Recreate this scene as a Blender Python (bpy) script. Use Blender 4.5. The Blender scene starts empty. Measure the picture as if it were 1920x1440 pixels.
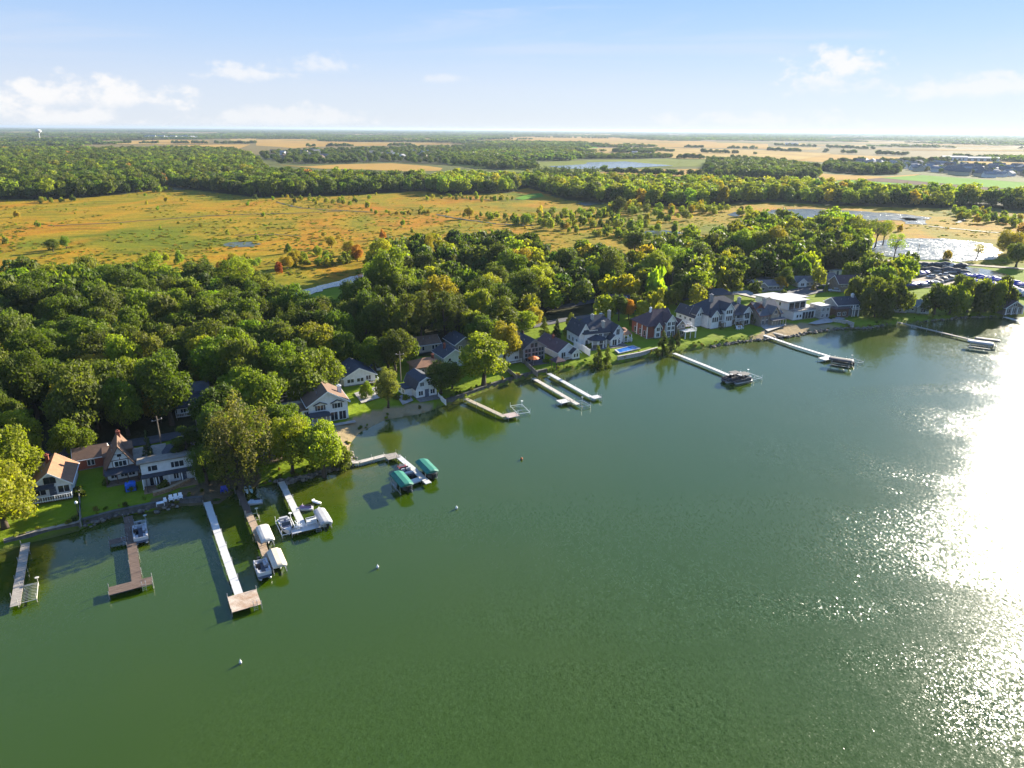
import bpy, bmesh, math, random
import numpy as np
from mathutils import Matrix, Vector
R = math.radians
rng = np.random.default_rng(11)
random.seed(5)
SC = bpy.context.scene
COL = SC.collection
# ------------------------------------------------------------------ camera, sky, sun, exposure
FOC, CAM_H = 1331.0, 63.0
PITCH, ROLL = R(19.735), R(0.388)
cam = bpy.data.cameras.new('camera')
cam.sensor_width = 36.0
cam.lens = FOC / 1920 * 36
cam.clip_start, cam.clip_end = 1.0, 200000.0
camo = bpy.data.objects.new('camera', cam)
COL.objects.link(camo)
camo.matrix_world = Matrix.Translation((0, 0, CAM_H)) @ Matrix.Rotation(R(90) - PITCH, 4, 'X') @ Matrix.Rotation(ROLL, 4, 'Z')
SC.camera = camo
SUN_AZ, SUN_EL = R(44), R(19)
w = bpy.data.worlds.new('World')
SC.world = w
w.use_nodes = True
SKY_STRENGTH = 0.08
sun = bpy.data.lights.new('sun', 'SUN')
sun.energy = 5.0
sun.angle = R(0.53)
sun.color = (1.0, 0.90, 0.73)
suno = bpy.data.objects.new('sun', sun)
COL.objects.link(suno)
sd = Vector((math.sin(SUN_AZ) * math.cos(SUN_EL), math.cos(SUN_AZ) * math.cos(SUN_EL), math.sin(SUN_EL)))
suno.rotation_euler = sd.to_track_quat('Z', 'Y').to_euler()
suno.location = sd * 500
SC.view_settings.view_transform = 'Standard'
SC.view_settings.look = 'None'
SC.view_settings.gamma = 1.0
SC.view_settings.exposure = 1.9
SC.view_settings.use_curve_mapping = False
SC.cycles.use_denoising = True
SC.cycles.max_bounces = 5
SC.cycles.diffuse_bounces = 2
SC.cycles.glossy_bounces = 2
SC.cycles.transmission_bounces = 2
SC.cycles.volume_bounces = 0
SC.cycles.transparent_max_bounces = 6
SC.cycles.caustics_reflective = False
SC.cycles.caustics_refractive = False


class NT:
    """tiny helper for building node trees"""
    def __init__(s, tree):
        s.t = tree
        tree.nodes.clear()

    def n(s, typ, **kw):
        nd = s.t.nodes.new(typ)
        for k, v in kw.items():
            setattr(nd, k, v)
        return nd

    def put(s, sock, v):
        if isinstance(v, bpy.types.NodeSocket):
            s.t.links.new(v, sock)
        elif v is not None:
            sock.default_value = v

    def math(s, op, a, b=None, c=None, clamp=False):
        nd = s.n('ShaderNodeMath', operation=op, use_clamp=clamp)
        for i, v in enumerate((a, b, c)):
            s.put(nd.inputs[i], v)
        return nd.outputs[0]

    def vmath(s, op, a, b=None, sc=None):
        nd = s.n('ShaderNodeVectorMath', operation=op)
        s.put(nd.inputs[0], a)
        s.put(nd.inputs[1], b)
        if sc is not None:
            s.put(nd.inputs['Scale'], sc)
        return nd.outputs[0]

    def mix(s, fac, a, b, mode='MIX'):
        nd = s.n('ShaderNodeMix', data_type='RGBA', blend_type=mode)
        s.put(nd.inputs[0], fac)
        s.put(nd.inputs[6], a)
        s.put(nd.inputs[7], b)
        return nd.outputs[2]

    def noise(s, vec, scale, detail=3.0, rough=0.55, dist=0.0, out=0):
        nd = s.n('ShaderNodeTexNoise')
        s.put(nd.inputs['Vector'], vec)
        s.put(nd.inputs['Scale'], scale)
        s.put(nd.inputs['Detail'], detail)
        s.put(nd.inputs['Roughness'], rough)
        s.put(nd.inputs['Distortion'], dist)
        return nd.outputs[out]

    def ramp(s, fac, stops):
        nd = s.n('ShaderNodeValToRGB')
        el = nd.color_ramp.elements
        while len(el) < len(stops):
            el.new(0.5)
        for e, (p, c) in zip(el, stops):
            e.position = p
            e.color = (c, c, c, 1) if not isinstance(c, tuple) else (*c, 1)
        s.put(nd.inputs[0], fac)
        return nd.outputs[0]

    def maprange(s, v, a, b, c=0.0, d=1.0, smooth=False):
        nd = s.n('ShaderNodeMapRange', interpolation_type='SMOOTHSTEP' if smooth else 'LINEAR')
        for i, x in enumerate((v, a, b, c, d)):
            s.put(nd.inputs[i], x)
        return nd.outputs[0]

    def scale(s, vec, xyz):
        nd = s.n('ShaderNodeMapping')
        s.put(nd.inputs[0], vec)
        nd.inputs['Scale'].default_value = xyz
        return nd.outputs[0]


# sky: Nishita air plus cumulus low over the horizon and thin high cloud
nt = NT(w.node_tree)
sky = nt.n('ShaderNodeTexSky', sky_type='NISHITA')
sky.sun_disc = False
sky.sun_elevation = SUN_EL
sky.sun_rotation = SUN_AZ
sky.altitude = 200
sky.air_density = 1.0
sky.dust_density = 0.1
sky.ozone_density = 3.0
geo = nt.n('ShaderNodeTexCoord').outputs['Generated']
d = nt.vmath('NORMALIZE', geo)
sx = nt.n('ShaderNodeSeparateXYZ')
nt.put(sx.inputs[0], d)
dx_, dy_, dz_ = sx.outputs
az = nt.math('ARCTAN2', dx_, dy_)
el = nt.math('ARCSINE', dz_)
cmb = nt.n('ShaderNodeCombineXYZ')
nt.put(cmb.inputs[0], az)
nt.put(cmb.inputs[1], el)
ae = cmb.outputs[0]
puff = nt.noise(nt.scale(ae, (1, 1.5, 1)), 26.0, 6.0, 0.62)
puff2 = nt.noise(nt.scale(ae, (1, 1.3, 1)), 9.0, 3.0, 0.5)
# cumulus: azimuth deg, base elevation deg, half width deg, height deg, density
CLOUDS = [(-36.0, .8, 4.4, 2.4, .9), (-28.5, 1.4, 6.5, 1.7, .85), (-29.5, .2, 4.8, 1.0, .7), (-18.6, 3.3, 4.2, 1.2, .65),
          (-14.0, 3.9, 3.2, 1.5, .5), (-17.0, .3, 7.5, 1.3, .5), (-5.0, 3.3, 2.0, .6, .35), (22.8, 3.1, 4.0, 2.3, .85),
          (30.6, 2.3, 4.6, 1.3, .6), (18.0, .4, 8, 1.2, .4), (52, 2.0, 6, 2.4, .8), (-54, 2.2, 6, 2.6, .8)]
tot = None
for a0, e0, hw, hh, den in CLOUDS:
    u = nt.math('DIVIDE', nt.math('SUBTRACT', az, R(a0)), R(hw))
    v = nt.math('DIVIDE', nt.math('SUBTRACT', el, R(e0)), R(hh))
    q = nt.math('ADD', nt.math('MULTIPLY', u, u), nt.math('MULTIPLY', v, v))
    body = nt.math('SUBTRACT', 1.0, q)
    body = nt.math('ADD', body, nt.math('MULTIPLY', nt.math('SUBTRACT', puff, 0.52), 4.2))
    body = nt.math('ADD', body, nt.math('MULTIPLY', nt.math('SUBTRACT', puff2, 0.5), 2.4))
    m = nt.maprange(body, -0.05, 0.85, 0, den, True)
    low = nt.maprange(nt.math('ADD', v, nt.math('MULTIPLY', nt.math('SUBTRACT', puff, 0.5), 1.3)), -0.25, 0.28, 0, 1, True)
    m = nt.math('MULTIPLY', m, low)
    tot = m if tot is None else nt.math('MAXIMUM', tot, m)
wv = nt.scale(d, (1.0, 1.6, 9.0))
wisp = nt.noise(wv, 2.6, 5.0, 0.6, 0.7)
wisp = nt.maprange(wisp, 0.50, 0.78, 0, 0.5, True)
wisp = nt.math('MULTIPLY', wisp, nt.maprange(el, R(1.5), R(9), 0.25, 1, True))
SKY_GAIN = nt.mix(1.0, sky.outputs[0], (0.78, 1.05, 1.38, 1), 'MULTIPLY')
# the low sky pales evenly towards the horizon, the same all round
lowsky = nt.ramp(nt.maprange(el, R(-2), R(18)), [(.09, (2.53, 2.63, 2.92)), (.24, (2.28, 2.48, 2.92)), (.40, (1.70, 2.20, 3.0)), (.62, (1.05, 1.8, 3.05))])
low_air = nt.maprange(el, R(9), R(58), 0.94, 0.0, True)
skyc = nt.mix(low_air, SKY_GAIN, lowsky)
skyc = nt.mix(wisp, skyc, (2.7, 2.85, 3.2, 1))
skyc = nt.mix(tot, skyc, (3.4, 3.36, 3.34, 1))
bg = nt.n('ShaderNodeBackground')
nt.put(bg.inputs[0], skyc)
bg.inputs[1].default_value = SKY_STRENGTH
wo = nt.n('ShaderNodeOutputWorld')
nt.put(wo.inputs[0], bg.outputs[0])

# ------------------------------------------------------------------ places: photograph pixel -> point on the level z
_cr, _sr, _cp, _sp = math.cos(ROLL), math.sin(ROLL), math.cos(PITCH), math.sin(PITCH)


def at(px, py, z=1.2):
    x0, y0 = px - 960.0, py - 720.0
    x, y = _cr * x0 + _sr * y0, -_sr * x0 + _cr * y0
    t = (CAM_H - z) / (FOC * _sp + y * _cp)
    return (x * t, (FOC * _cp - y * _sp) * t)


def project(X, Y, Z):
    z = Z - CAM_H
    f = Y * _cp - z * _sp
    up = Y * _sp + z * _cp
    x, y = FOC * X / f, -FOC * up / f
    return _cr * x - _sr * y + 960, _sr * x + _cr * y + 720, f


def pts(pix, z=1.2):
    return np.array([at(a, b, z) for a, b in pix])


def inside(P, poly):
    """even-odd test of points (n,2) in polygon (m,2)"""
    x, y = P[:, 0], P[:, 1]
    res = np.zeros(len(P), bool)
    m = len(poly)
    for i in range(m):
        x1, y1 = poly[i]
        x2, y2 = poly[(i + 1) % m]
        if y1 == y2:
            continue
        c = ((y1 > y) != (y2 > y)) & (x < (x2 - x1) * (y - y1) / (y2 - y1) + x1)
        res ^= c
    return res


def segdist(P, line, vals=None):
    """distance of points to a polyline, and value interpolated along it"""
    best = np.full(len(P), 1e18)
    val = np.zeros(len(P))
    for i in range(len(line) - 1):
        a, b = line[i], line[i + 1]
        ab = b - a
        t = np.clip(((P - a) @ ab) / max(ab @ ab, 1e-9), 0, 1)
        q = a + t[:, None] * ab
        dd = ((P - q) ** 2).sum(1)
        k = dd < best
        best[k] = dd[k]
        if vals is not None:
            val[k] = vals[i] + (vals[i + 1] - vals[i]) * t[k]
    return np.sqrt(best), val


def vnoise(P, scale, seed=0):
    """smooth value noise on (n,2)"""
    r = np.random.default_rng(seed)
    T = r.random((256, 256))
    q = P / scale
    i = np.floor(q).astype(int)
    f = q - i
    f = f * f * (3 - 2 * f)
    g = lambda a, b: T[(i[:, 0] + a) & 255, (i[:, 1] + b) & 255]
    return (g(0, 0) * (1 - f[:, 0]) + g(1, 0) * f[:, 0]) * (1 - f[:, 1]) + (g(0, 1) * (1 - f[:, 0]) + g(1, 1) * f[:, 0]) * f[:, 1]


# ------------------------------------------------------------------ objects
def tag(o, label=None, cat=None, group=None, kind=None):
    for k, v in (('label', label), ('category', cat), ('group', group), ('kind', kind)):
        if v:
            o[k] = v
    return o


def link(name, data, parent=None):
    o = bpy.data.objects.new(name, data)
    COL.objects.link(o)
    o.parent = parent
    return o


def empty(name, x, y, z=0, rz=0, label=None, cat=None, group=None):
    o = link(name, None)
    o.empty_display_size = 0.5
    o.location = (x, y, z)
    o.rotation_euler = (0, 0, rz)
    return tag(o, label, cat, group)


def mesh_np(name, V, F, mat=None, smooth=False):
    """mesh from vertex array and an (n,3) or (n,4) face array"""
    me = bpy.data.meshes.new(name)
    V = np.asarray(V, np.float32)
    F = np.asarray(F, np.int32)
    me.vertices.add(len(V))
    me.vertices.foreach_set('co', V.ravel())
    k = F.shape[1]
    me.loops.add(F.size)
    me.loops.foreach_set('vertex_index', F.ravel())
    me.polygons.add(len(F))
    me.polygons.foreach_set('loop_start', np.arange(0, F.size, k, dtype=np.int32))
    me.polygons.foreach_set('loop_total', np.full(len(F), k, np.int32))
    if smooth:
        me.polygons.foreach_set('use_smooth', np.ones(len(F), bool))
    me.update(calc_edges=True)
    me.validate()
    if mat:
        me.materials.append(mat)
    return me


class MB:
    """collects boxes, prisms, tubes and lathes into one mesh"""
    def __init__(s):
        s.v, s.f, s.M = [], [], None

    def add(s, V, F):
        b = len(s.v)
        if s.M is not None:
            V = [tuple(s.M @ Vector(p)) for p in V]
        s.v += [tuple(p) for p in V]
        s.f += [tuple(i + b for i in f) for f in F]
        return s

    def box(s, x0, y0, z0, x1, y1, z1):
        V = [(x0, y0, z0), (x1, y0, z0), (x1, y1, z0), (x0, y1, z0), (x0, y0, z1), (x1, y0, z1), (x1, y1, z1), (x0, y1, z1)]
        return s.add(V, [(3, 2, 1, 0), (4, 5, 6, 7), (0, 1, 5, 4), (1, 2, 6, 5), (2, 3, 7, 6), (3, 0, 4, 7)])

    def cbox(s, cx, cy, cz, w, d, h):
        return s.box(cx - w / 2, cy - d / 2, cz - h / 2, cx + w / 2, cy + d / 2, cz + h / 2)

    def prism(s, prof, a, b, axis='y'):
        """closed profile [(u,z)] extruded along y (u=x) or along x (u=y)"""
        n = len(prof)
        if axis == 'y':
            V = [(u, a, z) for u, z in prof] + [(u, b, z) for u, z in prof]
        else:
            V = [(a, u, z) for u, z in prof] + [(b, u, z) for u, z in prof]
        F = [(i, (i + 1) % n, n + (i + 1) % n, n + i) for i in range(n)]
        return s.add(V, F + [tuple(range(n - 1, -1, -1)), tuple(range(n, 2 * n))])

    def tube(s, path, r, n=6):
        """tube through points; r a number or one per point"""
        path = [Vector(p) for p in path]
        rr = r if isinstance(r, (list, tuple)) else [r] * len(path)
        V, F = [], []
        for i, p in enumerate(path):
            t = (path[min(i + 1, len(path) - 1)] - path[max(i - 1, 0)]).normalized()
            u = t.cross(Vector((0, 0, 1)) if abs(t.z) < .9 else Vector((1, 0, 0))).normalized()
            w_ = t.cross(u)
            for k in range(n):
                a = 2 * math.pi * k / n
                V.append(p + (u * math.cos(a) + w_ * math.sin(a)) * rr[i])
        for i in range(len(path) - 1):
            for k in range(n):
                k2 = (k + 1) % n
                F.append((i * n + k, i * n + k2, (i + 1) * n + k2, (i + 1) * n + k))
        F += [tuple(range(n - 1, -1, -1)), tuple(range((len(path) - 1) * n, len(path) * n))]
        return s.add(V, F)

    def lathe(s, prof, n=10, cx=0, cy=0):
        V, F = [], []
        for r, z in prof:
            V += [(cx + r * math.cos(2 * math.pi * k / n), cy + r * math.sin(2 * math.pi * k / n), z) for k in range(n)]
        for i in range(len(prof) - 1):
            for k in range(n):
                k2 = (k + 1) % n
                F.append((i * n + k, i * n + k2, (i + 1) * n + k2, (i + 1) * n + k))
        return s.add(V, F + [tuple(range(n - 1, -1, -1)), tuple(range((len(prof) - 1) * n, len(prof) * n))])

    def loft(s, rings, cap=True):
        """rings: lists of points of equal length, closed round"""
        n = len(rings[0])
        V = [p for r in rings for p in r]
        F = []
        for i in range(len(rings) - 1):
            for k in range(n):
                k2 = (k + 1) % n
                F.append((i * n + k, i * n + k2, (i + 1) * n + k2, (i + 1) * n + k))
        if cap:
            F += [tuple(range(n - 1, -1, -1)), tuple(range((len(rings) - 1) * n, len(rings) * n))]
        return s.add(V, F)

    def mesh(s, name, mat, smooth=False):
        me = bpy.data.meshes.new(name)
        me.from_pydata(s.v, [], s.f)
        me.update()
        bm = bmesh.new()
        bm.from_mesh(me)
        bmesh.ops.recalc_face_normals(bm, faces=bm.faces)
        bm.to_mesh(me)
        bm.free()
        if smooth:
            me.polygons.foreach_set('use_smooth', [True] * len(me.polygons))
        if mat:
            me.materials.append(mat)
        return me

    def obj(s, name, mat, parent=None, smooth=False):
        return link(name, s.mesh(name, mat, smooth), parent)


def copy_tree(o, parent=None):
    c = o.copy()
    COL.objects.link(c)
    c.parent = parent
    for ch in list(o.children):
        copy_tree(ch, c)
    return c


# ------------------------------------------------------------------ materials
MATS = {}


def mat(name, col, rough=0.7, var=0.12, scale=2.0, metal=0.0, spec=0.35, stretch=(1, 1, 1), bump=0.0, kind=None, col2=None):
    """painted/wooden/stony surface: base colour with procedural mottling and a little relief"""
    if name in MATS:
        return MATS[name]
    m = bpy.data.materials.new(name)
    m.use_nodes = True
    t = NT(m.node_tree)
    b = t.n('ShaderNodeBsdfPrincipled')
    co = t.n('ShaderNodeTexCoord').outputs['Object']
    co = t.scale(co, stretch)
    n1 = t.noise(co, scale, 4.0, 0.6)
    c2 = col2 or tuple(max(0, c * (1 - 2.4 * var)) for c in col)
    c = t.mix(t.maprange(n1, 0.32, 0.68), (*c2, 1), (*[min(1, x * (1 + var)) for x in col], 1))
    if kind == 'siding':                     # lap siding: shadow line of each board
        z = t.n('ShaderNodeSeparateXYZ')
        t.put(z.inputs[0], t.n('ShaderNodeTexCoord').outputs['Object'])
        fr = t.math('FRACT', t.math('MULTIPLY', z.outputs[2], 5.0))
        bp = t.n('ShaderNodeBump')
        bp.inputs['Strength'].default_value = 0.5
        bp.inputs['Distance'].default_value = 0.03
        t.put(bp.inputs['Height'], fr)
        t.put(b.inputs['Normal'], bp.outputs[0])
    if kind == 'shingle':
        br = t.n('ShaderNodeTexBrick')
        t.put(br.inputs['Vector'], t.n('ShaderNodeTexCoord').outputs['Generated'])
        v = t.noise(t.n('ShaderNodeTexCoord').outputs['Object'], 5.5, 2.0, 0.7)
        c = t.mix(t.maprange(t.noise(t.n('ShaderNodeTexCoord').outputs['Object'], .5, 3.0, .6), .4, .7, 0, .6), c, (*[x * .55 + .015 for x in col], 1))
        c = t.mix(t.maprange(v, 0.35, 0.65, 0, 0.6), c, (*[x * 0.62 for x in col], 1))
    if bump > 0:
        bp = t.n('ShaderNodeBump')
        bp.inputs['Strength'].default_value = bump
        bp.inputs['Distance'].default_value = 0.05
        t.put(bp.inputs['Height'], t.noise(co, scale * 4, 3.0, 0.6))
        t.put(b.inputs['Normal'], bp.outputs[0])
    t.put(b.inputs['Base Color'], c)
    b.inputs['Roughness'].default_value = rough
    b.inputs['Metallic'].default_value = metal
    b.inputs['Specular IOR Level'].default_value = spec
    o = t.n('ShaderNodeOutputMaterial')
    t.put(o.inputs[0], b.outputs[0])
    MATS[name] = m
    return m


def leaf_mat(name, inst):
    """foliage: colour of the tree from the object (or from the instance), leaf-to-leaf variation, light through the leaves"""
    m = bpy.data.materials.new(name)
    m.use_nodes = True
    t = NT(m.node_tree)
    if inst:
        a = t.n('ShaderNodeAttribute', attribute_type='INSTANCER', attribute_name='tint')
        base = a.outputs['Color']
    else:
        base = t.n('ShaderNodeObjectInfo').outputs['Color']
    base = t.mix(1.0, base, (1.28, 1.25, 1.2, 1), 'MULTIPLY')
    lv = t.n('ShaderNodeAttribute', attribute_name='leafvar').outputs['Fac']
    c = t.mix(t.maprange(lv, 0, 1, 0, 0.85), base, (1.35, 1.35, 0.7, 1), 'MULTIPLY')
    c = t.mix(t.maprange(lv, 0.0, 0.5, 0.75, 0), c, (0.55, 0.66, 0.55, 1), 'MULTIPLY')
    di = t.n('ShaderNodeBsdfPrincipled')
    t.put(di.inputs['Base Color'], c)
    di.inputs['Roughness'].default_value = 0.62
    di.inputs['Specular IOR Level'].default_value = 0.25
    tr = t.n('ShaderNodeBsdfTranslucent')
    t.put(tr.inputs[0], t.mix(1.0, c, (1.25, 1.35, 0.45, 1), 'MULTIPLY'))
    mx = t.n('ShaderNodeMixShader')
    mx.inputs[0].default_value = 0.52
    t.put(mx.inputs[1], di.outputs[0])
    t.put(mx.inputs[2], tr.outputs[0])
    o = t.n('ShaderNodeOutputMaterial')
    t.put(o.inputs[0], mx.outputs[0])
    return m


LEAF, LEAF_I = leaf_mat('leaves', False), leaf_mat('leaves_far', True)
BARK = mat('bark', (0.085, 0.062, 0.045), 0.9, 0.2, 3.0, stretch=(1, 1, .3), bump=.5)


def water_mat(name, base, rough, slopes, far=False):
    """water: green or blue body colour, mirror surface, wave slopes from layered noise"""
    m = bpy.data.materials.new(name)
    m.use_nodes = True
    t = NT(m.node_tree)
    P = t.n('ShaderNodeNewGeometry').outputs['Position']
    wave = []
    for sc, st, amp, rotz in slopes:
        mp = t.n('ShaderNodeMapping')
        t.put(mp.inputs[0], P)
        mp.inputs['Rotation'].default_value = (0, 0, rotz)
        mp.inputs['Scale'].default_value = (1, st, 1)
        v = t.noise(mp.outputs[0], sc, 2.0, 0.5, 0.3, out=1)
        v = t.vmath('SUBTRACT', v, (0.5, 0.5, 0.5))
        wave.append(t.vmath('SCALE', v, sc=amp))
    tot_ = wave[0]
    for v in wave[1:]:
        tot_ = t.vmath('ADD', tot_, v)
    # wind: calmer lee under the shore trees and along slicks, rougher out on the open lake
    sp = t.n('ShaderNodeSeparateXYZ')
    t.put(sp.inputs[0], P)
    off = t.math('ADD', sp.outputs[0], t.math('MULTIPLY', sp.outputs[1], -0.866))
    lee = t.maprange(off, -112, 15, 0.12, 0.82, True)
    slick = t.noise(t.scale(P, (1, 1.9, 1)), 0.017, 3.0, 0.55, 0.8)
    gust = t.math('MULTIPLY', lee, t.maprange(slick, 0.38, 0.60, 0.35, 1.15, True)) if not far else t.math('ADD', 1.25, 0.0)
    cat_ = t.noise(P, 3.6, 1.0, 0.5)
    gust = t.math('MULTIPLY', gust, t.math('ADD', 0.3, t.math('MULTIPLY', t.math('POWER', cat_, 2.5), 3.6)))
    tot_ = t.vmath('SCALE', tot_, sc=gust)
    nz = t.vmath('MULTIPLY', tot_, (1, 1, 0))
    N = t.vmath('NORMALIZE', t.vmath('ADD', nz, (0, 0, 1)))
    b = t.n('ShaderNodeBsdfPrincipled')
    cv = t.noise(P, 0.02, 3.0, 0.5)
    shal = t.n('ShaderNodeAttribute', attribute_name='shallow').outputs['Fac']
    bc = t.mix(t.maprange(cv, 0.35, 0.65), (*base, 1), (*[base[0] * 1.18, base[1] * 1.05, base[2] * 0.92], 1))
    bed_ = t.mix(t.maprange(t.noise(P, 0.35, 4.0, 0.6), .35, .65), (.075, .075, .012, 1), (.045, .062, .010, 1))
    bc = t.mix(t.math('MULTIPLY', shal, t.maprange(t.noise(P, 0.12, 3.0, 0.6), .3, .6, .35, 1)), bc, bed_)
    t.put(b.inputs['Base Color'], bc)
    b.inputs['Roughness'].default_value = rough
    b.inputs['IOR'].default_value = 1.34
    b.inputs['Coat Weight'].default_value = 0.36
    b.inputs['Coat IOR'].default_value = 1.3
    b.inputs['Coat Roughness'].default_value = 0.25
    t.put(b.inputs['Coat Normal'], N)
    t.put(b.inputs['Normal'], N)
    o = t.n('ShaderNodeOutputMaterial')
    t.put(o.inputs[0], b.outputs[0])
    return m
# ------------------------------------------------------------------ terrain
# water's edge (photo pixels) and how many metres the bank takes to rise to its full height
SHORE = [(-900, 1330, 2), (-300, 1120, 2), (-60, 1046, 1.5), (12, 1029, .6), (60, 1014, .6), (150, 994, .6), (155, 988, .6), (215, 972, 1), (291, 956, 1.2),
         (329, 950, 1.2), (381, 946, 3), (413, 944, 5), (428, 932, 5), (445, 918, 4), (470, 916, 2.5), (500, 910, 2), (523, 905, 2), (546, 903, 2), (579, 895, 1.5),
         (606, 885, 1.5), (640, 879, 1.2), (656, 870, 1.2), (655, 850, 2), (657, 832, 4), (672, 813, 5), (697, 800, 4.5), (722, 788, 4), (746, 783, 4.5), (785, 777, 4),
         (805, 771, 3), (836, 758, .6), (869, 748, .5), (914, 731, .5), (955, 718, .5), (995, 707, .5), (1025, 701, 1), (1062, 696, 1.5), (1101, 689, 1),
         (1132, 686, 1), (1166, 680, 1), (1205, 671, 1), (1235, 667, 1), (1262, 663, 1), (1292, 657, 1), (1331, 651, 1.5), (1365, 646, 1.5), (1400, 641, 1.5),
         (1433, 637, 3), (1480, 632, 9), (1513, 626, 9), (1547, 621, 6), (1580, 616, 2), (1622, 617, 2), (1638, 615, 2), (1667, 609, 1.5), (1717, 605, 1), (1767, 600, 1),
         (1808, 596, 2), (1867, 595, 2), (1917, 595, 2), (2100, 590, 2), (2700, 600, 2)]
shore = pts([(a, b) for a, b, c in SHORE], 0.0)
shore_w = np.array([c for a, b, c in SHORE], float)
# rounded a little so the bank does not run in straight chords
lake_poly = np.vstack([shore, [(6000, shore[-1][1] - 200), (6000, -9000), (-9000, -9000), (-9000, shore[0][1] - 300)]])


def ground_z(P):
    dd, wd = segdist(P, shore, shore_w)
    dd = np.where(inside(P, lake_poly), -dd, dd)
    wob = (vnoise(P, 3.1, 3) - .5) * .5 * np.clip(wd - .7, 0, 1)
    z = np.where(dd > 0, 1.2 * np.clip((dd + wob) / wd, -.2, 1), np.clip(dd * .35, -2.5, 0) - .02)
    near = np.clip(1 - np.hypot(P[:, 0], P[:, 1]) / 900, 0, 1)
    return z + np.where(dd > wd, (vnoise(P, 22, 5) - .5) * .25 * near, 0), dd


MARSH = pts([(-500, 540), (-60, 520), (100, 525), (250, 520), (370, 535), (520, 548), (560, 545), (690, 530), (760, 500), (850, 480), (1000, 500), (1060, 495), (1190, 500), (1240, 470),
             (1360, 440), (1450, 425), (1600, 440), (1640, 470), (1880, 500), (2300, 470), (2300, 395), (1900, 400), (1850, 395), (1770, 392), (1560, 386), (1440, 380), (1300, 388), (1180, 385), (1060, 376),
             (990, 352), (955, 362), (830, 366), (792, 358), (655, 366), (480, 371), (340, 355), (310, 349), (280, 359), (200, 368), (100, 374), (0, 375), (-500, 385)])
FORESTS = {   # areas under trees, photo pixels on the ground
    'near': [(-330, 760), (-300, 590), (0, 545), (100, 546), (250, 543), (370, 556), (480, 580), (540, 604), (640, 604), (690, 596), (760, 580), (800, 600), (860, 622), (935, 606), (955, 622),
             (905, 648), (860, 658), (770, 668), (690, 672), (640, 690), (600, 716), (560, 722), (505, 762), (450, 785), (380, 815), (270, 826), (140, 838), (120, 866), (60, 870), (-60, 900), (-280, 960)],
    'back': [(690, 520), (705, 500), (760, 488), (830, 492), (1000, 507), (1050, 505), (1190, 512), (1240, 485), (1360, 455), (1450, 432), (1600, 440), (1625, 470), (1610, 505), (1560, 514), (1470, 512), (1400, 535), (1330, 545),
             (1290, 560), (1200, 572), (1130, 568), (1090, 594), (1000, 606), (960, 610), (900, 606), (850, 576), (790, 558), (720, 560)],
    'left_far': [(-700, 390), (0, 374), (100, 374), (200, 368), (285, 358), (315, 349), (345, 354), (480, 370), (655, 366), (792, 358), (812, 352), (800, 345), (700, 343), (560, 339), (500, 330), (480, 304), (430, 286), (300, 284), (230, 288), (120, 284), (0, 286), (-700, 286)],
    'mid': [(800, 357), (830, 366), (955, 362), (985, 352), (1000, 356), (1060, 374), (1180, 385), (1300, 388), (1440, 378), (1560, 385), (1660, 388), (1770, 390), (1850, 388), (1900, 395), (2200, 400),
            (2200, 384), (1900, 383), (1840, 379), (1760, 377), (1690, 374), (1600, 368), (1540, 360), (1440, 357), (1330, 353), (1200, 350), (1120, 346), (1040, 343), (1000, 341), (980, 345), (900, 343), (840, 343)],
    'copse': [(1320, 325), (1350, 333), (1440, 338), (1532, 338), (1536, 322), (1480, 312), (1440, 306), (1330, 305)],
    'copse_b': [(1540, 321), (1610, 328), (1682, 327), (1690, 321), (1600, 316), (1545, 314)],
    'village': [(500, 300), (520, 303), (560, 308), (640, 306), (730, 304), (820, 309), (900, 312), (960, 300), (1000, 296), (1060, 288), (1090, 283), (1040, 275), (960, 272), (870, 276), (700, 280), (560, 284), (520, 288), (480, 290)],
    'pond_wood': [(930, 318), (1010, 320), (1000, 312), (950, 306), (840, 300), (840, 306)],
    'pond_row': [(1075, 298), (1180, 298), (1260, 296), (1260, 293), (1180, 293), (1075, 296)],
    'farm_row': [(1150, 287), (1225, 288), (1225, 284), (1150, 283)],
    'suburb': [(1620, 306), (1700, 318), (1760, 325), (1840, 330), (2000, 336), (2000, 318), (1880, 312), (1780, 305), (1700, 302)],
}
forest_w = {k: pts(v) for k, v in FORESTS.items()}
nA, nR = 520, 470
azs = np.linspace(R(-68), R(68), nA)
rs = np.concatenate([np.geomspace(38, 1500, 360), np.geomspace(1500, 90000, nR - 360 + 1)[1:]])
A, RR = np.meshgrid(azs, rs, indexing='ij')
GP = np.stack([np.sin(A) * RR, np.cos(A) * RR], -1).reshape(-1, 2)
gz, gsd = ground_z(GP)
gz = np.where(RR.reshape(-1) > 3000, 1.2, gz)
idx = np.arange(nA * nR).reshape(nA, nR)
GF = np.stack([idx[:-1, :-1], idx[1:, :-1], idx[1:, 1:], idx[:-1, 1:]], -1).reshape(-1, 4)
dist = RR.reshape(-1)
jit = (np.stack([vnoise(GP, 9, 21), vnoise(GP, 9, 22)], -1) - .5) * 6
GJ = GP + jit
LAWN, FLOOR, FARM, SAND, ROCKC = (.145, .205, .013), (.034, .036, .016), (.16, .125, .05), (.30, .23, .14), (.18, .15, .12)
gc = np.tile(np.array(LAWN), (len(GP), 1))
gc[dist > 560] = (.10, .11, .035)
gc[dist > 1900] = FARM
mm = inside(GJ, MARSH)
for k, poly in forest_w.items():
    gc[inside(GJ, poly) & ~mm] = FLOOR
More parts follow.
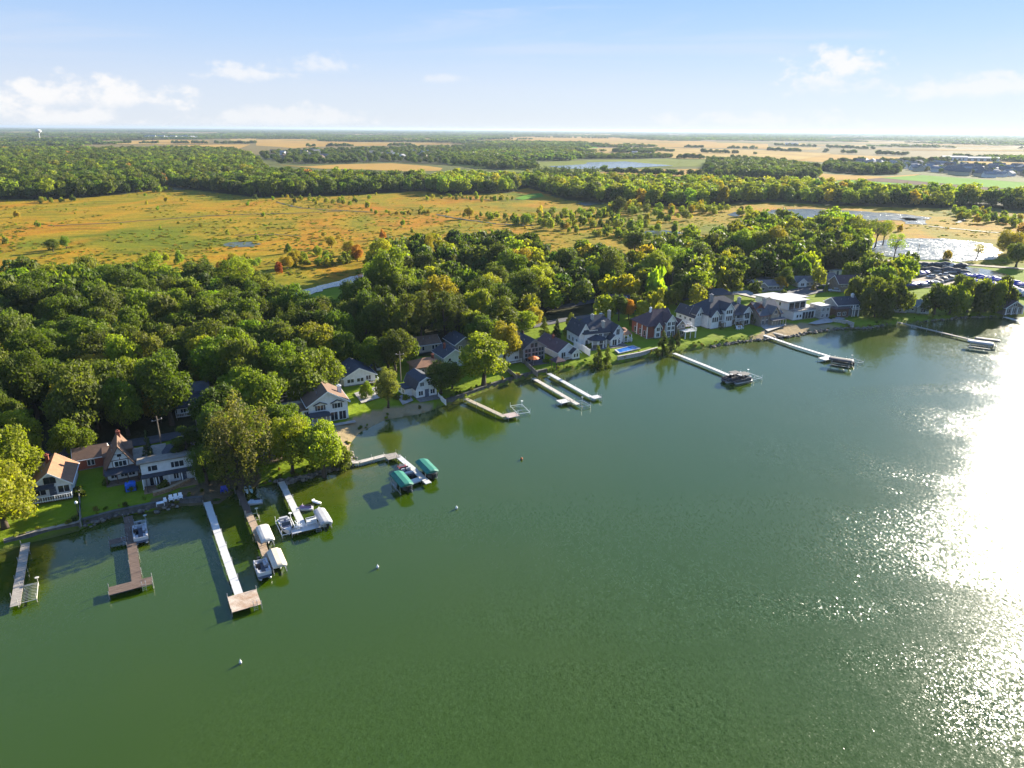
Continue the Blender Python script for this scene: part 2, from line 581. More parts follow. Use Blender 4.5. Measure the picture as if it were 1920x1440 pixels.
# bare shore: beaches and rocky banks
sdist, swid = segdist(GP, shore, shore_w)
beach = (gsd > -3) & (gsd < swid * 1.05) & (swid > 2.2) & (dist < 500)
gc[beach] = SAND
bed = (gsd <= 0)
gc[bed] = (.09, .08, .04)
dirt = inside(GJ, pts([(400, 946), (500, 912), (500, 880), (460, 880), (400, 900), (345, 915), (290, 925), (290, 945)]))
gc[dirt & (gsd > 0)] = (.13, .10, .065)
marsh_a = np.clip(mm.astype(float), 0, 1)
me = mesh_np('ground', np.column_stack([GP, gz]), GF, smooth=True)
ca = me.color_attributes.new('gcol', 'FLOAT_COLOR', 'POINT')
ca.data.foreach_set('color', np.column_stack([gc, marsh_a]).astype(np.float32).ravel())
gm = bpy.data.materials.new('ground')
gm.use_nodes = True
t = NT(gm.node_tree)
P = t.n('ShaderNodeNewGeometry').outputs['Position']
at_ = t.n('ShaderNodeAttribute', attribute_name='gcol')
base = at_.outputs['Color']
n1 = t.noise(P, 0.16, 5.0, 0.62)
n2 = t.noise(P, 1.3, 3.0, 0.6)
c = t.mix(t.maprange(n1, .3, .7, .0, .55), base, t.mix(1.0, base, (.55, .62, .5, 1), 'MULTIPLY'))
c = t.mix(t.maprange(n2, .3, .7, 0, .4), c, t.mix(1.0, c, (1.3, 1.12, .8, 1), 'MULTIPLY'))
worn = t.noise(P, 0.085, 5.0, 0.65, 0.6)
c = t.mix(t.maprange(worn, .54, .70, 0, .45), c, t.mix(.5, c, (.17, .13, .05, 1)))
# the marsh: sedge green, ochre and rust in drifts, streaked by wet runs
Ps = t.scale(P, (1, .55, 1))
m1 = t.noise(Ps, 0.014, 6.0, 0.66, 0.9)
m2 = t.noise(t.vmath('ADD', Ps, (417, 91, 0)), 0.011, 4.0, 0.6, 0.6)
m3 = t.noise(t.scale(P, (.5, 1.5, 1)), 0.06, 6.0, 0.7)
m4 = t.noise(P, 0.55, 3.0, 0.65)
mc = t.ramp(m1, [(.33, (.115, .13, .012)), (.44, (.20, .155, .015)), (.53, (.27, .165, .016)), (.62, (.30, .135, .016)), (.72, (.16, .12, .018))])
mc = t.mix(t.maprange(m2, .57, .70, 0, .85), mc, (.34, .105, .016, 1))
mc = t.mix(t.maprange(m2, .44, .33, 0, .8), mc, (.095, .125, .012, 1))
mc = t.mix(t.maprange(m3, .47, .66, 0, .85), mc, t.mix(1.0, mc, (.5, .58, .55, 1), 'MULTIPLY'))
mc = t.mix(t.maprange(m4, .42, .68, 0, .65), mc, t.mix(1.0, mc, (.55, .62, .6, 1), 'MULTIPLY'))
mc = t.mix(t.maprange(m4, .46, .30, 0, .5), mc, t.mix(1.0, mc, (1.35, 1.25, 1.0, 1), 'MULTIPLY'))
mc = t.mix(1.0, mc, (1.19, 1.16, .62, 1), 'MULTIPLY')
c = t.mix(at_.outputs['Alpha'], c, mc)
b = t.n('ShaderNodeBsdfPrincipled')
t.put(b.inputs['Base Color'], c)
b.inputs['Roughness'].default_value = 0.95
b.inputs['Specular IOR Level'].default_value = 0.05
bp = t.n('ShaderNodeBump')
bp.inputs['Strength'].default_value = 0.6
bp.inputs['Distance'].default_value = 0.5
t.put(bp.inputs['Height'], t.math('ADD', m4, t.math('MULTIPLY', m3, 2.0)))
t.put(b.inputs['Normal'], bp.outputs[0])
o = t.n('ShaderNodeOutputMaterial')
t.put(o.inputs[0], b.outputs[0])
me.materials.append(gm)
tag(link('ground', me), kind='structure')

# the lake: one sheet from behind the camera to beyond both sides
LAKE = water_mat('lake_water', (0.0265, 0.054, 0.001), 0.08, [(2.6, .55, .75, R(25)), (.42, .4, .16, R(30)), (6.5, .7, 1.15, R(10)), (.10, .3, .08, R(36))])
lx = np.concatenate([[-4000, -1200, -500, -250], np.arange(-150, 285, 3.0), [400, 900, 4000]])
ly = np.concatenate([[-4000, -900, -200, 0], np.arange(40, 331, 3.0)])
LX, LY = np.meshgrid(lx, ly, indexing='ij')
LP = np.column_stack([LX.ravel(), LY.ravel()])
li = np.arange(len(LP)).reshape(LX.shape)
me = mesh_np('lake', np.column_stack([LP, np.zeros(len(LP))]), np.stack([li[:-1, :-1], li[1:, :-1], li[1:, 1:], li[:-1, 1:]], -1).reshape(-1, 4), LAKE)
lsd = segdist(LP, shore)[0]
sh_ = me.attributes.new('shallow', 'FLOAT', 'POINT')
sh_.data.foreach_set('value', np.clip(1 - lsd / (13 + 8 * vnoise(LP, 25, 8)), 0, 1).astype(np.float32))
tag(link('lake', me), kind='structure')
POND_B = water_mat('basin_water', (0.03, 0.04, 0.03), 0.08, [(1.6, .6, .25, 0), (.3, .5, .1, R(20))], far=True)
POND = water_mat('pond_water', (0.03, 0.04, 0.03), 0.30, [(1.6, .6, 1.0, 0), (.3, .5, .5, R(20))], far=True)


def sheet(name, poly, z, m, kind='structure', grow=None, rag=0.0, seed=1):
    """flat polygon a hand above the ground; rag breaks up the outline"""
    poly = np.asarray(poly, float)
    if rag > 0:
        r_ = np.random.default_rng(seed)
        out = []
        for i in range(len(poly)):
            a, b_ = poly[i], poly[(i + 1) % len(poly)]
            k = max(2, int(np.hypot(*(b_ - a)) / (rag * 3.0)))
            for j in range(min(k, 40)):
                out.append(a + (b_ - a) * j / min(k, 40) + r_.normal(0, rag, 2) * (1 if j else .4))
        poly = np.array(out)
    bm = bmesh.new()
    f = bm.faces.new([bm.verts.new((x, y, z)) for x, y in poly])
    bmesh.ops.triangulate(bm, faces=[f])
    bmesh.ops.recalc_face_normals(bm, faces=bm.faces)
    if bm.faces[:] and bm.faces[0].normal.z < 0:
        bmesh.ops.reverse_faces(bm, faces=bm.faces)
    me = bpy.data.meshes.new(name)
    bm.to_mesh(me)
    bm.free()
    me.materials.append(m)
    return tag(link(name, me), kind=kind)


for k, (pix, rg) in enumerate([
        ([(530, 557), (580, 541), (640, 525), (692, 510), (712, 513), (702, 523), (650, 533), (592, 548), (545, 564)], 1.0),
        ([(368, 553), (392, 549), (410, 553), (395, 562), (372, 563)], .8),
        ([(1630, 462), (1645, 452), (1700, 447), (1770, 447), (1830, 454), (1862, 462), (1880, 474), (1862, 487), (1800, 491), (1700, 486), (1640, 479)], 2.0),
        ([(1435, 402), (1455, 393), (1520, 392), (1590, 395), (1660, 399), (1712, 403), (1748, 408), (1722, 414), (1660, 413), (1560, 413), (1480, 411)], 2.5),
        ([(1362, 403), (1375, 398), (1396, 397), (1392, 403), (1378, 406)], 1.5),
        ([(1690, 408), (1735, 411), (1738, 421), (1700, 420)], 1.5),
        ([(1185, 437), (1200, 434), (1240, 432), (1290, 437), (1240, 441), (1195, 442)], 1.2),
        ([(1085, 379), (1120, 377), (1130, 382), (1095, 386)], 2.0), ([(1168, 384), (1190, 383), (1190, 387), (1170, 388)], 2.0),
        ([(1027, 312.5), (1060, 311), (1096, 309), (1102, 305.5), (1172, 303.5), (1262, 311.5), (1185, 315.5), (1100, 318), (1060, 317)], 2.0),
        ([(1715, 508), (1735, 501), (1800, 500), (1850, 506), (1895, 516), (1880, 530), (1830, 527), (1780, 518), (1735, 514)], .8),
        ([(310, 355), (318, 351), (352, 353), (345, 357)], 1.5)]):
    sheet('pond', pts(pix, 1.3), 2.25 if k == 9 else (1.52 if k == 10 else 1.42), POND_B if k in (0, 1, 9, 10) else POND, rag=rg, seed=40 + k)

# ditch lines across the marsh
DITCH = mat('wet_peat', (.035, .035, .018), .8, .2, .3)


def strip(name, pix, wd, z, m, kind='structure', seed=1, jig=0.0):
    L = pts(pix, 1.2) if not isinstance(pix, np.ndarray) else pix
    r_ = np.random.default_rng(seed)
    Q = []
    for i in range(len(L) - 1):
        k = 8
        Q += [L[i] + (L[i + 1] - L[i]) * j / k for j in range(k)]
    Q.append(L[-1])
    Q = np.array(Q)
    Q[1:-1] += r_.normal(0, jig, (len(Q) - 2, 2))
    T = np.gradient(Q, axis=0)
    T /= np.linalg.norm(T, axis=1)[:, None]
    Nn = np.column_stack([-T[:, 1], T[:, 0]])
    ww = wd * (1 + r_.normal(0, .18 if jig else 0, len(Q)))[:, None] / 2
    V = np.vstack([np.column_stack([Q + Nn * ww, np.full(len(Q), z)]), np.column_stack([Q - Nn * ww, np.full(len(Q), z)])])
    n = len(Q)
    F = np.array([(i, i + n, i + n + 1, i + 1) for i in range(n - 1)])
    F = F[:, ::-1] if False else F
    return tag(link(name, mesh_np(name, V, F, m)), kind=kind)


for k, (L, wd) in enumerate([([(90, 424), (200, 419), (300, 412), (390, 405), (470, 402), (560, 400), (640, 396)], 2.2), ([(520, 379), (560, 390), (620, 394), (700, 398)], 2.6),
                             ([(820, 402), (870, 412), (930, 420), (1000, 424)], 3.0), ([(860, 372), (930, 376), (1000, 374)], 2.4), ([(1740, 424), (1800, 430), (1870, 437)], 3.5),
                             ([(1800, 405), (1805, 412), (1796, 418)], 3.0), ([(440, 441), (500, 440), (560, 442)], 1.4)]):
    strip('ditch', L, wd, 1.40, DITCH, seed=60 + k, jig=.9)
sheet('marsh_pool', pts([(415, 460), (430, 455), (470, 454), (492, 458), (480, 463), (440, 464)]), 1.38, mat('sedge_pool', (.06, .08, .06), .6, .3, .4), rag=1.2, seed=7)

# farmland
def field_mat(name, c, c2, rows=0.0):
    m = bpy.data.materials.new(name)
    m.use_nodes = True
    t = NT(m.node_tree)
    P = t.n('ShaderNodeNewGeometry').outputs['Position']
    a = t.noise(t.scale(P, (1, .3, 1)), .012, 4.0, .6)
    f = t.noise(t.scale(P, (.25, 2.2, 1)), .06, 2.0, .5)
    col = t.mix(t.maprange(a, .35, .65), (*c, 1), (*c2, 1))
    col = t.mix(t.maprange(f, .4, .65, 0, .3), col, t.mix(1.0, col, (.72, .74, .7, 1), 'MULTIPLY'))
    b = t.n('ShaderNodeBsdfPrincipled')
    t.put(b.inputs['Base Color'], col)
    b.inputs['Roughness'].default_value = 1
    b.inputs['Specular IOR Level'].default_value = .02
    o = t.n('ShaderNodeOutputMaterial')
    t.put(o.inputs[0], b.outputs[0])
    return m


TAN = field_mat('ripe_crop', (.38, .235, .06), (.31, .19, .055))
TANB = field_mat('stubble', (.40, .28, .095), (.30, .20, .07))
GREEN = field_mat('green_crop', (.13, .26, .03), (.10, .20, .028))
BROWN = field_mat('tilled_soil', (.13, .09, .065), (.10, .07, .05))
OLIVE = field_mat('pasture', (.17, .19, .04), (.13, .15, .035))
FIELDS = [
    (TAN, [(512, 308), (570, 312), (640, 308), (735, 306), (800, 311), (830, 315), (825, 320), (755, 321), (690, 318), (600, 316)]),
    (TAN, [(480, 262), (585, 260), (645, 266), (720, 268), (792, 269), (786, 273), (700, 273), (600, 275), (550, 278), (515, 275), (480, 273)]),
    (TAN, [(325, 273), (400, 271), (470, 271), (447, 279), (360, 279)]), (TAN, [(230, 265), (320, 262), (395, 264), (380, 269), (300, 267), (240, 268)]),
    (TAN, [(158, 280), (190, 278), (192, 281), (160, 283)]), (TANB, [(430, 260), (480, 259), (480, 264), (435, 265)]),
    (TAN, [(900, 262), (1000, 256), (1140, 257), (1260, 264), (1440, 270), (1440, 279), (1200, 275), (1110, 272), (1040, 266), (960, 265)]),
    (TANB, [(1080, 279), (1220, 276), (1440, 282), (1560, 288), (1500, 300), (1380, 300), (1270, 297), (1200, 293), (1060, 291)]),
    (GREEN, [(1055, 273), (1115, 274), (1125, 279), (1080, 279), (1060, 278)]),
    (OLIVE, [(935, 322), (1000, 305), (1095, 301), (1110, 300), (1300, 297), (1390, 302), (1330, 312), (1270, 313), (1190, 318), (1110, 322), (1000, 323)]),
    (OLIVE, [(835, 300), (960, 298), (1000, 304), (960, 312), (900, 316), (840, 308)]),
    (TAN, [(1105, 325), (1180, 319), (1320, 317), (1325, 326), (1305, 332), (1200, 332)]),
    (TAN, [(1440, 286), (1550, 289), (1650, 293), (1778, 298), (1770, 304), (1640, 302), (1540, 304), (1470, 300)]), (TAN, [(1804, 302), (1930, 305), (1930, 314), (1860, 310), (1800, 306)]),
    (TANB, [(1440, 275), (1540, 277), (1530, 281), (1440, 280)]), (TANB, [(1464, 268), (1512, 269), (1505, 273), (1468, 272)]),
    (TAN, [(1522, 323), (1560, 327), (1660, 331), (1728, 326), (1700, 333), (1600, 337), (1545, 338)]),
    (GREEN, [(1650, 333.5), (1730, 328.5), (2000, 348), (2000, 361), (1860, 352), (1780, 345)]),
    (BROWN, [(1600, 338), (1650, 334), (1780, 345.5), (1860, 352.5), (2000, 361.5), (2000, 369), (1850, 361), (1770, 352.5), (1690, 344)]),
    (GREEN, [(1552, 340), (1600, 338.5), (1690, 344.5), (1770, 353), (1850, 361.5), (1900, 366), (1760, 362), (1640, 354)]),
    (GREEN, [(965, 372), (990, 364), (1015, 362), (1020, 368), (980, 375)]), (GREEN, [(425, 292), (455, 291), (456, 295), (430, 296)]),
    (TANB, [(700, 262), (850, 258), (860, 263), (720, 265)]), (TANB, [(620, 252.5), (800, 253), (800, 255), (620, 254.6)]), (TANB, [(20, 247), (140, 248), (140, 250), (20, 249.4)]),
    (TANB, [(200, 249.2), (420, 250.5), (420, 252), (200, 251)]), (TANB, [(1000, 251.2), (1180, 252), (1180, 253.5), (1000, 252.6)]), (TANB, [(1520, 256), (1640, 257), (1630, 259), (1520, 258)]),
]
for k, (m_, pix) in enumerate(FIELDS):
    sheet('field', pts(pix, 1.5), 1.5 + .15 * (k % 4), m_)
for k in range(80):                     # fields strewn over the far plain
    r_, a_ = math.exp(rng.uniform(math.log(3000), math.log(18000))), R(rng.uniform(-46, 46))
    cx, cy = r_ * math.sin(a_), r_ * math.cos(a_)
    wx, wy = rng.uniform(120, 700) * r_ / 5000, rng.uniform(40, 150) * r_ / 4000
    sheet('field', [(cx - wx, cy - wy), (cx + wx, cy - wy * .8), (cx + wx * .95, cy + wy), (cx - wx * .9, cy + wy * .9)], 2.2 + .1 * (k % 3), [TAN, TANB, OLIVE][k % 3])

ASPH = mat('asphalt', (.075, .075, .08), .9, .12, .8)
CONC = mat('concrete', (.36, .335, .30), .85, .12, .8)
GRAV = mat('gravel', (.27, .22, .16), .95, .18, 1.5)
for L, wd, m_ in [([(-200, 905), (60, 858), (200, 838), (275, 828), (345, 815), (420, 800), (500, 775), (560, 745)], 4.2, ASPH), ([(620, 706), (700, 682), (790, 660), (870, 640), (960, 620), (1060, 600), (1170, 585)], 4.0, ASPH),
                  ([(960, 590), (1060, 575), (1130, 562), (1250, 547), (1330, 535), (1400, 525), (1500, 515), (1600, 512), (1690, 520)], 4.4, ASPH), ([(1170, 585), (1230, 572), (1290, 560), (1350, 545)], 3.4, ASPH),
                  ([(1640, 488), (1720, 492), (1820, 497), (1900, 503), (2000, 512)], 5, GRAV), ([(-60, 660), (40, 656), (62, 650), (80, 655)], 3.6, ASPH)]:
    strip('road', L, wd, 1.42, m_)
for pix, m_ in [([(664, 738), (712, 724), (728, 742), (678, 757)], CONC), ([(745, 745), (765, 737), (775, 752), (755, 760)], CONC), ([(1640, 520), (1690, 505), (1900, 535), (1900, 560), (1800, 540), (1700, 540), (1650, 535)], GRAV),
                ([(1480, 560), (1560, 545), (1590, 535), (1560, 530), (1500, 540), (1450, 550)], ASPH), ([(1515, 607), (1560, 592), (1585, 598), (1560, 605), (1530, 609)], CONC),
                ([(1365, 548), (1400, 545), (1450, 556), (1420, 560)], CONC), ([(1425, 612), (1460, 603), (1475, 610), (1440, 622)], CONC)]:
    sheet('patio' if m_ is CONC else 'yard', pts(pix, 1.3), 1.46, m_)
# ------------------------------------------------------------------ houses
EXCL, ROADS_CLEAR = [], []
for L in ([(-200, 905), (60, 858), (200, 838), (275, 828), (345, 815), (420, 800)], [(-60, 660), (62, 650)], [(1060, 575), (1130, 562), (1250, 547), (1400, 525), (1500, 515), (1600, 512)], [(960, 600), (1060, 590), (1130, 580)]):
    ROADS_CLEAR.append((pts(L), 4.2))
W = dict(
    white=mat('white_siding', (.72, .72, .70), .6, .06, 1.2, kind='siding'), trim=mat('white_trim', (.78, .78, .76), .5, .04, 2), cream=mat('cream_siding', (.50, .44, .33), .7, .08, 1.2, kind='siding'),
    beige=mat('beige_siding', (.34, .29, .22), .7, .1, 1.2, kind='siding'), brick=mat('red_brick', (.26, .075, .045), .85, .22, 5, stretch=(1, 1, 3), bump=.3), brown=mat('brown_boards', (.13, .075, .05), .8, .2, 2, stretch=(1, 1, 4)),
    grey=mat('grey_siding', (.26, .25, .25), .7, .1, 1.2, kind='siding'), pale=mat('pale_green_siding', (.50, .56, .46), .65, .06, 1.2, kind='siding'), green=mat('grey_green_siding', (.33, .37, .33), .7, .06, 1.2, kind='siding'),
    blue=mat('slate_blue_siding', (.14, .18, .23), .7, .1, 1.2, kind='siding'), stone=mat('pale_stone', (.42, .40, .36), .85, .2, 4, bump=.4), white_b=mat('white_render', (.66, .66, .65), .7, .05, .8), taupe=mat('taupe_siding', (.22, .18, .145), .75, .1, 1.2, kind='siding'))
RF = dict(
    tan=mat('tan_shingles', (.34, .175, .095), .9, .1, 1.2, kind='shingle'), brown=mat('brown_shingles', (.19, .115, .075), .9, .12, 1.2, kind='shingle'), slate=mat('dark_slate_shingles', (.055, .06, .075), .85, .14, 1.2, kind='shingle'),
    purple=mat('plum_brown_shingles', (.105, .065, .07), .88, .12, 1.2, kind='shingle'), weather=mat('weathered_shingles', (.30, .255, .20), .92, .14, 1.2, kind='shingle'), grey=mat('grey_shingles', (.14, .14, .15), .9, .12, 1.2, kind='shingle'),
    pale=mat('pale_estate_shingles', (.25, .25, .26), .9, .15, .3), light=mat('light_grey_membrane', (.36, .36, .36), .6, .06, .5), bluegrey=mat('blue_grey_metal', (.22, .27, .33), .45, .06, 1, stretch=(5, 1, 1)), green=mat('grey_green_shingles', (.20, .235, .22), .85, .1, 1.2, kind='shingle'))
GLASS = mat('window_glass', (.02, .026, .035), .08, .1, 1, spec=.6)
WOOD = mat('deck_boards', (.20, .145, .10), .85, .18, 1.2, stretch=(1, 6, 1))
DARKF = mat('dark_frame', (.05, .05, .055), .5, .1, 2)
DOORM = mat('door_paint', (.09, .11, .15), .5, .1, 2)
FOUND = mat('foundation', (.2, .19, .175), .9, .2, 2)
_wc = {}


def window_meshes(w_, h_, mull, fm):
    k = (round(w_, 2), round(h_, 2), mull, fm.name)
    if k not in _wc:
        f = .07
        mb = MB()
        mb.box(-w_ / 2 - f, -.05, -f, w_ / 2 + f, 0, 0).box(-w_ / 2 - f, -.05, h_, w_ / 2 + f, 0, h_ + f)
        mb.box(-w_ / 2 - f, -.05, 0, -w_ / 2, 0, h_).box(w_ / 2, -.05, 0, w_ / 2 + f, 0, h_)
        for i in range(1, mull):
            x = -w_ / 2 + w_ * i / mull
            mb.box(x - .04, -.045, 0, x + .04, 0, h_)
        p = MB().box(-w_ / 2, -.025, 0, w_ / 2, -.005, h_)
        _wc[k] = (mb.mesh('window', fm), p.mesh('pane', GLASS))
    return _wc[k]


class House:
    def __init__(s, name, label, px, py, rz=28, z=1.25, cat='house', group='houses along the lake', clear=0, xy=None):
        x, y = xy or at(px, py, z)
        s.x, s.y, s.rz = x, y, R(rz)
        s.e = empty(name, x, y, z - .05, s.rz, label, cat, group)
        for k in range(int(clear)):
            d_ = 3 + 4.5 * k
            n = math.hypot(x, y)
            EXCL.append((x - x / n * d_, y - y / n * d_, 5.0))
        s.roofs = []

    def vol(s, cx, y0, w_, d_, ht, roof='gable', rh=2.0, axis='y', z0=0.0, oh=.4, wall='white', rf='slate', trim=None, wname='wall', excl=True, up=0):
        hw, y1 = w_ / 2, y0 + d_
        Wm, Rm = W[wall], RF[rf]
        t_ = .16
        mb = MB()
        rb = MB()
        span = hw if axis == 'y' else d_ / 2
        mid = cx if axis == 'y' else y0 + d_ / 2
        ends = (y0, y1) if axis == 'y' else (cx - hw, cx + hw)
        if roof in ('gable', 'gambrel'):
            if roof == 'gable':
                top = [(span, ht), (0, ht + rh), (-span, ht)]
                sl = rh / span
                out = [(span + oh, ht - sl * oh), (0, ht + rh), (-span - oh, ht - sl * oh)]
            else:
                top = [(span, ht), (span * .72, ht + rh * .62), (0, ht + rh), (-span * .72, ht + rh * .62), (-span, ht)]
                out = [(span + oh * .6, ht - .3), (span * .74, ht + rh * .63), (0, ht + rh + .03), (-span * .74, ht + rh * .63), (-span - oh * .6, ht - .3)]
            mb.prism([(mid - span, z0), (mid + span, z0)] + [(mid + u, zz - .01) for u, zz in top], *ends, axis)
            up_ = [(mid + u, zz + t_) for u, zz in out]
            dn = [(mid + u, zz + .012) for u, zz in reversed(out)]
            rb.prism(up_ + dn, ends[0] - oh, ends[1] + oh, axis)
            if trim:
                for e0, e1 in ((ends[0] - oh - .05, ends[0] - oh), (ends[1] + oh, ends[1] + oh + .05)):
                    MB().prism([(u, zz - .02) for u, zz in up_] + [(u, zz - .17) for u, zz in dn], e0, e1, axis).obj('rake_board', W[trim], s.e)
        elif roof == 'hip':
            mb.box(cx - hw, y0, z0, cx + hw, y1, ht - .01)
            a, b_ = cx - hw - oh, cx + hw + oh
            c, d2 = y0 - oh, y1 + oh
            m_ = min(b_ - a, d2 - c) / 2
            if b_ - a > d2 - c:
                r0, r1 = (a + m_, (c + d2) / 2), (b_ - m_, (c + d2) / 2)
            else:
                r0, r1 = ((a + b_) / 2, c + m_), ((a + b_) / 2, d2 - m_)
            if r0 == r1:
                r1 = (r0[0] + .01, r0[1] + .01)
            V = [(a, c, ht), (b_, c, ht), (b_, d2, ht), (a, d2, ht), (a, c, ht + .14), (b_, c, ht + .14), (b_, d2, ht + .14), (a, d2, ht + .14), (*r0, ht + rh), (*r1, ht + rh)]
            if b_ - a > d2 - c:
                F = [(4, 5, 9, 8), (5, 6, 9), (6, 7, 8, 9), (7, 4, 8)]
            else:
                F = [(4, 5, 8), (5, 6, 9, 8), (6, 7, 9), (7, 4, 8, 9)]
            rb.add(V, [(3, 2, 1, 0), (0, 1, 5, 4), (1, 2, 6, 5), (2, 3, 7, 6), (3, 0, 4, 7)] + F)
        else:                                           # shed: rises by rh towards the front; flat when rh = 0
            lo = ht - rh
            mb.prism([(y0, z0), (y1, z0), (y1, lo), (y0, ht)], cx - hw, cx + hw, 'x')
            sl = rh / d_
            rb.prism([(y0 - oh, ht + sl * oh + .012), (y0 - oh, ht + sl * oh + .24), (y1 + oh, lo - sl * oh + .24), (y1 + oh, lo - sl * oh + .012)], cx - hw - oh, cx + hw + oh, 'x')
        wo_ = mb.obj(wname, Wm, s.e)
        if z0 == 0 and ht > 2 and wname == 'wall':
            MB().box(cx - hw - .04, y0 - .04, -.1, cx + hw + .04, y1 + .04, .22).obj('foundation', FOUND, s.e)
        if roof == 'gable' and trim and min(w_, d_) > 4:
            ez = ht - sl * oh - .06
            for k in (-1, 1):
                a_ = mid + k * (span + oh + .07)
                g_ = MB()
                if axis == 'y':
                    g_.box(a_ - .06, ends[0] - oh, ez, a_ + .06, ends[1] + oh, ez + .12)
                else:
                    g_.box(ends[0] - oh, a_ - .06, ez, ends[1] + oh, a_ + .06, ez + .12)
                g_.obj('gutter', W[trim], s.e)
        ro_ = rb.obj('roof', Rm, s.e)
        s.roofs.append(ro_)
        if roof == 'gable' and w_ * d_ > 30:
            for q in (.3, .62):
                u_, l_ = mid - span * .45, ends[0] + (ends[1] - ends[0]) * q
                zz = ht + rh * .55
                p_ = (u_, l_) if axis == 'y' else (l_, u_)
                MB().tube([(*p_, zz - .1), (*p_, zz + .55)], .07, 6).tube([(*p_, zz + .55), (*p_, zz + .62)], .12, 6).obj('roof_vent', W['grey'], ro_)
        if excl:
            c_, n_ = math.cos(s.rz), math.sin(s.rz)
            cy = y0 + d_ / 2
            for f in ((0, 0), (-.3, 0), (.3, 0), (0, -.3), (0, .3)):
                lx, ly = cx + f[0] * w_, cy + f[1] * d_
                EXCL.append((s.x + lx * c_ - ly * n_, s.y + lx * n_ + ly * c_, .36 * max(min(w_, d_), 4) + 2.2))
        return dict(cx=cx, y0=y0, y1=y1, hw=hw, w=w_, d=d_)

    def win(s, v, side, u, z, w_, h_, mull=2, fm=None, name='window'):
        fm = fm or W['trim']
        fr, pa = window_meshes(w_, h_, mull, fm)
        p, a = {'f': ((v['cx'] + u, v['y0'] - .004), 0), 'b': ((v['cx'] - u, v['y1'] + .004), math.pi), 'r': ((v['cx'] + v['hw'] + .004, (v['y0'] + v['y1']) / 2 + u), math.pi / 2), 'l': ((v['cx'] - v['hw'] - .004, (v['y0'] + v['y1']) / 2 - u), -math.pi / 2)}[side]
        o = link(name, fr, s.e)
        o.location = (*p, z)
        o.rotation_euler = (0, 0, a)
        link('pane', pa, o)
        return o

    def wins(s, v, side, us, z, w_, h_, mull=2, fm=None):
        for u in us:
            s.win(v, side, u, z, w_, h_, mull, fm)

    def door(s, v, side, u, w_=.9, h_=2.0, z=0.05, m=None):
        p, a = {'f': ((v['cx'] + u, v['y0'] - .004), 0), 'r': ((v['cx'] + v['hw'] + .004, (v['y0'] + v['y1']) / 2 + u), math.pi / 2), 'l': ((v['cx'] - v['hw'] - .004, (v['y0'] + v['y1']) / 2 - u), -math.pi / 2)}[side]
        o = MB().box(-w_ / 2, -.06, 0, w_ / 2, 0, h_).box(-w_ / 2 - .08, -.04, 0, -w_ / 2, 0, h_ + .08).box(w_ / 2, -.04, 0, w_ / 2 + .08, 0, h_ + .08).obj('door', m or DOORM, s.e)
        o.location = (*p, z)
        o.rotation_euler = (0, 0, a)
        MB().box(w_ / 2 - .16, -.10, h_ * .48, w_ / 2 - .10, -.06, h_ * .48 + .12).obj('handle', W['trim'], o)

    def chimney(s, x, y, z0, z1, w_=.7, m='stone', roof=0):
        MB().box(x - w_ / 2, y - w_ / 2, z0, x + w_ / 2, y + w_ / 2, z1).box(x - w_ / 2 - .08, y - w_ / 2 - .08, z1, x + w_ / 2 + .08, y + w_ / 2 + .08, z1 + .14).box(x - w_ / 4, y - w_ / 4, z1 + .14, x + w_ / 4, y + w_ / 4, z1 + .4).obj('chimney', W[m], s.roofs[roof])

    def posts(s, xs, ys, z0, z1, r=.09, m='trim', name='post'):
        for x in xs:
            for y in ys:
                MB().box(x - r, y - r, z0, x + r, y + r, z1).box(x - r * 1.5, y - r * 1.5, z0, x + r * 1.5, y + r * 1.5, z0 + .12).obj(name, W[m], s.e)

    def deck(s, x0, y0, x1, y1, z, rail='f', m=None, rm='trim', name='deck'):
        mb = MB()
        n = max(2, int((y1 - y0) / .28))
        for i in range(n):
            a = y0 + (y1 - y0) * i / n
            mb.box(x0, a, z - .1, x1, a + (y1 - y0) / n - .03, z)
        if z > .5:
            for x in (x0 + .1, (x0 + x1) / 2, x1 - .1):
                mb.box(x - .08, y0 + .05, 0, x + .08, y0 + .2, z - .1)
        mb.obj(name, m or WOOD, s.e)
        if rail:
            rb = MB()
            segs = []
            if 'f' in rail:
                segs.append(((x0, y0), (x1, y0)))
            if 'l' in rail:
                segs.append(((x0, y0), (x0, y1)))
            if 'r' in rail:
                segs.append(((x1, y0), (x1, y1)))
            for (ax, ay), (bx, by) in segs:
                L_ = math.hypot(bx - ax, by - ay)
                k = max(2, int(L_ / .35))
                for i in range(k + 1):
                    x, y = ax + (bx - ax) * i / k, ay + (by - ay) * i / k
                    rr = .05 if i % 5 == 0 else .025
                    rb.box(x - rr, y - rr, z, x + rr, y + rr, z + .92)
                for zz in (.12, .92):
                    rb.box(min(ax, bx) - .05, min(ay, by) - .05, z + zz, max(ax, bx) + .05, max(ay, by) + .05, z + zz + .07)
            rb.obj('railing', W[rm], s.e)

    def awning(s, x0, x1, y0, y1, z0, z1, rf='slate', posts=0, pz=0, pm='trim'):
        """lean-to roof from wall (y1, z1) down to (y0, z0)"""
        MB().prism([(y0, z0), (y0, z0 + .14), (y1, z1 + .14), (y1, z1)], x0, x1, 'x').obj('porch_roof', RF[rf], s.e)
        if posts:
            s.posts([x0 + .2 + (x1 - x0 - .4) * i / (posts - 1) for i in range(posts)], [y0 + .2], pz, z0 + .01, m=pm)


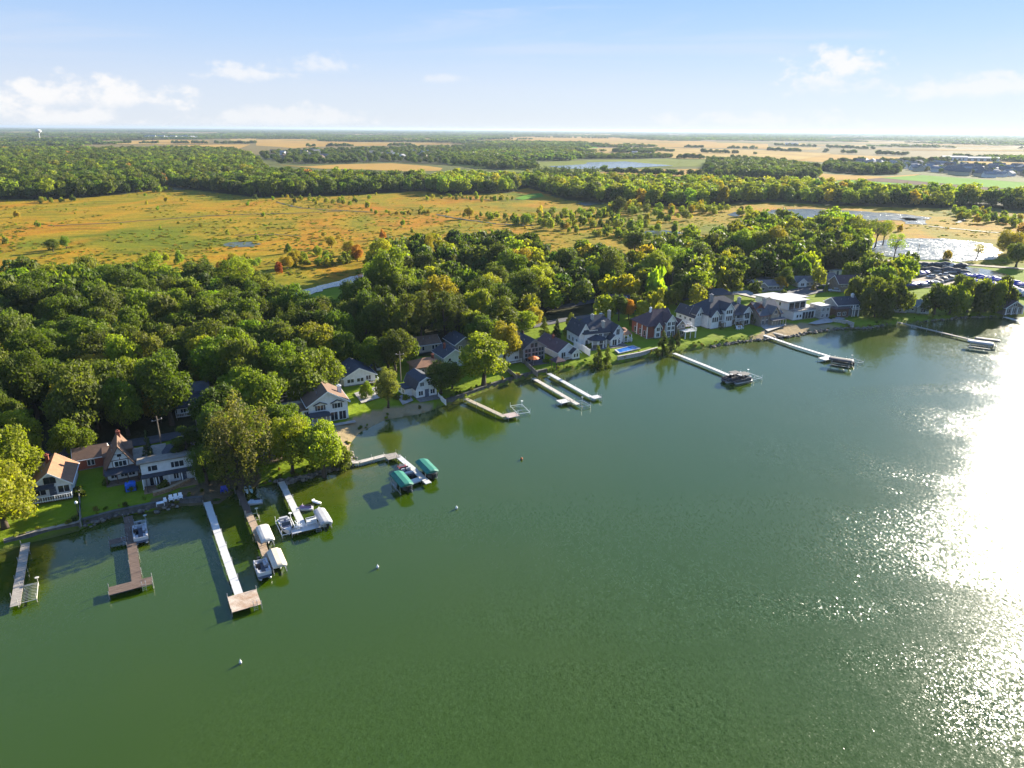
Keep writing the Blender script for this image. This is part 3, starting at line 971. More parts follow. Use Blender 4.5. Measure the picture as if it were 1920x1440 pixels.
# 1 cottage with the orange-tan roof
h = House('cottage', 'small cottage with a sunlit orange-tan gable roof near the left edge', 100, 932, 24)
v = h.vol(0, 0, 6.0, 8.2, 2.5, rh=2.3, rf='tan', trim='trim')
h.win(v, 'f', 0, 2.75, 1.7, 1.15, 2, DARKF)
h.wins(v, 'f', [-1.75, 1.85], .75, 1.7, 1.25, 2)
h.door(v, 'f', .15)
h.win(v, 'r', -1.5, .9, 1.0, 1.1)
h.deck(-3, -2.2, 3.2, 0, .35, 'flr')
h.awning(-2.9, .6, -1.3, -.01, 2.2, 2.5, 'slate')
h.chimney(-.9, 6.2, 4.2, 5.6, .55, 'brick')
# 2 half-timbered house with the brick wing
h = House('half_timbered_house', 'steep-gabled white half-timbered house with a red brick wing behind', 232, 898, 28)
v = h.vol(0, 0, 5.0, 7.0, 2.5, rh=4.3, rf='brown', oh=.5, trim='brown')
v2 = h.vol(-5.2, 7.6, 5.2, 4.2, 2.5, rh=1.3, axis='x', wall='brick', rf='brown', trim='trim')
h.vol(-1.9, 6.6, 2.2, 5.0, 2.3, rh=1.1, axis='x', wall='brown', rf='brown', oh=.2)
h.win(v, 'f', 0, 2.75, 1.9, 1.0, 3)
h.win(v, 'f', 0, 4.6, .7, .6, 1)
h.wins(v, 'f', [-1.4, .2, 1.5], .6, 1.0, 1.3, 2)
h.wins(v2, 'f', [-.4, .25], .8, .45, 1.1, 1)
h.win(v, 'r', 1, 1.0, 1, 1)
tb = [((-2.35, 2.56), (2.35, 2.72)), ((-1.45, 3.95), (1.45, 4.08)), ((-1.35, 2.72), (-1.23, 3.95)), ((1.23, 2.72), (1.35, 3.95)), ((-.06, 4.08), (.06, 4.5)), ((-.9, 5.1), (.9, 5.2))]
for (a, b), (c, d_) in tb:
    MB().box(a, -.05, b, c, -.004, d_).obj('timber', W['brown'], h.e)
h.awning(-2.8, 2.8, -1.9, -.01, 1.9, 2.45, 'slate', 4, .1, 'brown')
h.deck(-2.8, -2.4, 2.8, -.01, .12, '')
h.vol(1.35, 2.0, 1.6, 2.0, 5.2, rh=.9, axis='x', z0=3.2, wall='brown', rf='brown', oh=.2, wname='dormer', excl=False)
h.chimney(.2, 5.6, 5.8, 7.4, .6, 'brick')
# 3 white two-storey lake house
h = House('two_storey_house', 'white two-storey house with a long weathered roof behind four lawn chairs', 319, 905, 27)
v = h.vol(0, 0, 8.6, 4.2, 4.7, 'shed', .9, rf='weather', oh=.55)
v2 = h.vol(-2.7, 6.6, 4.9, 5.0, 3.1, rh=.8, axis='x', rf='weather')
h.vol(-2.4, 4.3, 3.2, 2.2, 3.2, 'flat', 0, rf='weather', oh=.1)
h.vol(2.4, 4.4, 5.4, 5.2, 3.3, 'hip', 1.7, rf='slate', wall='grey')
h.win(v, 'f', -2.9, 3.05, .5, 1.0, 1), h.win(v, 'f', -2.1, 3.05, .9, 1.0, 1), h.win(v, 'f', .9, 3.0, .5, 1.1, 1), h.win(v, 'f', 2.0, 3.0, 1.5, 1.1, 2)
h.wins(v, 'f', [-2.9, -2.1, -1.3], .2, .6, 1.9, 1)
h.win(v, 'f', 1.2, .7, .8, 1.1, 2), h.door(v, 'f', 2.4)
h.win(v2, 'f', .5, 1.2, 1.1, 1.0), h.win(v2, 'l', 0, 1.2, 1.0, 1.0)
h.awning(-4.5, 4.5, -1.1, -.01, 2.15, 2.45, 'slate', 5, .05)
h.deck(-4.3, -3.0, 4.6, -.01, .18, '', mat('warm_paving', (.30, .19, .11), .9, .15, 2))
# retaining wall in front of it is a thing of its own (below)
# 4 shaded white cottage
h = House('cottage', 'long white cottage in tree shade with a white railed deck', 372, 776, 27, clear=3)
v = h.vol(0, 0, 8.6, 5.0, 2.4, rh=1.9, axis='x', rf='slate', wall='white')
v2 = h.vol(.6, 5.4, 5.0, 4.5, 3.9, rh=1.3, axis='x', rf='grey', wall='grey')
h.wins(v, 'f', [-3.0, -1.2, 2.6], .8, 1.0, 1.0), h.door(v, 'f', .8), h.wins(v2, 'f', [-.8, .6], 2.7, .8, .7)
h.deck(-4.6, -2.2, 4.9, 0, .7, 'flr')
# 5 brown cabin half hidden by the trees on the point
h = House('cabin', 'dark brown cabin with a weathered gable roof behind the point trees', 508, 862, 30, clear=2)
v = h.vol(0, 0, 4.6, 6.2, 2.5, rh=1.5, rf='weather', wall='brown')
h.wins(v, 'f', [-1.2], .8, 1.1, 1.1), h.door(v, 'f', .7)
h.vol(.6, 6.3, 3.6, 2.8, 2.2, rh=1.0, rf='weather', wall='brown')
h.deck(-2.3, -1.8, 2.3, 0, .25, 'fl', rm='brown')
h.chimney(1.1, 3.2, 3.2, 4.6, .6, 'brick')
# 6 big white gabled house on the beach
h = House('gabled_house', 'big white gabled house with dark shutters beside the sunlit beach lawn', 618, 790, 26)
v = h.vol(0, 0, 8.6, 8.0, 4.5, rh=2.7, rf='brown', trim='trim', oh=.5)
v2 = h.vol(-6.6, 3.0, 5.4, 4.6, 2.5, rh=1.4, axis='x', rf='weather', wall='cream')
v3 = h.vol(-4.6, .6, 2.2, 6.4, 3.4, 'shed', .01, rf='brown', oh=.3)
for u in (-1.75, 2.0):
    h.win(v, 'f', u, 3.0, 1.3, 1.15, 2)
    for k in (-1, 1):
        MB().box(u + k * .9 - .2, -.05, 3.0, u + k * .9 + .2, -.004, 4.15).obj('shutter', DARKF, h.e)
    MB().prism([(u - 1.5, 4.35), (u, 5.0), (u + 1.5, 4.35), (u + 1.5, 4.22), (u, 4.86), (u - 1.5, 4.22)], -.35, -.004).obj('pediment', RF['slate'], h.e)
h.wins(v, 'f', [1.15, 3.0], .15, 1.5, 1.95, 2), h.win(v3, 'f', -.2, 2.0, .9, .9, 2)
h.vol(-2.6, -1.9, 4.9, 1.86, 2.2, 'hip', .9, rf='slate', wall='grey', oh=.3, wname='porch_wall')
h.posts([-5.0, -4.0, -3.0, -2.0, -1.0, -.2], [-2.05], .05, 2.2, .07)
h.deck(-5.2, -3.2, 5.2, -2.0, .2, '', CONC, name='terrace')
h.chimney(3.5, 4.0, 4.5, 6.6, .8, 'white_b')
# 7 beige house under the oaks
h = House('beige_house', 'beige two-storey house under the oaks with a white railed porch', 548, 742, 26, clear=3)
v = h.vol(1.2, 0, 3.6, 5.5, 4.4, rh=1.4, rf='grey', wall='beige')
h.wins(v, 'f', [-.5, .5], 3.0, .6, .9, 1), h.door(v, 'f', .1, 1.8, 1.9, m=W['trim'])
v = h.vol(-2.4, .4, 3.6, 4.6, 2.4, 'shed', .5, rf='grey', wall='beige')
h.wins(v, 'f', [-.8, .8], .9, 1.0, 1.0), h.deck(-4.4, -1.4, -.7, .4, .5, 'flr')
# 8 white bungalow
h = House('bungalow', 'white bungalow with a dark blue-grey gable roof behind the gravel parking', 675, 721, 27, clear=2)
v = h.vol(0, 0, 8.2, 9.0, 2.4, rh=2.1, rf='slate', trim='trim')
v2 = h.vol(-5.4, 1.4, 2.8, 5.0, 2.0, 'shed', .3, rf='slate')
h.wins(v, 'f', [-2.8, -1.9, -.3, .6], .9, .75, .9, 1), h.win(v, 'f', 2.3, .5, 1.2, 1.7, 2), h.win(v2, 'f', 0, .8, 1.5, .8, 2)
h.deck(1.2, -1.6, 4.6, 0, .6, 'fr')
# 9 gambrel house
h = House('gambrel_house', 'small white gambrel-roofed house right above the water', 800, 744, 30)
v = h.vol(0, 0, 5.4, 7.2, 2.5, 'gambrel', 2.6, rf='slate', trim='trim')
h.wins(v, 'f', [-1.1, 1.0], 3.0, .95, .95, 2), h.wins(v, 'f', [-1.5, 1.6], .7, 1.1, 1.1, 2), h.door(v, 'f', .1)
v2 = h.vol(-3.7, 2.2, 1.9, 4.6, 2.1, 'shed', .3, rf='slate', oh=.2)
h.wins(v2, 'l', [-1, 1], .8, .9, .9), h.deck(-2.8, -2.6, 3.0, 0, .1, '', mat('grey_paving', (.2, .19, .18), .9, .12, 1.5), name='patio_slab')
# 10 pale green gable and the brown hip-roofed house beside it
h = House('pale_green_house', 'pale green gabled house left of the big lawn oak', 853, 688, 30, clear=1)
v = h.vol(0, 0, 6.4, 7.0, 3.3, rh=1.8, wall='pale', trim='trim')
h.wins(v, 'f', [-1.5, 1.5], 2.0, .75, .75, 1), h.win(v, 'f', 0, .5, 1.2, 1.0)
h.chimney(-1.2, 4, 4.4, 5.8, .55, 'brick')
h = House('hip_roofed_house', 'brown hip-roofed house left of the pale green house', 806, 702, 28, clear=1)
v = h.vol(0, 0, 7.4, 5.8, 2.3, 'hip', 1.7, rf='tan', wall='taupe', oh=.5)
h.wins(v, 'f', [-2.2, .2, 2.2], .8, 1.1, 1.0)
h.chimney(2.2, 3.2, 3.0, 4.4, .6, 'brick')
h = House('beige_cottage', 'beige cottage among the shaggy pines', 806, 660, 28, clear=2)
v = h.vol(0, 0, 6.4, 6, 2.6, rh=1.6, axis='x', rf='brown', wall='cream', trim='trim')
h.wins(v, 'f', [-2, 1.1, 2.1], .8, .7, 1.2, 1)
h = House('grey_house', 'grey dark-roofed house behind the pale green gable', 872, 664, 28, clear=1)
v = h.vol(0, 0, 6.0, 8, 3.4, rh=1.9, rf='slate', wall='grey', trim='trim')
h.wins(v, 'f', [-1.5, 1.2], 1.8, 1, 1), h.win(v, 'l', 0, 1.6, 1.2, 1)
# 12-14 the three between the lawns
h = House('narrow_house', 'narrow white house with two stacked windows right of the lawn oak', 962, 679, 29)
v = h.vol(0, 0, 4.2, 6, 4.2, 'shed', .5, rf='slate', wall='white')
h.win(v, 'f', 1.0, 3.0, 1.0, .8), h.win(v, 'f', 1.0, .9, 1.0, .8), h.win(v, 'f', -1, 3.0, .9, .8)
h.deck(-2.1, -1.8, 2.4, 0, .4, 'fr')
h = House('glass_front_house', 'grey gabled house with a glass front and orange umbrella terrace', 1001, 678, 29)
v = h.vol(0, 0, 7.0, 9.5, 4.3, rh=2.3, rf='slate', wall='grey', trim='grey')
for zz, hh in ((.3, 1.2), (1.8, .9), (3.0, 1.0)):
    h.wins(v, 'f', [-2.5, -1.5, -.2, .8, 1.9, 2.7], zz, .8, hh, 1, W['grey'])
h.wins(v, 'f', [-.6, .6], 4.3, .9, 1.2, 1, W['grey'])
h.win(v, 'l', 1, 2.2, 1.2, 1.0), h.deck(-3.5, -3.2, 3.5, 0, .15, '', mat('dark_paving', (.12, .1, .1), .9, .15, 1.5), name='terrace')
h = House('white_house', 'white house with a long plum-brown roof beside the lawn point', 1066, 672, 29)
v = h.vol(-.4, 0, 6.2, 12, 2.5, rh=2.2, rf='purple', trim='trim')
v2 = h.vol(1.5, -1.5, 2.5, 3.0, 2.1, rh=1.0, rf='slate', trim='trim', excl=False)
h.wins(v2, 'f', [-.45, .45], .7, .55, 1.0, 1), h.win(v, 'f', -1.4, .3, 1.3, 1.8, 2), h.chimney(-.9, 7, 4.0, 5.2, .5, 'brick')
h.deck(-2.8, -1.8, .1, 0, .5, 'f')
# 15 porch house
h = House('porch_house', 'large pale blue-white house with dark hip roof, round porch and three chimneys', 1132, 646, 22)
v = h.vol(0, 0, 13.4, 10.5, 3.9, 'hip', 4.3, rf='slate', oh=.5)
v2 = h.vol(-6.2, .8, 3.6, 8.5, 3.9, rh=3.0, rf='slate', trim='trim')
v3 = h.vol(3.9, -1.4, 2.9, 5, 4.2, rh=1.9, rf='slate', trim='trim')
v4 = h.vol(2.2, -2.6, 2.6, 2.6, 2.3, rh=1.2, rf='slate', trim='trim', excl=False)
v5 = h.vol(-3.4, .3, 2.6, 3.6, 5.0, 'hip', 1.0, rf='slate', z0=2.6, excl=False, wname='bay', oh=.25)
h.wins(v5, 'f', [-.6, .6], 3.4, .85, 1.3, 2), h.win(v3, 'f', 0, 3.2, 1.1, 1.7, 2), h.wins(v3, 'f', [0], .4, 1.6, 1.7, 3), h.win(v4, 'f', 0, .3, 1.4, 1.8, 2)
h.wins(v, 'f', [-1.3, .3, 1.4], 2.5, 1.0, 1.1, 3), h.wins(v, 'f', [-5.8, -.8, .8], .5, 1.1, 1.5, 2), h.wins(v2, 'l', [-2.5, 0, 2.5], .7, .9, 1.2), h.win(v2, 'f', 0, 4.0, .9, 1.0)
R8 = [(-2.9 + 3.0 * math.cos(R(a)), -1.0 + 2.5 * math.sin(R(a))) for a in range(180, 361, 36)]
R8 = [(R8[0][0], .2)] + R8 + [(R8[-1][0], .2)]
mb = MB()
n = len(R8)
V = [(x, y, 2.35) for x, y in R8] + [(x, y, 2.5) for x, y in R8] + [(-2.9, .0, 3.6)]
mb.add(V, [tuple(range(n - 1, -1, -1))] + [(i, (i + 1) % n, n + (i + 1) % n, n + i) for i in range(n)] + [(n + i, n + (i + 1) % n, 2 * n) for i in range(n)])
mb.obj('porch_roof', RF['slate'], h.e)
for x, y in R8[1:-1]:
    h.posts([x * .97 - .06], [y * .94], .05, 2.36, .12)
h.awning(6.6, 9.6, -.6, 4.2, 2.5, 3.4, 'tan', 3, .05)
h.deck(6.6, -.6, 9.6, 4.2, .3, 'fr'), h.posts([9.4], [1.5, 3.6], .3, 2.9)
h.deck(-6.5, -4.3, 6.4, -.01, .12, '', mat('stone_terrace', (.16, .15, .14), .9, .15, 1.5), name='terrace')
for x, y, z1 in ((-2.2, 4.0, 8.6), (0.1, 1.2, 7.0), (4.3, 5.2, 9.0)):
    h.chimney(x, y, 4.0, z1, .8, 'stone')
# 16 purple roof
h = House('plum_roofed_house', 'large house with plum-brown roof, brick side and tall white glass bay', 1248, 631, 22)
v = h.vol(-.6, 0, 12.4, 9.5, 3.9, 'hip', 4.0, rf='purple', wall='brick', oh=.5)
v2 = h.vol(.9, -1.2, 3.0, 5.5, 5.4, rh=1.9, rf='purple', wall='white', trim='trim')
v3 = h.vol(4.4, -1.6, 3.0, 5.0, 4.0, rh=1.5, rf='purple', wall='taupe', trim='trim')
v4 = h.vol(-3.4, -.6, 2.0, 3.0, 3.7, rh=1.3, rf='purple', wall='white', trim='trim', excl=False)
v5 = h.vol(3.4, 7.0, 6.0, 5.5, 3.9, rh=2.6, axis='x', rf='purple', wall='white', trim='trim')
for zz, hh in ((.4, 1.7), (2.5, 1.1), (3.9, 1.1)):
    h.wins(v2, 'f', [-.75, .75], zz, 1.05, hh, 2)
h.wins(v3, 'f', [-.7, .7], 2.9, .9, 1.0, 2), h.wins(v3, 'f', [0], .6, 1.8, 1.4, 3), h.win(v4, 'f', 0, 2.3, 1.1, 1.1, 2), h.win(v4, 'f', 0, .5, 1.1, 1.2, 2)
h.wins(v, 'f', [-1.5], 2.3, 1.0, 1.1, 2), h.wins(v, 'l', [-2.6, .4, 3.0], .6, 1.0, 1.6, 1)
h.posts([-6.9], [.2, 3.2, 6.2], 0, 3.9, .12)
h.deck(4.0, -4.6, 8.2, -1.7, 2.3, 'fr', mat('white_deck', (.62, .62, .60), .6, .05, 1.5)), h.posts([8.0, 4.3], [-4.4], .05, 2.2, .1)
h.deck(6.2, -1.6, 8.6, 2.2, 3.1, 'fr'), h.posts([8.4], [-1.4, 2.0], .05, 3.0, .1)
h.chimney(-3.0, 5.0, 6.4, 8.4, .55, 'trim')
# 17 the big white lake house
h = House('white_lake_house', 'biggest white house with slate roof, many gables and tall grey chimney', 1362, 611, 27)
v = h.vol(0, 0, 16.5, 11, 4.5, 'hip', 4.6, rf='slate', oh=.5)
vL = h.vol(-9.2, 3.4, 3.6, 9.5, 3.6, rh=2.4, axis='y', rf='slate', wall='white', trim='trim')
v1 = h.vol(-6.2, -1.0, 3.3, 5, 4.4, rh=1.8, rf='slate', trim='trim')
v2 = h.vol(-.6, -1.3, 3.4, 6, 6.2, rh=1.8, rf='slate', trim='trim')
v3 = h.vol(7.0, -1.8, 3.3, 6, 4.6, rh=1.7, rf='slate', trim='trim')
d1 = h.vol(-9.6, 3.0, 2.4, 2.6, 4.9, rh=1.8, rf='slate', z0=3.2, trim='trim', wname='dormer', excl=False)
d2 = h.vol(3.4, 2.0, 2.2, 2.4, 6.3, 'shed', .4, rf='slate', z0=4.7, wname='dormer', excl=False, oh=.2)
h.vol(.6, 2.8, 5.0, 6.5, 6.6, 'hip', 1.8, rf='slate', z0=4.4, wname='upper_wall', excl=False)
h.wins(v1, 'f', [-.9, 0, .9], 2.3, .7, 1.6, 1), h.wins(v2, 'f', [-.9, 0, .9], 4.6, .7, 1.2, 1), h.wins(v2, 'f', [-.9, 0, .9], 2.2, .7, 1.6, 1), h.win(v3, 'f', 0, 2.2, 2.0, 2.0, 3), h.win(v3, 'f', 0, .3, 1.8, 1.4, 2)
h.wins(v, 'f', [-3.6, -2.8], 2.3, .65, 1.6, 1), h.wins(v, 'f', [2.2, 3.6, 4.8], 2.2, 1.1, 1.9, 2), h.wins(v, 'f', [-3, 2.6, 4.4], .3, 1.2, 1.5, 2), h.wins(d1, 'f', [-.5, .5], 3.9, .5, .8, 1), h.wins(d2, 'f', [-.5, .5], 5.1, .6, .7, 1)
h.wins(vL, 'l', [-2.5, 0, 2.6], 1.8, .9, .8, 2), h.wins(vL, 'f', [0], 3.9, .8, .8, 2)
h.awning(1.4, 5.4, -2.6, -.01, 3.9, 4.4, 'slate')
h.deck(1.3, -3.0, 5.3, -.01, 2.0, 'f'), h.posts([1.6, 3.4, 5.1], [-2.6], 0, 2.0, .11), h.posts([1.5, 5.2], [-2.4], 2.0, 3.9, .08)
h.deck(-4.4, -2.2, -2.4, -.01, 2.0, 'f')
h.chimney(-4.0, 4.2, 6.0, 10.2, 1.0, 'grey'), h.chimney(7.8, 3.4, 5.0, 8.2, .9, 'stone')
# 18 craftsman
h = House('craftsman_house', 'brown-roofed craftsman house with red trim and columned porch', 1443, 609, 28)
v = h.vol(0, 0, 10, 8.5, 3.8, rh=3.4, axis='x', rf='grey', wall='taupe', trim='brick')
v2 = h.vol(1.2, -.8, 3.4, 5, 4.3, rh=2.0, rf='grey', wall='beige', trim='beige')
v3 = h.vol(-3.4, 2.2, 3.0, 3.4, 5.8, rh=1.4, rf='purple', wall='brick', z0=3.6, trim='brick', wname='dormer', excl=False)
h.win(v2, 'f', 0, 3.9, 1.2, 1.2, 2), h.wins(v, 'f', [-3.4, -1.6, 3.4, 4.4], 2.2, 1.0, 1.3, 2), h.wins(v, 'f', [-3.4, -1.6, 1.2, 3.4], .4, 1.1, 1.5, 2), h.win(v3, 'f', 0, 4.4, 1.0, .9)
h.awning(-1.4, 5.2, -2.4, -.9, 2.0, 2.4, 'grey', 6, .05, 'cream')
h.chimney(-.6, 3.0, 6.2, 8.6, .8, 'stone'), h.chimney(4.2, 5.4, 5.6, 7.8, .8, 'cream')
# 19 modern house
h = House('modern_house', 'modern white house with a big light grey mono-pitch roof', 1516, 597, 26)
v = h.vol(-1.0, 0, 13, 13, 3.0, 'flat', 0, rf='light', wall='white_b', oh=.15)
v2 = h.vol(-4.0, 2.2, 8.4, 15.5, 6.2, 'shed', .8, rf='light', z0=3.25, wall='white_b', oh=.9, wname='upper_wall')
v2b = h.vol(2.9, 7.0, 5.0, 8, 5.8, 'shed', .5, rf='light', z0=3.25, wall='stone', oh=.8, wname='upper_wall', excl=False)
v3 = h.vol(5.2, -2.2, 4.6, 5.0, 4.4, 'flat', 0, rf='light', wall='stone', oh=.05)
h.wins(v, 'f', [-4.6, -3.2], .9, .8, 1.0, 1), h.wins(v, 'f', [-1.6, -.2, 1.2, 2.6], .3, 1.0, 2.2, 1, DARKF), h.wins(v3, 'f', [-1.1, 1.0], 2.6, 1.0, 1.2, 2), h.wins(v3, 'f', [-1.1, 1.0], .5, 1.0, 1.2, 2)
h.wins(v2, 'f', [-2.6, 0, 2.6], 3.5, 2.1, 2.2, 2, DARKF), h.wins(v2, 'l', [-4, 0, 4], 4.2, .8, 1.2, 1), h.wins(v2b, 'f', [-1, 1], 3.6, 1.4, 1.7, 2, DARKF), h.win(v3, 'r', 0, 2.4, 1.2, 1.2)
h.deck(-7.4, .1, 5.4, 2.1, 3.26, 'fl', CONC, 'grey', 'balcony')
# 20-23 behind
h = House('grey_garage', 'grey garage with a wide dark hip roof behind the big white house', 1352, 566, 12, group='garages and sheds')
v = h.vol(0, 0, 10.5, 7, 2.7, 'hip', 1.9, rf='slate', wall='beige', oh=.6)
h.win(v, 'f', .5, 1.6, 1.6, .5, 2)
h = House('gabled_garage', 'white-trimmed gabled garage behind the porch house', 1163, 583, -12, group='garages and sheds', clear=1)
v = h.vol(0, 0, 8.5, 6.5, 2.7, rh=2.5, axis='x', rf='purple', wall='taupe', trim='trim')
v2 = h.vol(-2.8, -1.2, 3.4, 4, 2.6, rh=2.3, rf='purple', wall='taupe', trim='trim')
v3 = h.vol(1.8, .8, 2.0, 2.4, 4.3, rh=1.0, rf='purple', z0=2.6, wall='taupe', trim='trim', wname='dormer', excl=False)
h.win(v2, 'f', 0, 2.9, .8, .8), h.win(v3, 'f', 0, 3.3, .9, .8, 2), h.door(v2, 'f', 0, 2.4, 2.0, m=W['trim']), h.door(v, 'f', 2.2, 2.2, 2.0, m=W['trim'])
h = House('slate_blue_house', 'dark slate-blue house with white porch columns left of the huge oak', 1588, 592, 16)
v = h.vol(0, 0, 9, 7, 4.2, rh=2.0, axis='x', rf='slate', wall='blue', trim='trim')
v2 = h.vol(-3.6, -1.5, 5.4, 3.4, 3.0, 'flat', 0, rf='purple', wall='brown')
h.wins(v, 'f', [1.4, 2.6], 2.6, .9, 1.1), h.wins(v2, 'f', [-1.2, 1.0], .8, 1.2, 1.1), h.posts([1.0, 2.0, 3.6], [-1.2], 0, 4.0, .12), h.deck(.6, -1.4, 4.2, 0, 2.3, 'f'), h.chimney(3.6, 3, 4.6, 7, .8, 'white_b')
h = House('taupe_house', 'taupe house with a steep front gable behind the slate-blue house', 1592, 547, 8, clear=1)
v = h.vol(0, 0, 9.6, 7, 3.6, rh=2.6, axis='x', rf='purple', wall='taupe', trim='trim')
v2 = h.vol(2.4, -1.2, 4.2, 4, 3.6, rh=2.6, rf='purple', wall='taupe', trim='trim')
h.wins(v, 'f', [-3.4, -1.8], 2.2, .9, .9), h.wins(v2, 'f', [-.8, .8], 2.2, .8, 1.0), h.wins(v2, 'f', [0], .4, 1.6, 1.2, 2)
for px_, py_, wv, dv, nm, lab in [(1442, 546, 12, 6.5, 'low_house', 'low dark-roofed house left of the modern house driveway'), (1512, 538, 9, 6, 'low_house', 'low house with a pale front gable behind the modern house'), (1545, 532, 11, 6.5, 'low_house', 'long low dark-roofed house right behind the modern house'), (1250, 560, 7, 5, 'low_house', 'dark low house half hidden behind the yellow elms')]:
    h = House(nm, lab, px_, py_, 6, clear=1)
    v = h.vol(0, 0, wv, dv, 2.4, rh=1.7, axis='x', rf='grey', wall='cream' if px_ == 1512 else 'grey', trim='trim')
    v2 = h.vol(-wv * .28, -1.2, 3.6, 3, 2.4, rh=1.5, rf='grey', wall='white' if px_ == 1512 else 'grey', trim='trim', excl=False)
    h.wins(v, 'f', [.4, 2.2, 3.6], .9, 1.0, 1.0), h.win(v2, 'f', 0, .8, 1.4, 1.1)
h = House('long_house', 'long low grey-green house on the shore lawn at the right', 1702, 586, -14)
v = h.vol(0, 0, 12, 6, 2.7, rh=1.6, axis='x', rf='green', wall='green', trim='trim')
v2 = h.vol(4.6, -.9, 4.0, 5, 2.7, rh=1.7, rf='green', wall='green', trim='trim', excl=False)
h.wins(v, 'f', [-3.5, -.8, 1.4], 1.0, .7, .7, 1), h.win(v2, 'f', 0, .7, 1.6, 1.2, 2), h.deck(-5.8, -1.8, -1.0, 0, .3, 'f')
h = House('white_framed_pavilion', 'white-framed gabled pavilion at the right edge by the shore', 1903, 590, 12)
v = h.vol(0, .8, 7.6, 6, 2.6, rh=2.2, rf='purple', wall='taupe', trim='trim')
h.posts([-3.6, -1.2, 1.2, 3.6], [.5], 0, 2.6, .12), h.wins(v, 'f', [-2.4, 0, 2.4], .4, 1.7, 1.9, 2), h.win(v, 'f', 0, 2.9, 1.6, 1.0, 2)
h = House('marina_shed', 'white marina shed with a blue-grey roof beside the boat yard', 1692, 514, 4, group='garages and sheds')
v = h.vol(0, 0, 9.5, 5.5, 2.4, rh=1.5, axis='x', rf='bluegrey', wall='white_b')
h.wins(v, 'f', [-2.5, 0, 2.5], 1.0, .9, .7, 1), h.door(v, 'f', 4.0, .9, 1.9)
h = House('boathouse', 'small boathouse with a pale blue-grey gable among the dark oaks', 833, 506, 24, group='garages and sheds', clear=3)
v = h.vol(0, 0, 5, 6, 2.5, rh=2.3, rf='bluegrey', wall='white', trim='trim')
h.wins(v, 'f', [-1.1, 1.1], .8, .9, 1.0), h.win(v, 'f', 0, 2.8, .7, .7)
h = House('garden_shed', 'tiny white shed among the trees above the grey garage', 1399, 496, 20, group='garages and sheds', clear=3)
v = h.vol(0, 0, 4, 3, 2.1, rh=1.2, rf='bluegrey', wall='white')
h.door(v, 'f', 0)
h = House('white_shed', 'small white roofed shed above the low houses', 1570, 516, 10, group='garages and sheds', clear=3)
v = h.vol(0, 0, 4.5, 3, 2.1, 'shed', .4, rf='light', wall='white')
h.door(v, 'f', 0)

# far houses: each its own walls and roof, too small to show more
def far_house_meshes(w_, d_, ht, rh, wm, rm):
    a = MB().prism([(-w_ / 2, 0), (w_ / 2, 0), (w_ / 2, ht), (0, ht + rh - .05), (-w_ / 2, ht)], -d_ / 2, d_ / 2).mesh('wall', wm)
    b = MB().prism([(-w_ / 2 - .5, ht - .2), (0, ht + rh), (w_ / 2 + .5, ht - .2), (w_ / 2 + .5, ht + .05), (0, ht + rh + .3), (-w_ / 2 - .5, ht + .05)], -d_ / 2 - .5, d_ / 2 + .5).mesh('roof', rm)
    return a, b


FH = [far_house_meshes(11, 15, 4.5, 3.5, W['white_b'], RF['pale']), far_house_meshes(12, 17, 5, 4, W['cream'], RF['grey']), far_house_meshes(10, 13, 4.2, 3.2, W['beige'], RF['brown'])]


def far_house(x, y, k, s, label, group, name='suburban_house'):
    e = empty(name, x, y, 1.1, rng.uniform(0, 3.14), label, 'house', group)
    e.scale = (s, s, s)
    link('wall', FH[k][0], e)
    link('roof', FH[k][1], e)


Q = []
while len(Q) < 96:
    px_, py_ = rng.uniform(1610, 1935), rng.uniform(303, 334)
    lo = 303 + (px_ - 1610) * .045
    if py_ < lo or py_ > lo + 8 + (px_ - 1610) * .05:
        continue
    x, y = at(px_, py_)
    if all(math.hypot(x - a, y - b) > 20 for a, b in Q):
        Q.append((x, y))
        far_house(x, y, int(rng.choice(3, p=[.45, .45, .1])), rng.uniform(.85, 1.15), 'grey-roofed suburban house in the dense estate beyond the green fields', 'houses of the far estate on the right')
for i in range(16):
    x, y = at(268 + i * 6.6 + rng.normal(0, 2), 259.2 + rng.normal(0, .5))
    far_house(x, y, 0, rng.uniform(1.5, 2.2), 'white house in the row on the far plain at upper left', 'white houses on the far plain')
for i in range(34):
    x, y = at(rng.uniform(500, 900), rng.uniform(284, 299))
    far_house(x, y, int(rng.integers(3)), rng.uniform(.9, 1.3), 'small house among the trees of the distant village', 'houses of the distant village')
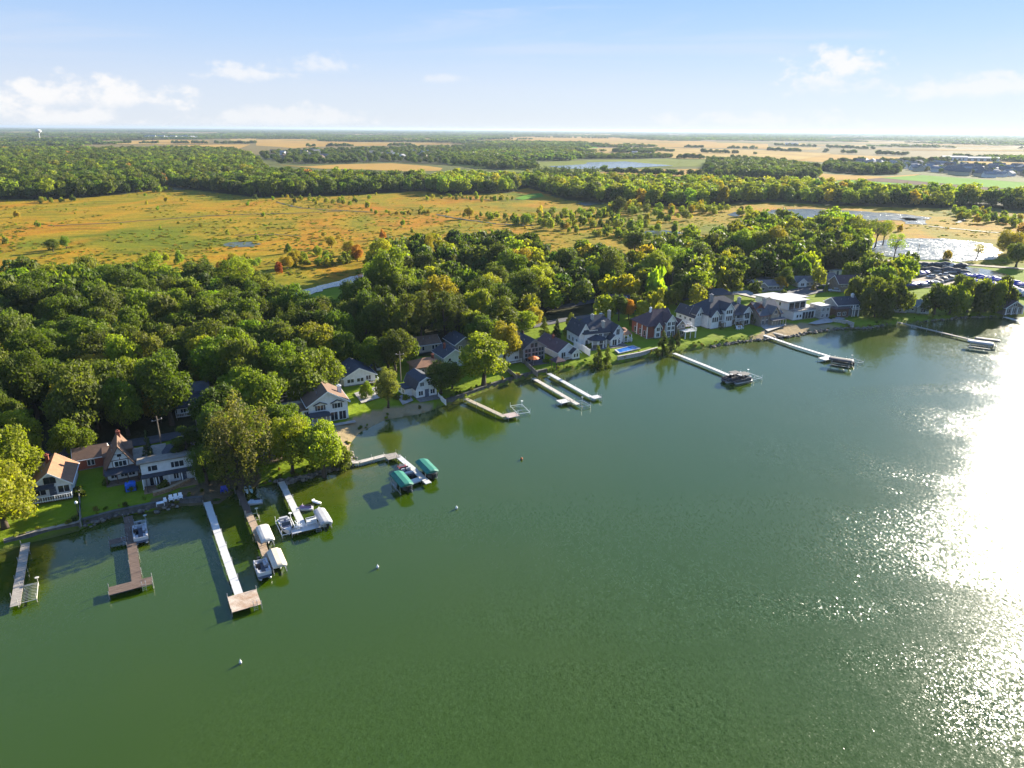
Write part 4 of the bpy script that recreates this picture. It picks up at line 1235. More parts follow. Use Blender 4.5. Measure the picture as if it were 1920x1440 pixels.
for i, (px_, py_, sx_, sy_, sz_, lab, nm) in enumerate([(742, 294, 46, 16, 7, 'cream school building above the tan field', 'school_building'), (1788, 301, 50, 20, 8, 'left of two pale industrial sheds beyond the estate', 'industrial_shed'), (1838, 302, 70, 18, 7, 'long pale industrial shed beyond the estate', 'industrial_shed'),
                                                        (1212, 287, 26, 10, 6, 'white barn of the farm right of the far pond', 'barn'), (1190, 288, 14, 9, 5, 'small white barn left in the farm beyond the far pond', 'barn'), (1484, 272, 60, 20, 8, 'pale hall on the far plain right of centre', 'hall_building')]):
    x, y = at(px_, py_)
    e = empty(nm, x, y, 1.1, R(-20), lab, 'building')
    w_, d_, hh = sx_, sy_, sz_
    MB().prism([(-d_ / 2, 0), (d_ / 2, 0), (d_ / 2, hh), (0, hh * 1.3 - .1), (-d_ / 2, hh)], -w_ / 2, w_ / 2, 'x').obj('wall', W['white_b'] if i else W['cream'], e)
    MB().prism([(-d_ / 2 - .8, hh - .1), (0, hh * 1.3), (d_ / 2 + .8, hh - .1), (d_ / 2 + .8, hh + .3), (0, hh * 1.3 + .4), (-d_ / 2 - .8, hh + .3)], -w_ / 2 - .8, w_ / 2 + .8, 'x').obj('roof', RF['light'], e)
    for k in range(5):
        MB().box(-w_ * .4 + k * w_ * .18, -d_ / 2 - .15, 1, -w_ * .4 + k * w_ * .18 + w_ * .1, -d_ / 2 - .02, hh * .7).obj('window', GLASS, e)
x, y = at(75, 262)
e = empty('water_tower', x, y, 1, 0, 'white water tower on the horizon at far left', 'water tower')
MB().lathe([(5, 0), (3, 2), (2.2, 8), (2.2, 26), (4, 31)], 12).obj('shaft', W['white_b'], e, True)
MB().lathe([(4, 31), (10, 34), (13, 38), (13, 41), (10, 45), (4, 47.5), (.5, 48)], 16).obj('tank', W['white_b'], e, True)
# ------------------------------------------------------------------ trees
def crown_np(kind, seed, n, leaf):
    """leaf quads of a crown in a unit tree: crown radius 1, base z 0; returns verts, faces, per-vertex variation, lobe list, height"""
    r = np.random.default_rng(seed)
    H = {'oak': 2.0, 'elm': 2.6, 'poplar': 4.2, 'pine': 4.0, 'spruce': 3.6, 'willow': 2.5, 'bush': 1.25, 'snag': 2.8}[kind]
    lobes = []
    if kind in ('oak', 'elm', 'willow', 'bush', 'snag'):
        rz = {'oak': .88, 'elm': 1.18, 'willow': 1.15, 'bush': .66, 'snag': .95}[kind]
        cz = H - rz * 1.02
        nl = {'oak': 34, 'elm': 36, 'willow': 70, 'bush': 18, 'snag': 26}[kind]
        sway = r.normal(0, .22, (3, 2))
        while len(lobes) < nl:
            u = r.normal(0, 1, 3)
            u /= np.linalg.norm(u)
            if u[2] < -.8:
                continue
            k = r.uniform(.45, .80)
            ang = math.atan2(u[1], u[0])
            und = 1 + .16 * math.sin(2 * ang + sway[0, 0] * 20) + .12 * math.sin(3 * ang + sway[1, 0] * 20)
            c = np.array([u[0] * k * und, u[1] * k * und, cz + u[2] * k * rz])
            lobes.append((*c, r.uniform(.20, .40) * (.62 if kind == 'willow' else (.8 if kind == 'snag' else 1))))
    elif kind == 'poplar':
        for _ in range(34):
            z = r.uniform(.12, .95)
            rad = .85 * math.sin(math.pi * (.12 + .8 * z)) ** .8
            a = r.uniform(0, 6.283)
            k = r.uniform(.3, .8) * rad
            lobes.append((math.cos(a) * k, math.sin(a) * k, H * (.12 + .85 * z), r.uniform(.22, .36)))
    elif kind == 'pine':
        for _ in range(30):
            z = r.uniform(.30, .97)
            a = r.uniform(0, 6.283)
            k = r.uniform(.3, .95) * (1.05 - .75 * z) * 1.25
            lobes.append((math.cos(a) * k, math.sin(a) * k, H * z, r.uniform(.18, .32)))
    else:
        for _ in range(46):
            z = r.uniform(.04, .98)
            a = r.uniform(0, 6.283)
            k = (1 - z) * r.uniform(.55, .95)
            lobes.append((math.cos(a) * k, math.sin(a) * k, H * z, .10 + .22 * (1 - z)))
    L = np.array(lobes)
    wgt = L[:, 3] ** 2
    pick = r.choice(len(L), int(n * 1.9), p=wgt / wgt.sum())
    u = r.normal(0, 1, (len(pick), 3))
    u[:, 2] += .35
    u /= np.linalg.norm(u, axis=1)[:, None]
    rad = L[pick, 3] * np.clip(r.normal(.93, .17, len(pick)), .35, 1.4)
    if kind in ('willow',):
        u[:, 2] *= 1.5
    sq = np.array([.85, .85, 1.9]) if kind == 'willow' else np.array([1, 1, .72]) if kind in ('oak', 'pine', 'bush') else np.array([1, 1, .9 if kind != 'poplar' else 1.5])
    C = L[pick, :3] + u * rad[:, None] * sq
    dd = np.full(len(C), 9.0)
    for l in L:
        q = np.sqrt((((C - l[:3]) / sq) ** 2).sum(1)) / l[3]
        dd = np.minimum(dd, np.where(np.abs(q * l[3] - rad) < 1e-4, 9, q))
    keep = np.where(dd > .70)[0][:n]
    C, u = C[keep], u[keep]
    lv = np.clip(.5 + .9 * (vnoise(C[:, :2] * 7 + 30 + C[:, 2:3] * 5, 1.0, seed) - .5) + r.normal(0, .20, len(C)), 0, 1)
    nrm = u * .8 + r.normal(0, .55, u.shape)
    nrm /= np.linalg.norm(nrm, axis=1)[:, None]
    t1 = np.cross(nrm, r.normal(0, 1, u.shape))
    t1 /= np.linalg.norm(t1, axis=1)[:, None]
    t2 = np.cross(nrm, t1)
    s = leaf * r.uniform(.6, 1.35, (len(C), 1))
    asp = r.uniform(.55, 1.0, (len(C), 1))
    V = np.stack([C - t1 * s, C + t2 * s * asp * .8, C + t1 * s, C - t2 * s * asp * .8], 1).reshape(-1, 3)
    V[:, 2] = np.maximum(V[:, 2], .05)
    F = np.arange(len(V)).reshape(-1, 4)
    return V, F, np.repeat(lv, 4), L, H


def crown_mesh(name, kind, seed, n, leaf, m):
    V, F, lv, L, H = crown_np(kind, seed, n, leaf)
    me = mesh_np(name, V, F, m)
    a = me.attributes.new('leafvar', 'FLOAT', 'POINT')
    a.data.foreach_set('value', lv.astype(np.float32))
    return me, L, H


def trunk_mesh(kind, L, H, seed):
    r = random.Random(seed)
    mb = MB()
    top = H * {'oak': .62, 'elm': .62, 'poplar': .9, 'pine': .96, 'spruce': .96, 'willow': .6, 'bush': .5, 'snag': .75}[kind]
    r0 = {'oak': .085, 'elm': .075, 'poplar': .07, 'pine': .06, 'spruce': .06, 'willow': .10, 'bush': .05, 'snag': .06}[kind]
    path = [(0, 0, -.03)]
    x = y = 0
    for i in range(1, 6):
        x += r.uniform(-.035, .035)
        y += r.uniform(-.035, .035)
        path.append((x, y, top * i / 5))
    mb.tube(path, [r0 * 1.35, r0, r0 * .88, r0 * .7, r0 * .5, r0 * .22], 7)
    order = sorted(range(len(L)), key=lambda i: r.random())[:14 if kind in ('snag', 'willow') else 9]
    for i in order:
        tx, ty, tz = L[i][:3]
        f = r.uniform(.35, .8)
        bz = min(top * f, tz * .85)
        k = bz / top * 5
        a, b_ = path[int(min(k, 4))], path[int(min(k, 4)) + 1]
        g = k - int(min(k, 4))
        p0 = Vector(a).lerp(Vector(b_), g)
        p2 = Vector((tx, ty, tz))
        p1 = p0.lerp(p2, .5) + Vector((r.uniform(-.06, .06), r.uniform(-.06, .06), .06))
        mb.tube([p0, p1, p2], [r0 * .5, r0 * .3, r0 * .08], 5)
    return mb.mesh('trunk', BARK, True)


PROTO = {}
for kind, reps, n, leaf in [('oak', 7, 8800, .047), ('elm', 5, 8800, .046), ('poplar', 2, 6000, .048), ('pine', 2, 6000, .045), ('spruce', 2, 3000, .07), ('willow', 2, 7000, .034), ('bush', 3, 3200, .062), ('snag', 1, 1500, .05)]:
    for k in range(reps):
        cme, L, H = crown_mesh('crown', kind, 100 + 17 * k + len(kind), n, leaf, LEAF)
        PROTO.setdefault(kind, []).append((cme, trunk_mesh(kind, L, H, k), H))
NAMES = {'oak': 'broadleaf_tree', 'elm': 'tall_broadleaf_tree', 'poplar': 'poplar_tree', 'pine': 'pine_tree', 'spruce': 'spruce_tree', 'willow': 'feathery_tree', 'bush': 'shrub', 'snag': 'thin_crowned_tree'}
# tree colours (leaf albedo)
TC = {'bright': (.18, .185, .020), 'dark': (.044, .062, .012), 'green': (.076, .100, .014), 'fresh': (.105, .145, .016), 'lime': (.12, .158, .018), 'yellow': (.155, .185, .020), 'gold': (.24, .185, .025), 'olive': (.075, .092, .020),
      'rust': (.23, .115, .04), 'orange': (.30, .13, .025), 'red': (.27, .07, .025), 'pale': (.13, .15, .05), 'pineg': (.034, .05, .024), 'straw': (.155, .14, .045)}
WORD = {'bright': 'bright yellow-green', 'dark': 'dark green', 'green': 'mid green', 'fresh': 'fresh green', 'lime': 'lime green', 'yellow': 'yellow-green', 'gold': 'golden', 'olive': 'olive green', 'rust': 'rusty brown', 'orange': 'orange', 'red': 'red',
        'pale': 'pale green', 'pineg': 'blackish green', 'straw': 'straw yellow'}
TREES = []       # x, y, height m, radius m, kind, colour, label or None, area


def T(px, py, h, r, kind, col, label=None, area='hand'):
    x, y = at(px, py, 1.2)
    TREES.append((x, y, h, r, kind, col, label, area))


for a in [
    (10, 990, 12.5, 6.0, 'oak', 'bright', 'bright yellow-green tree at the left edge, lowest by the sea wall'), (-55, 985, 13, 6, 'oak', 'bright', 'yellow-green tree cut by the left edge beside the sea wall'),
    (22, 925, 13, 5.4, 'oak', 'bright', 'lime green tree left of the orange-roofed cottage'), (-30, 905, 15, 6, 'oak', 'bright', 'yellow tree cut by the left edge above the sea wall tree'),
    (48, 868, 11, 4.6, 'oak', 'bright', 'lime green tree just above and left of the orange-roofed cottage'), (140, 866, 8.5, 4.2, 'oak', 'lime', 'sunlit lime tree between the orange cottage and the brick wing'),
    (283, 884, 8, 1.5, 'spruce', 'pineg', 'slim dark conifer between the half-timbered and two-storey houses'), (414, 862, 11.5, 3.8, 'oak', 'olive', 'olive tree added to shade the lawn, left of the straw-coloured tree'), (428, 832, 14, 5.2, 'oak', 'dark', 'dark oak added to shade the lawn, above the straw-coloured tree by the road'), (425, 884, 10, 3.6, 'oak', 'dark', 'dark tree added to shade the lawn, just left of the straw-coloured tree trunk'),  # the olive and both dark oaks are added to cast shade on the left lawn
    (352, 880, 8.5, 3.6, 'pine', 'green', 'dark spiky tree right behind the white two-storey house'), (388, 908, 8, 3.3, 'willow', 'olive', 'small olive tree at the right end of the white two-storey house'),
    (452, 912, 19, 6.0, 'willow', 'straw', 'large feathery straw-coloured tree at the head of the brown dock'), (472, 898, 14, 4.4, 'willow', 'yellow', 'yellowish feathery tree behind the straw-coloured tree by the brown dock'),
    (492, 800, 13, 5.2, 'oak', 'lime', 'round lime tree above the straw-coloured tree'), (455, 775, 12, 4.4, 'oak', 'yellow', 'yellow-green tree above the straw-coloured lakeside tree'),
    (412, 742, 16, 5.6, 'elm', 'fresh', 'bright fresh green tree right of the shaded white cottage'), (455, 730, 15, 5.0, 'oak', 'lime', 'brightest lime tree crown above the shaded white cottage'),
    (572, 762, 15, 6.6, 'oak', 'yellow', 'broad yellow-green oak behind the big white gabled house'), (535, 745, 15, 6.0, 'oak', 'fresh', 'fresh green oak left of the broad oak behind the gabled house'), (610, 742, 13, 5.0, 'oak', 'lime', 'lime oak between the gabled house and the white bungalow'),
    (548, 884, 13, 4.4, 'elm', 'bright', 'upright yellow-green tree on the rocky point by the white dock'), (608, 884, 11.5, 4.9, 'oak', 'yellow', 'rounded lime tree on the rocky point'), (532, 838, 10, 4.3, 'oak', 'green', 'green tree between the brown cabin and the gabled house'),
    (572, 850, 9, 4, 'oak', 'fresh', 'fresh green tree in front of the gabled house porch'), (645, 868, 5, 2.6, 'bush', 'olive', 'olive shrub at the tip of the rocky point'),
    (728, 764, 10, 3.3, 'elm', 'pale', 'slender pale tree on the beach lawn between the two white houses'), (640, 692, 12, 5, 'oak', 'green', 'round green tree left of the white bungalow'),
    (907, 722, 14.5, 6.7, 'oak', 'yellow', 'big yellow-tinged oak standing on the bright lakeside lawn'), (946, 680, 13, 4.4, 'oak', 'gold', 'golden crown right behind the big lawn oak'),
    (826, 738, 8.5, 4.4, 'oak', 'olive', 'olive tree hanging over the white gambrel house'), (848, 728, 6.5, 2.8, 'oak', 'yellow', 'small yellow tree right of the gambrel house'),
    (688, 745, 4, 2.2, 'bush', 'lime', 'lime shrub beside the gabled house chimney'),
    (760, 668, 17, 3.8, 'pine', 'olive', 'tall shaggy pine left of the beige house'), (790, 655, 18, 4.0, 'pine', 'olive', 'tall shaggy pine behind the beige house'), (735, 650, 18, 4.4, 'pine', 'dark', 'dark tall pine behind the white bungalow'),
    (835, 648, 17, 4.2, 'pine', 'olive', 'shaggy pine behind the pale green gable'), (860, 632, 15, 4.8, 'oak', 'olive', 'olive oak above the pale green gable'), (765, 630, 16, 5, 'oak', 'dark', 'dark oak above the shaggy pines'),
    (1020, 634, 8, 1.9, 'spruce', 'olive', 'left of two slim spruces above the brown-roofed white house'), (1042, 640, 8, 2.0, 'spruce', 'pineg', 'right of two slim spruces above the brown-roofed white house'),
    (980, 628, 9, 4.2, 'oak', 'yellow', 'yellow tree on the slope behind the grey glass-front house'), (1000, 615, 8, 3.4, 'oak', 'gold', 'golden tree beside the slim spruces'),
    (1122, 684, 9, 2.4, 'spruce', 'olive', 'dark spruce on the bank left of the swimming pool'), (1136, 680, 6.5, 1.8, 'spruce', 'green', 'smaller spruce right of the bank spruce by the pool'), (1242, 660, 8.5, 2.5, 'spruce', 'olive', 'spruce at the root of the long dock'),
    (1258, 655, 6, 1.6, 'spruce', 'pineg', 'small dark spruce right of the dock-root spruce'), (1268, 652, 5.5, 1.4, 'spruce', 'pineg', 'rightmost small spruce in front of the purple-roofed house'),
    (1160, 602, 9, 3.2, 'oak', 'olive', 'olive tree behind the dark-roofed porch house'), (1178, 600, 7.5, 2.6, 'oak', 'orange', 'orange-turning tree behind the dark-roofed porch house'), (1188, 590, 8, 2.4, 'elm', 'olive', 'slim tree right of the orange-turning tree'),
    (1072, 632, 7, 2.6, 'bush', 'olive', 'olive shrub left of the dark-roofed porch house'), (1190, 615, 4, 2.2, 'bush', 'olive', 'round shrub right of the dark-roofed porch house'), (1240, 576, 8, 3.3, 'oak', 'yellow', 'yellow tree behind the purple-roofed house'),
    (1268, 572, 8.5, 3.2, 'oak', 'green', 'green tree left of the big white lake house'), (1283, 560, 12, 5, 'oak', 'olive', 'olive oak behind the green tree by the big white lake house'), (1418, 608, 6, 2.4, 'bush', 'green', 'green shrub in front of the craftsman house'),
    (1462, 545, 6, 2.2, 'elm', 'gold', 'small golden tree behind the modern flat-roofed house'), (1476, 540, 8, 3.6, 'oak', 'olive', 'olive tree behind the modern flat-roofed house'),
    (1525, 545, 3.5, 1.3, 'spruce', 'gold', 'little golden cone tree left of the pair beside the modern house'), (1548, 547, 3.5, 1.2, 'spruce', 'yellow', 'little yellow cone tree right of the pair beside the modern house'),
    (1640, 594, 15, 7.0, 'bush', 'olive', 'huge dense oak on the shore left of the long grey-green house'), (1672, 590, 14, 6.6, 'bush', 'olive', 'olive oak on the right flank of the huge dense oak'), (1612, 580, 14, 5.6, 'bush', 'olive', 'olive oak on the left flank of the huge dense oak'),
    (1752, 590, 11, 5.4, 'bush', 'olive', 'first shoreline oak right of the long grey-green house'), (1780, 588, 12, 5.6, 'bush', 'yellow', 'second shoreline oak right of the long grey-green house'), (1812, 585, 13, 6, 'bush', 'olive', 'third shoreline oak right of the long grey-green house'),
    (1845, 584, 13, 6, 'bush', 'yellow', 'fourth shoreline oak right of the long grey-green house'), (1875, 582, 12, 5.4, 'bush', 'olive', 'rightmost shoreline oak beside the white-framed pavilion'), (1795, 570, 12, 5, 'oak', 'green', 'green oak behind the shoreline oaks near the blue-tarped boats'),
    (735, 600, 26, 7.4, 'elm', 'lime', 'tallest light green tree, right of the blue channel'), (715, 590, 20, 6.4, 'elm', 'yellow', 'light yellow tree leaning left of the tallest tree by the channel'),
    (750, 606, 17, 5.4, 'elm', 'lime', 'lime tree at the right foot of the tallest tree by the channel'),
    (470, 592, 19, 6.2, 'poplar', 'yellow', 'tall yellow poplar left of the blue channel'), (440, 590, 17, 6, 'poplar', 'lime', 'lime poplar second left of the blue channel'), (500, 596, 16, 5.6, 'poplar', 'yellow', 'yellow poplar nearest the blue channel, seen in front of the marsh'), (515, 622, 13, 6, 'oak', 'lime', 'lime oak below the poplars by the channel'),
    (605, 632, 13, 6.2, 'oak', 'lime', 'lime oak just below the blue channel'), (640, 628, 13, 6.2, 'oak', 'fresh', 'fresh oak at the right end below the blue channel'), (575, 638, 13, 5.6, 'elm', 'lime', 'lime elm left below the blue channel'),
    (180, 560, 17, 6.5, 'elm', 'lime', 'tall lime tree standing against the orange marsh on the left'), (215, 565, 16, 6, 'elm', 'lime', 'second tall lime tree against the orange marsh'), (300, 560, 16, 6.5, 'elm', 'yellow', 'yellow-lime tree against the marsh left of the poplars'), (325, 568, 13, 5, 'oak', 'lime', 'lime tree right of the yellow-lime tree against the marsh'),
    (250, 560, 11, 4.6, 'willow', 'straw', 'straw-coloured tree against the marsh between the lime trees'), (100, 565, 13, 6, 'snag', 'straw', 'half-bare tree at the marsh edge near the left'), (30, 560, 12, 5, 'snag', 'straw', 'half-bare tree at the marsh edge at far left'),
    (190, 755, 13, 5.4, 'elm', 'gold', 'golden-yellow tree in the middle of the left wood'), (225, 700, 14, 5, 'elm', 'yellow', 'yellow-green tree above the golden tree in the left wood'), (5, 730, 11, 4.4, 'oak', 'gold', 'golden tree at the left edge half way up the wood'), (300, 790, 9, 4.4, 'oak', 'gold', 'yellow tree left of the shaded white cottage'),
    (1225, 540, 15, 6, 'elm', 'yellow', 'large yellow elm above the big white lake house'), (1250, 530, 18, 6.5, 'elm', 'yellow', 'tallest yellow elm above the big white lake house'), (1305, 520, 18, 6.5, 'elm', 'olive', 'olive elm right of the tallest yellow elm'),
    (1420, 490, 18, 6.5, 'elm', 'yellow', 'yellow elm left of the upper pond'), (1390, 495, 17, 6, 'elm', 'yellow', 'yellow elm second left of the upper pond'), (1450, 490, 17, 6, 'elm', 'gold', 'gold-yellow elm below the upper pond'),
    (1600, 470, 17, 6, 'snag', 'olive', 'bare-stemmed tree left of the glaring pond'), (1640, 465, 17, 6, 'snag', 'olive', 'bare-stemmed tree in front of the upper pond'), (1675, 490, 15, 5, 'snag', 'yellow', 'thin yellow tree before the glaring pond'), (1620, 455, 16, 7, 'snag', 'olive', 'wide flat-topped thin tree between the two ponds'),
    (1655, 460, 15, 6, 'snag', 'yellow', 'thin flat-topped tree right of the wide one between the ponds'), (1775, 487, 5, 2.4, 'bush', 'gold', 'lone bush on the bank of the glaring pond'), (1830, 487, 9, 3, 'snag', 'gold', 'thin tree at the right of the glaring pond'),
    (1890, 480, 16, 7, 'elm', 'gold', 'golden tree at the right edge beyond the marina'), (1920, 470, 17, 7, 'elm', 'rust', 'rusty tree at the right edge beyond the marina'), (1905, 500, 12, 6, 'oak', 'olive', 'olive tree at the right edge above the marina'),
    (760, 505, 15, 6, 'oak', 'dark', 'dark oak left of the small blue-roofed boathouse'), (800, 498, 14, 6, 'oak', 'dark', 'dark oak behind the small blue-roofed boathouse'), (805, 502, 15, 3, 'poplar', 'gold', 'slim golden tree behind the small boathouse'),
    (1160, 402, 14, 5, 'elm', 'olive', 'olive tree rising at the right end of the marsh thicket'), (1190, 480, 14, 6, 'oak', 'olive', 'dark olive tree at the marsh end of the houses'),
]:
    T(*a)
hand_n = len(TREES)
# fill the woods
PAL = {'near': [('oak', 'dark', 20), ('oak', 'green', 28), ('oak', 'olive', 22), ('elm', 'olive', 8), ('oak', 'bright', 3), ('elm', 'green', 10), ('oak', 'fresh', 6), ('oak', 'yellow', 6), ('elm', 'lime', 4), ('pine', 'dark', 4), ('willow', 'olive', 4), ('snag', 'olive', 2), ('elm', 'gold', 1)],
       'back': [('oak', 'green', 18), ('oak', 'olive', 26), ('elm', 'bright', 16), ('elm', 'yellow', 14), ('oak', 'dark', 14), ('elm', 'olive', 10), ('elm', 'gold', 3)],
       'left_far': [('oak', 'green', 30), ('oak', 'dark', 26), ('oak', 'olive', 26), ('oak', 'fresh', 8), ('elm', 'yellow', 8), ('oak', 'rust', 1)],
       'mid': [('oak', 'olive', 24), ('oak', 'green', 18), ('elm', 'yellow', 26), ('elm', 'bright', 20), ('elm', 'gold', 6), ('oak', 'dark', 10)]}
PAL['copse'] = PAL['copse_b'] = PAL['village'] = PAL['pond_wood'] = PAL['pond_row'] = PAL['farm_row'] = PAL['suburb'] = [('oak', 'dark', 40), ('oak', 'green', 40), ('oak', 'olive', 20)]
for k, spacing, hgt, rad in [('near', 6.6, 13.5, 4.9), ('back', 8.2, 13, 5.0), ('left_far', 9.0, 14, 6.0), ('mid', 8.6, 13.5, 5.6), ('copse', 10, 13, 6), ('copse_b', 10, 13, 6), ('village', 25, 11, 6), ('pond_wood', 12, 12, 6), ('pond_row', 11, 9, 5), ('farm_row', 15, 12, 7), ('suburb', 30, 8, 4.5)]:
    poly = forest_w[k]
    lo, hi = poly.min(0), poly.max(0)
    gx = np.arange(lo[0], hi[0], spacing)
    gy = np.arange(lo[1], hi[1], spacing)
    X, Y = np.meshgrid(gx, gy)
    X[::2] += spacing / 2
    Q = np.column_stack([X.ravel(), Y.ravel()]) + rng.uniform(-.42, .42, (X.size, 2)) * spacing
    Q = Q[inside(Q, poly)]
    Q = Q[(ground_z(Q)[1] > 3)]
    az_ = np.abs(np.arctan2(Q[:, 0], Q[:, 1]))
    Q = Q[az_ < R(41)]
    if k in ('near', 'back'):
        for ex, ey, er in EXCL:
            Q = Q[np.hypot(Q[:, 0] - ex, Q[:, 1] - ey) > er]
        for L_, wd in ROADS_CLEAR:
            Q = Q[segdist(Q, L_)[0] > wd]
        H_ = np.array([(t_[0], t_[1], t_[3]) for t_ in TREES[:hand_n]])
        for hx, hy, hr in H_:
            Q = Q[np.hypot(Q[:, 0] - hx, Q[:, 1] - hy) > min(hr * .8, 4.4)]
    pal = PAL[k]
    ww = np.array([p[2] for p in pal], float)
    nz = vnoise(Q, 45, 77)
    for i, (x, y) in enumerate(Q):
        j = rng.choice(len(pal), p=ww / ww.sum())
        if k in ('mid', 'left_far') and nz[i] > .62 and rng.random() < .6:
            kind, col = 'elm', ('yellow' if k == 'mid' else 'olive')
        else:
            kind, col = pal[j][:2]
        s = rng.choice([rng.uniform(.55, .8), rng.uniform(.8, 1.1), rng.uniform(1.0, 1.3)], p=[.25, .5, .25])
        TREES.append((x, y, hgt * s * (1.12 if kind == 'elm' else 1), rad * s, kind, col, None, k))
for i in range(150):                                  # conifer stand by the far pond and in the back wood
    x, y = at(rng.uniform(1000, 1125), rng.uniform(335, 352))
    TREES.append((x, y, rng.uniform(13, 18), 3.6, 'pine', 'pineg', None, 'conifers'))
for i in range(46):
    x, y = at(rng.uniform(850, 1000), rng.uniform(478, 500))
    TREES.append((x, y, rng.uniform(12, 15), rng.uniform(4.5, 5.6), 'oak', 'dark' if rng.random() < .7 else 'olive', None, 'back'))
# garden trees behind and between the right-hand houses
for poly_, n_, y_ in [([(955, 612), (1080, 590), (1200, 578), (1330, 556), (1420, 534), (1575, 522), (1575, 500), (1400, 512), (1200, 540), (1000, 570), (900, 590)], 95, 0), ([(1085, 612), (1200, 588), (1330, 560), (1420, 545), (1420, 560), (1300, 585), (1200, 608)], 16, 0), ([(1480, 530), (1700, 520), (1700, 545), (1640, 560), (1560, 545)], 16, 0), ([(640, 690), (760, 668), (900, 640), (960, 640), (900, 672), (760, 700), (700, 712)], 16, 0)]:
    pw = pts(poly_)
    k_ = 0
    for _ in range(n_ * 8):
        x, y = rng.uniform(pw[:, 0].min(), pw[:, 0].max()), rng.uniform(pw[:, 1].min(), pw[:, 1].max())
        q_ = np.array([[x, y]])
        if k_ >= n_ or not inside(q_, pw)[0] or any(math.hypot(x - a, y - b) < c_ * .9 for a, b, c_ in EXCL) or any(segdist(q_, L_)[0][0] < 3.2 for L_, wd in ROADS_CLEAR) or any(math.hypot(x - t_[0], y - t_[1]) < 3.4 for t_ in TREES if t_[7] in ('hand', 'yard')):
            continue
        k_ += 1
        s = rng.uniform(.6, 1.15)
        TREES.append((x, y, 12.5 * s, 4.6 * s, str(rng.choice(['oak', 'elm', 'bush'], p=[.5, .35, .15])), str(rng.choice(['olive', 'green', 'yellow', 'bright', 'dark', 'gold'], p=[.27, .23, .2, .12, .16, .02])), None, 'yard'))
# foundation planting round the houses
for ex, ey, er in EXCL[::3]:
    for _ in range(2):
        a_ = rng.uniform(0, 6.283)
        x, y = ex + math.cos(a_) * (er + .6), ey + math.sin(a_) * (er + .6)
        if ground_z(np.array([[x, y]]))[1][0] > 2.5 and all(math.hypot(x - a, y - b) > c_ * .8 for a, b, c_ in EXCL):
            s = rng.uniform(.5, 1.2)
            TREES.append((x, y, 1.7 * s, 1.1 * s, 'bush', str(rng.choice(['olive', 'green', 'yellow', 'rust', 'dark'], p=[.3, .3, .15, .07, .18])), None, 'garden'))
# scattered marsh growth: thickets, then single shrubs
THICK = [((980, 420), (1270, 432), 60, 20, 6.5), ((1000, 408), (1150, 405), 36, 14, 6), ((1150, 395), (1290, 410), 30, 16, 7), ((1120, 440), (1230, 455), 26, 12, 5), ((690, 398), (800, 402), 16, 6, 3.2), ((500, 372), (700, 385), 30, 12, 4.5), ((820, 372), (960, 376), 26, 6, 4),
         ((560, 500), (690, 490), 22, 14, 4.5), ((1280, 395), (1400, 402), 24, 12, 7), ((1790, 405), (1930, 420), 46, 16, 6), ((60, 382), (130, 378), 10, 4, 5), ((420, 500), (480, 500), 8, 8, 5), ((1500, 430), (1700, 432), 26, 8, 5), ((870, 405), (1000, 418), 16, 8, 4), ((280, 362), (330, 356), 8, 3, 6)]
for (a0, a1), (b0, b1), n, sp_, hh in THICK:
    for i in range(n):
        f = rng.random()
        px_, py_ = a0 + (b0 - a0) * f + rng.normal(0, 10), a1 + (b1 - a1) * f + rng.normal(0, sp_ * .28)
        x, y = at(px_, py_)
        c = rng.choice(['yellow', 'gold', 'bright', 'lime', 'olive'], p=[.30, .14, .24, .14, .18])
        s = rng.uniform(.6, 1.3)
        TREES.append((x, y, hh * s, hh * s * .42, 'elm' if rng.random() < .5 else 'bush', c, None, 'thicket'))
for i in range(120):
    px_ = rng.uniform(-20, 1300)
    py_ = 365 + 150 * rng.random() ** 1.2
    x, y = at(px_, py_)
    if not inside(np.array([[x, y]]), MARSH)[0]:
        continue
    s = rng.uniform(.3, .95) ** 1.6
    TREES.append((x, y, 5.0 * s, 2.0 * s, 'bush' if rng.random() < .7 else 'elm', rng.choice(['bright', 'gold', 'yellow', 'lime', 'bright']), None, 'marsh'))
for px_, py_, h, col, lab in [(523, 512, 5, 'red', 'red shrub on the marsh edge above the blue channel'), (412, 508, 4.5, 'orange', 'left of the orange shrubs by the poplars'), (425, 506, 5, 'orange', 'right of the orange shrubs by the poplars'), (440, 502, 7, 'gold', 'golden shrub right of the orange shrubs'),
                              (540, 505, 7, 'gold', 'golden shrub right of the red shrub'), (555, 500, 8, 'gold', 'tall golden shrub second right of the red shrub'), (570, 498, 6, 'yellow', 'yellow shrub third right of the red shrub'), (622, 465, 7, 'gold', 'round golden shrub alone on the orange marsh'), (540, 475, 5, 'lime', 'lime shrub with a long shadow on the marsh'),
                              (595, 480, 6, 'yellow', 'yellow shrub left of the round golden shrub'), (718, 448, 6, 'orange', 'orange shrub alone on the marsh above the tallest tree'), (655, 478, 8, 'gold', 'gold shrub at the marsh edge left of the tallest tree'), (670, 490, 8, 'orange', 'orange shrub at the marsh edge left of the tallest tree'),
                              (337, 496, 6, 'yellow', 'yellow shrub on the marsh above the yellow-lime tree'), (880, 410, 9, 'gold', 'golden upright tree in the middle of the marsh'), (980, 465, 5, 'orange', 'orange shrub behind the dark oaks'), (100, 472, 8, 'olive', 'twisted olive shrub on the left marsh'), (125, 466, 7, 'lime', 'lime shrub on the left marsh')]:
    T(px_, py_, h, h * .42, 'bush' if h < 7 else 'elm', col, lab, 'marsh_hand')

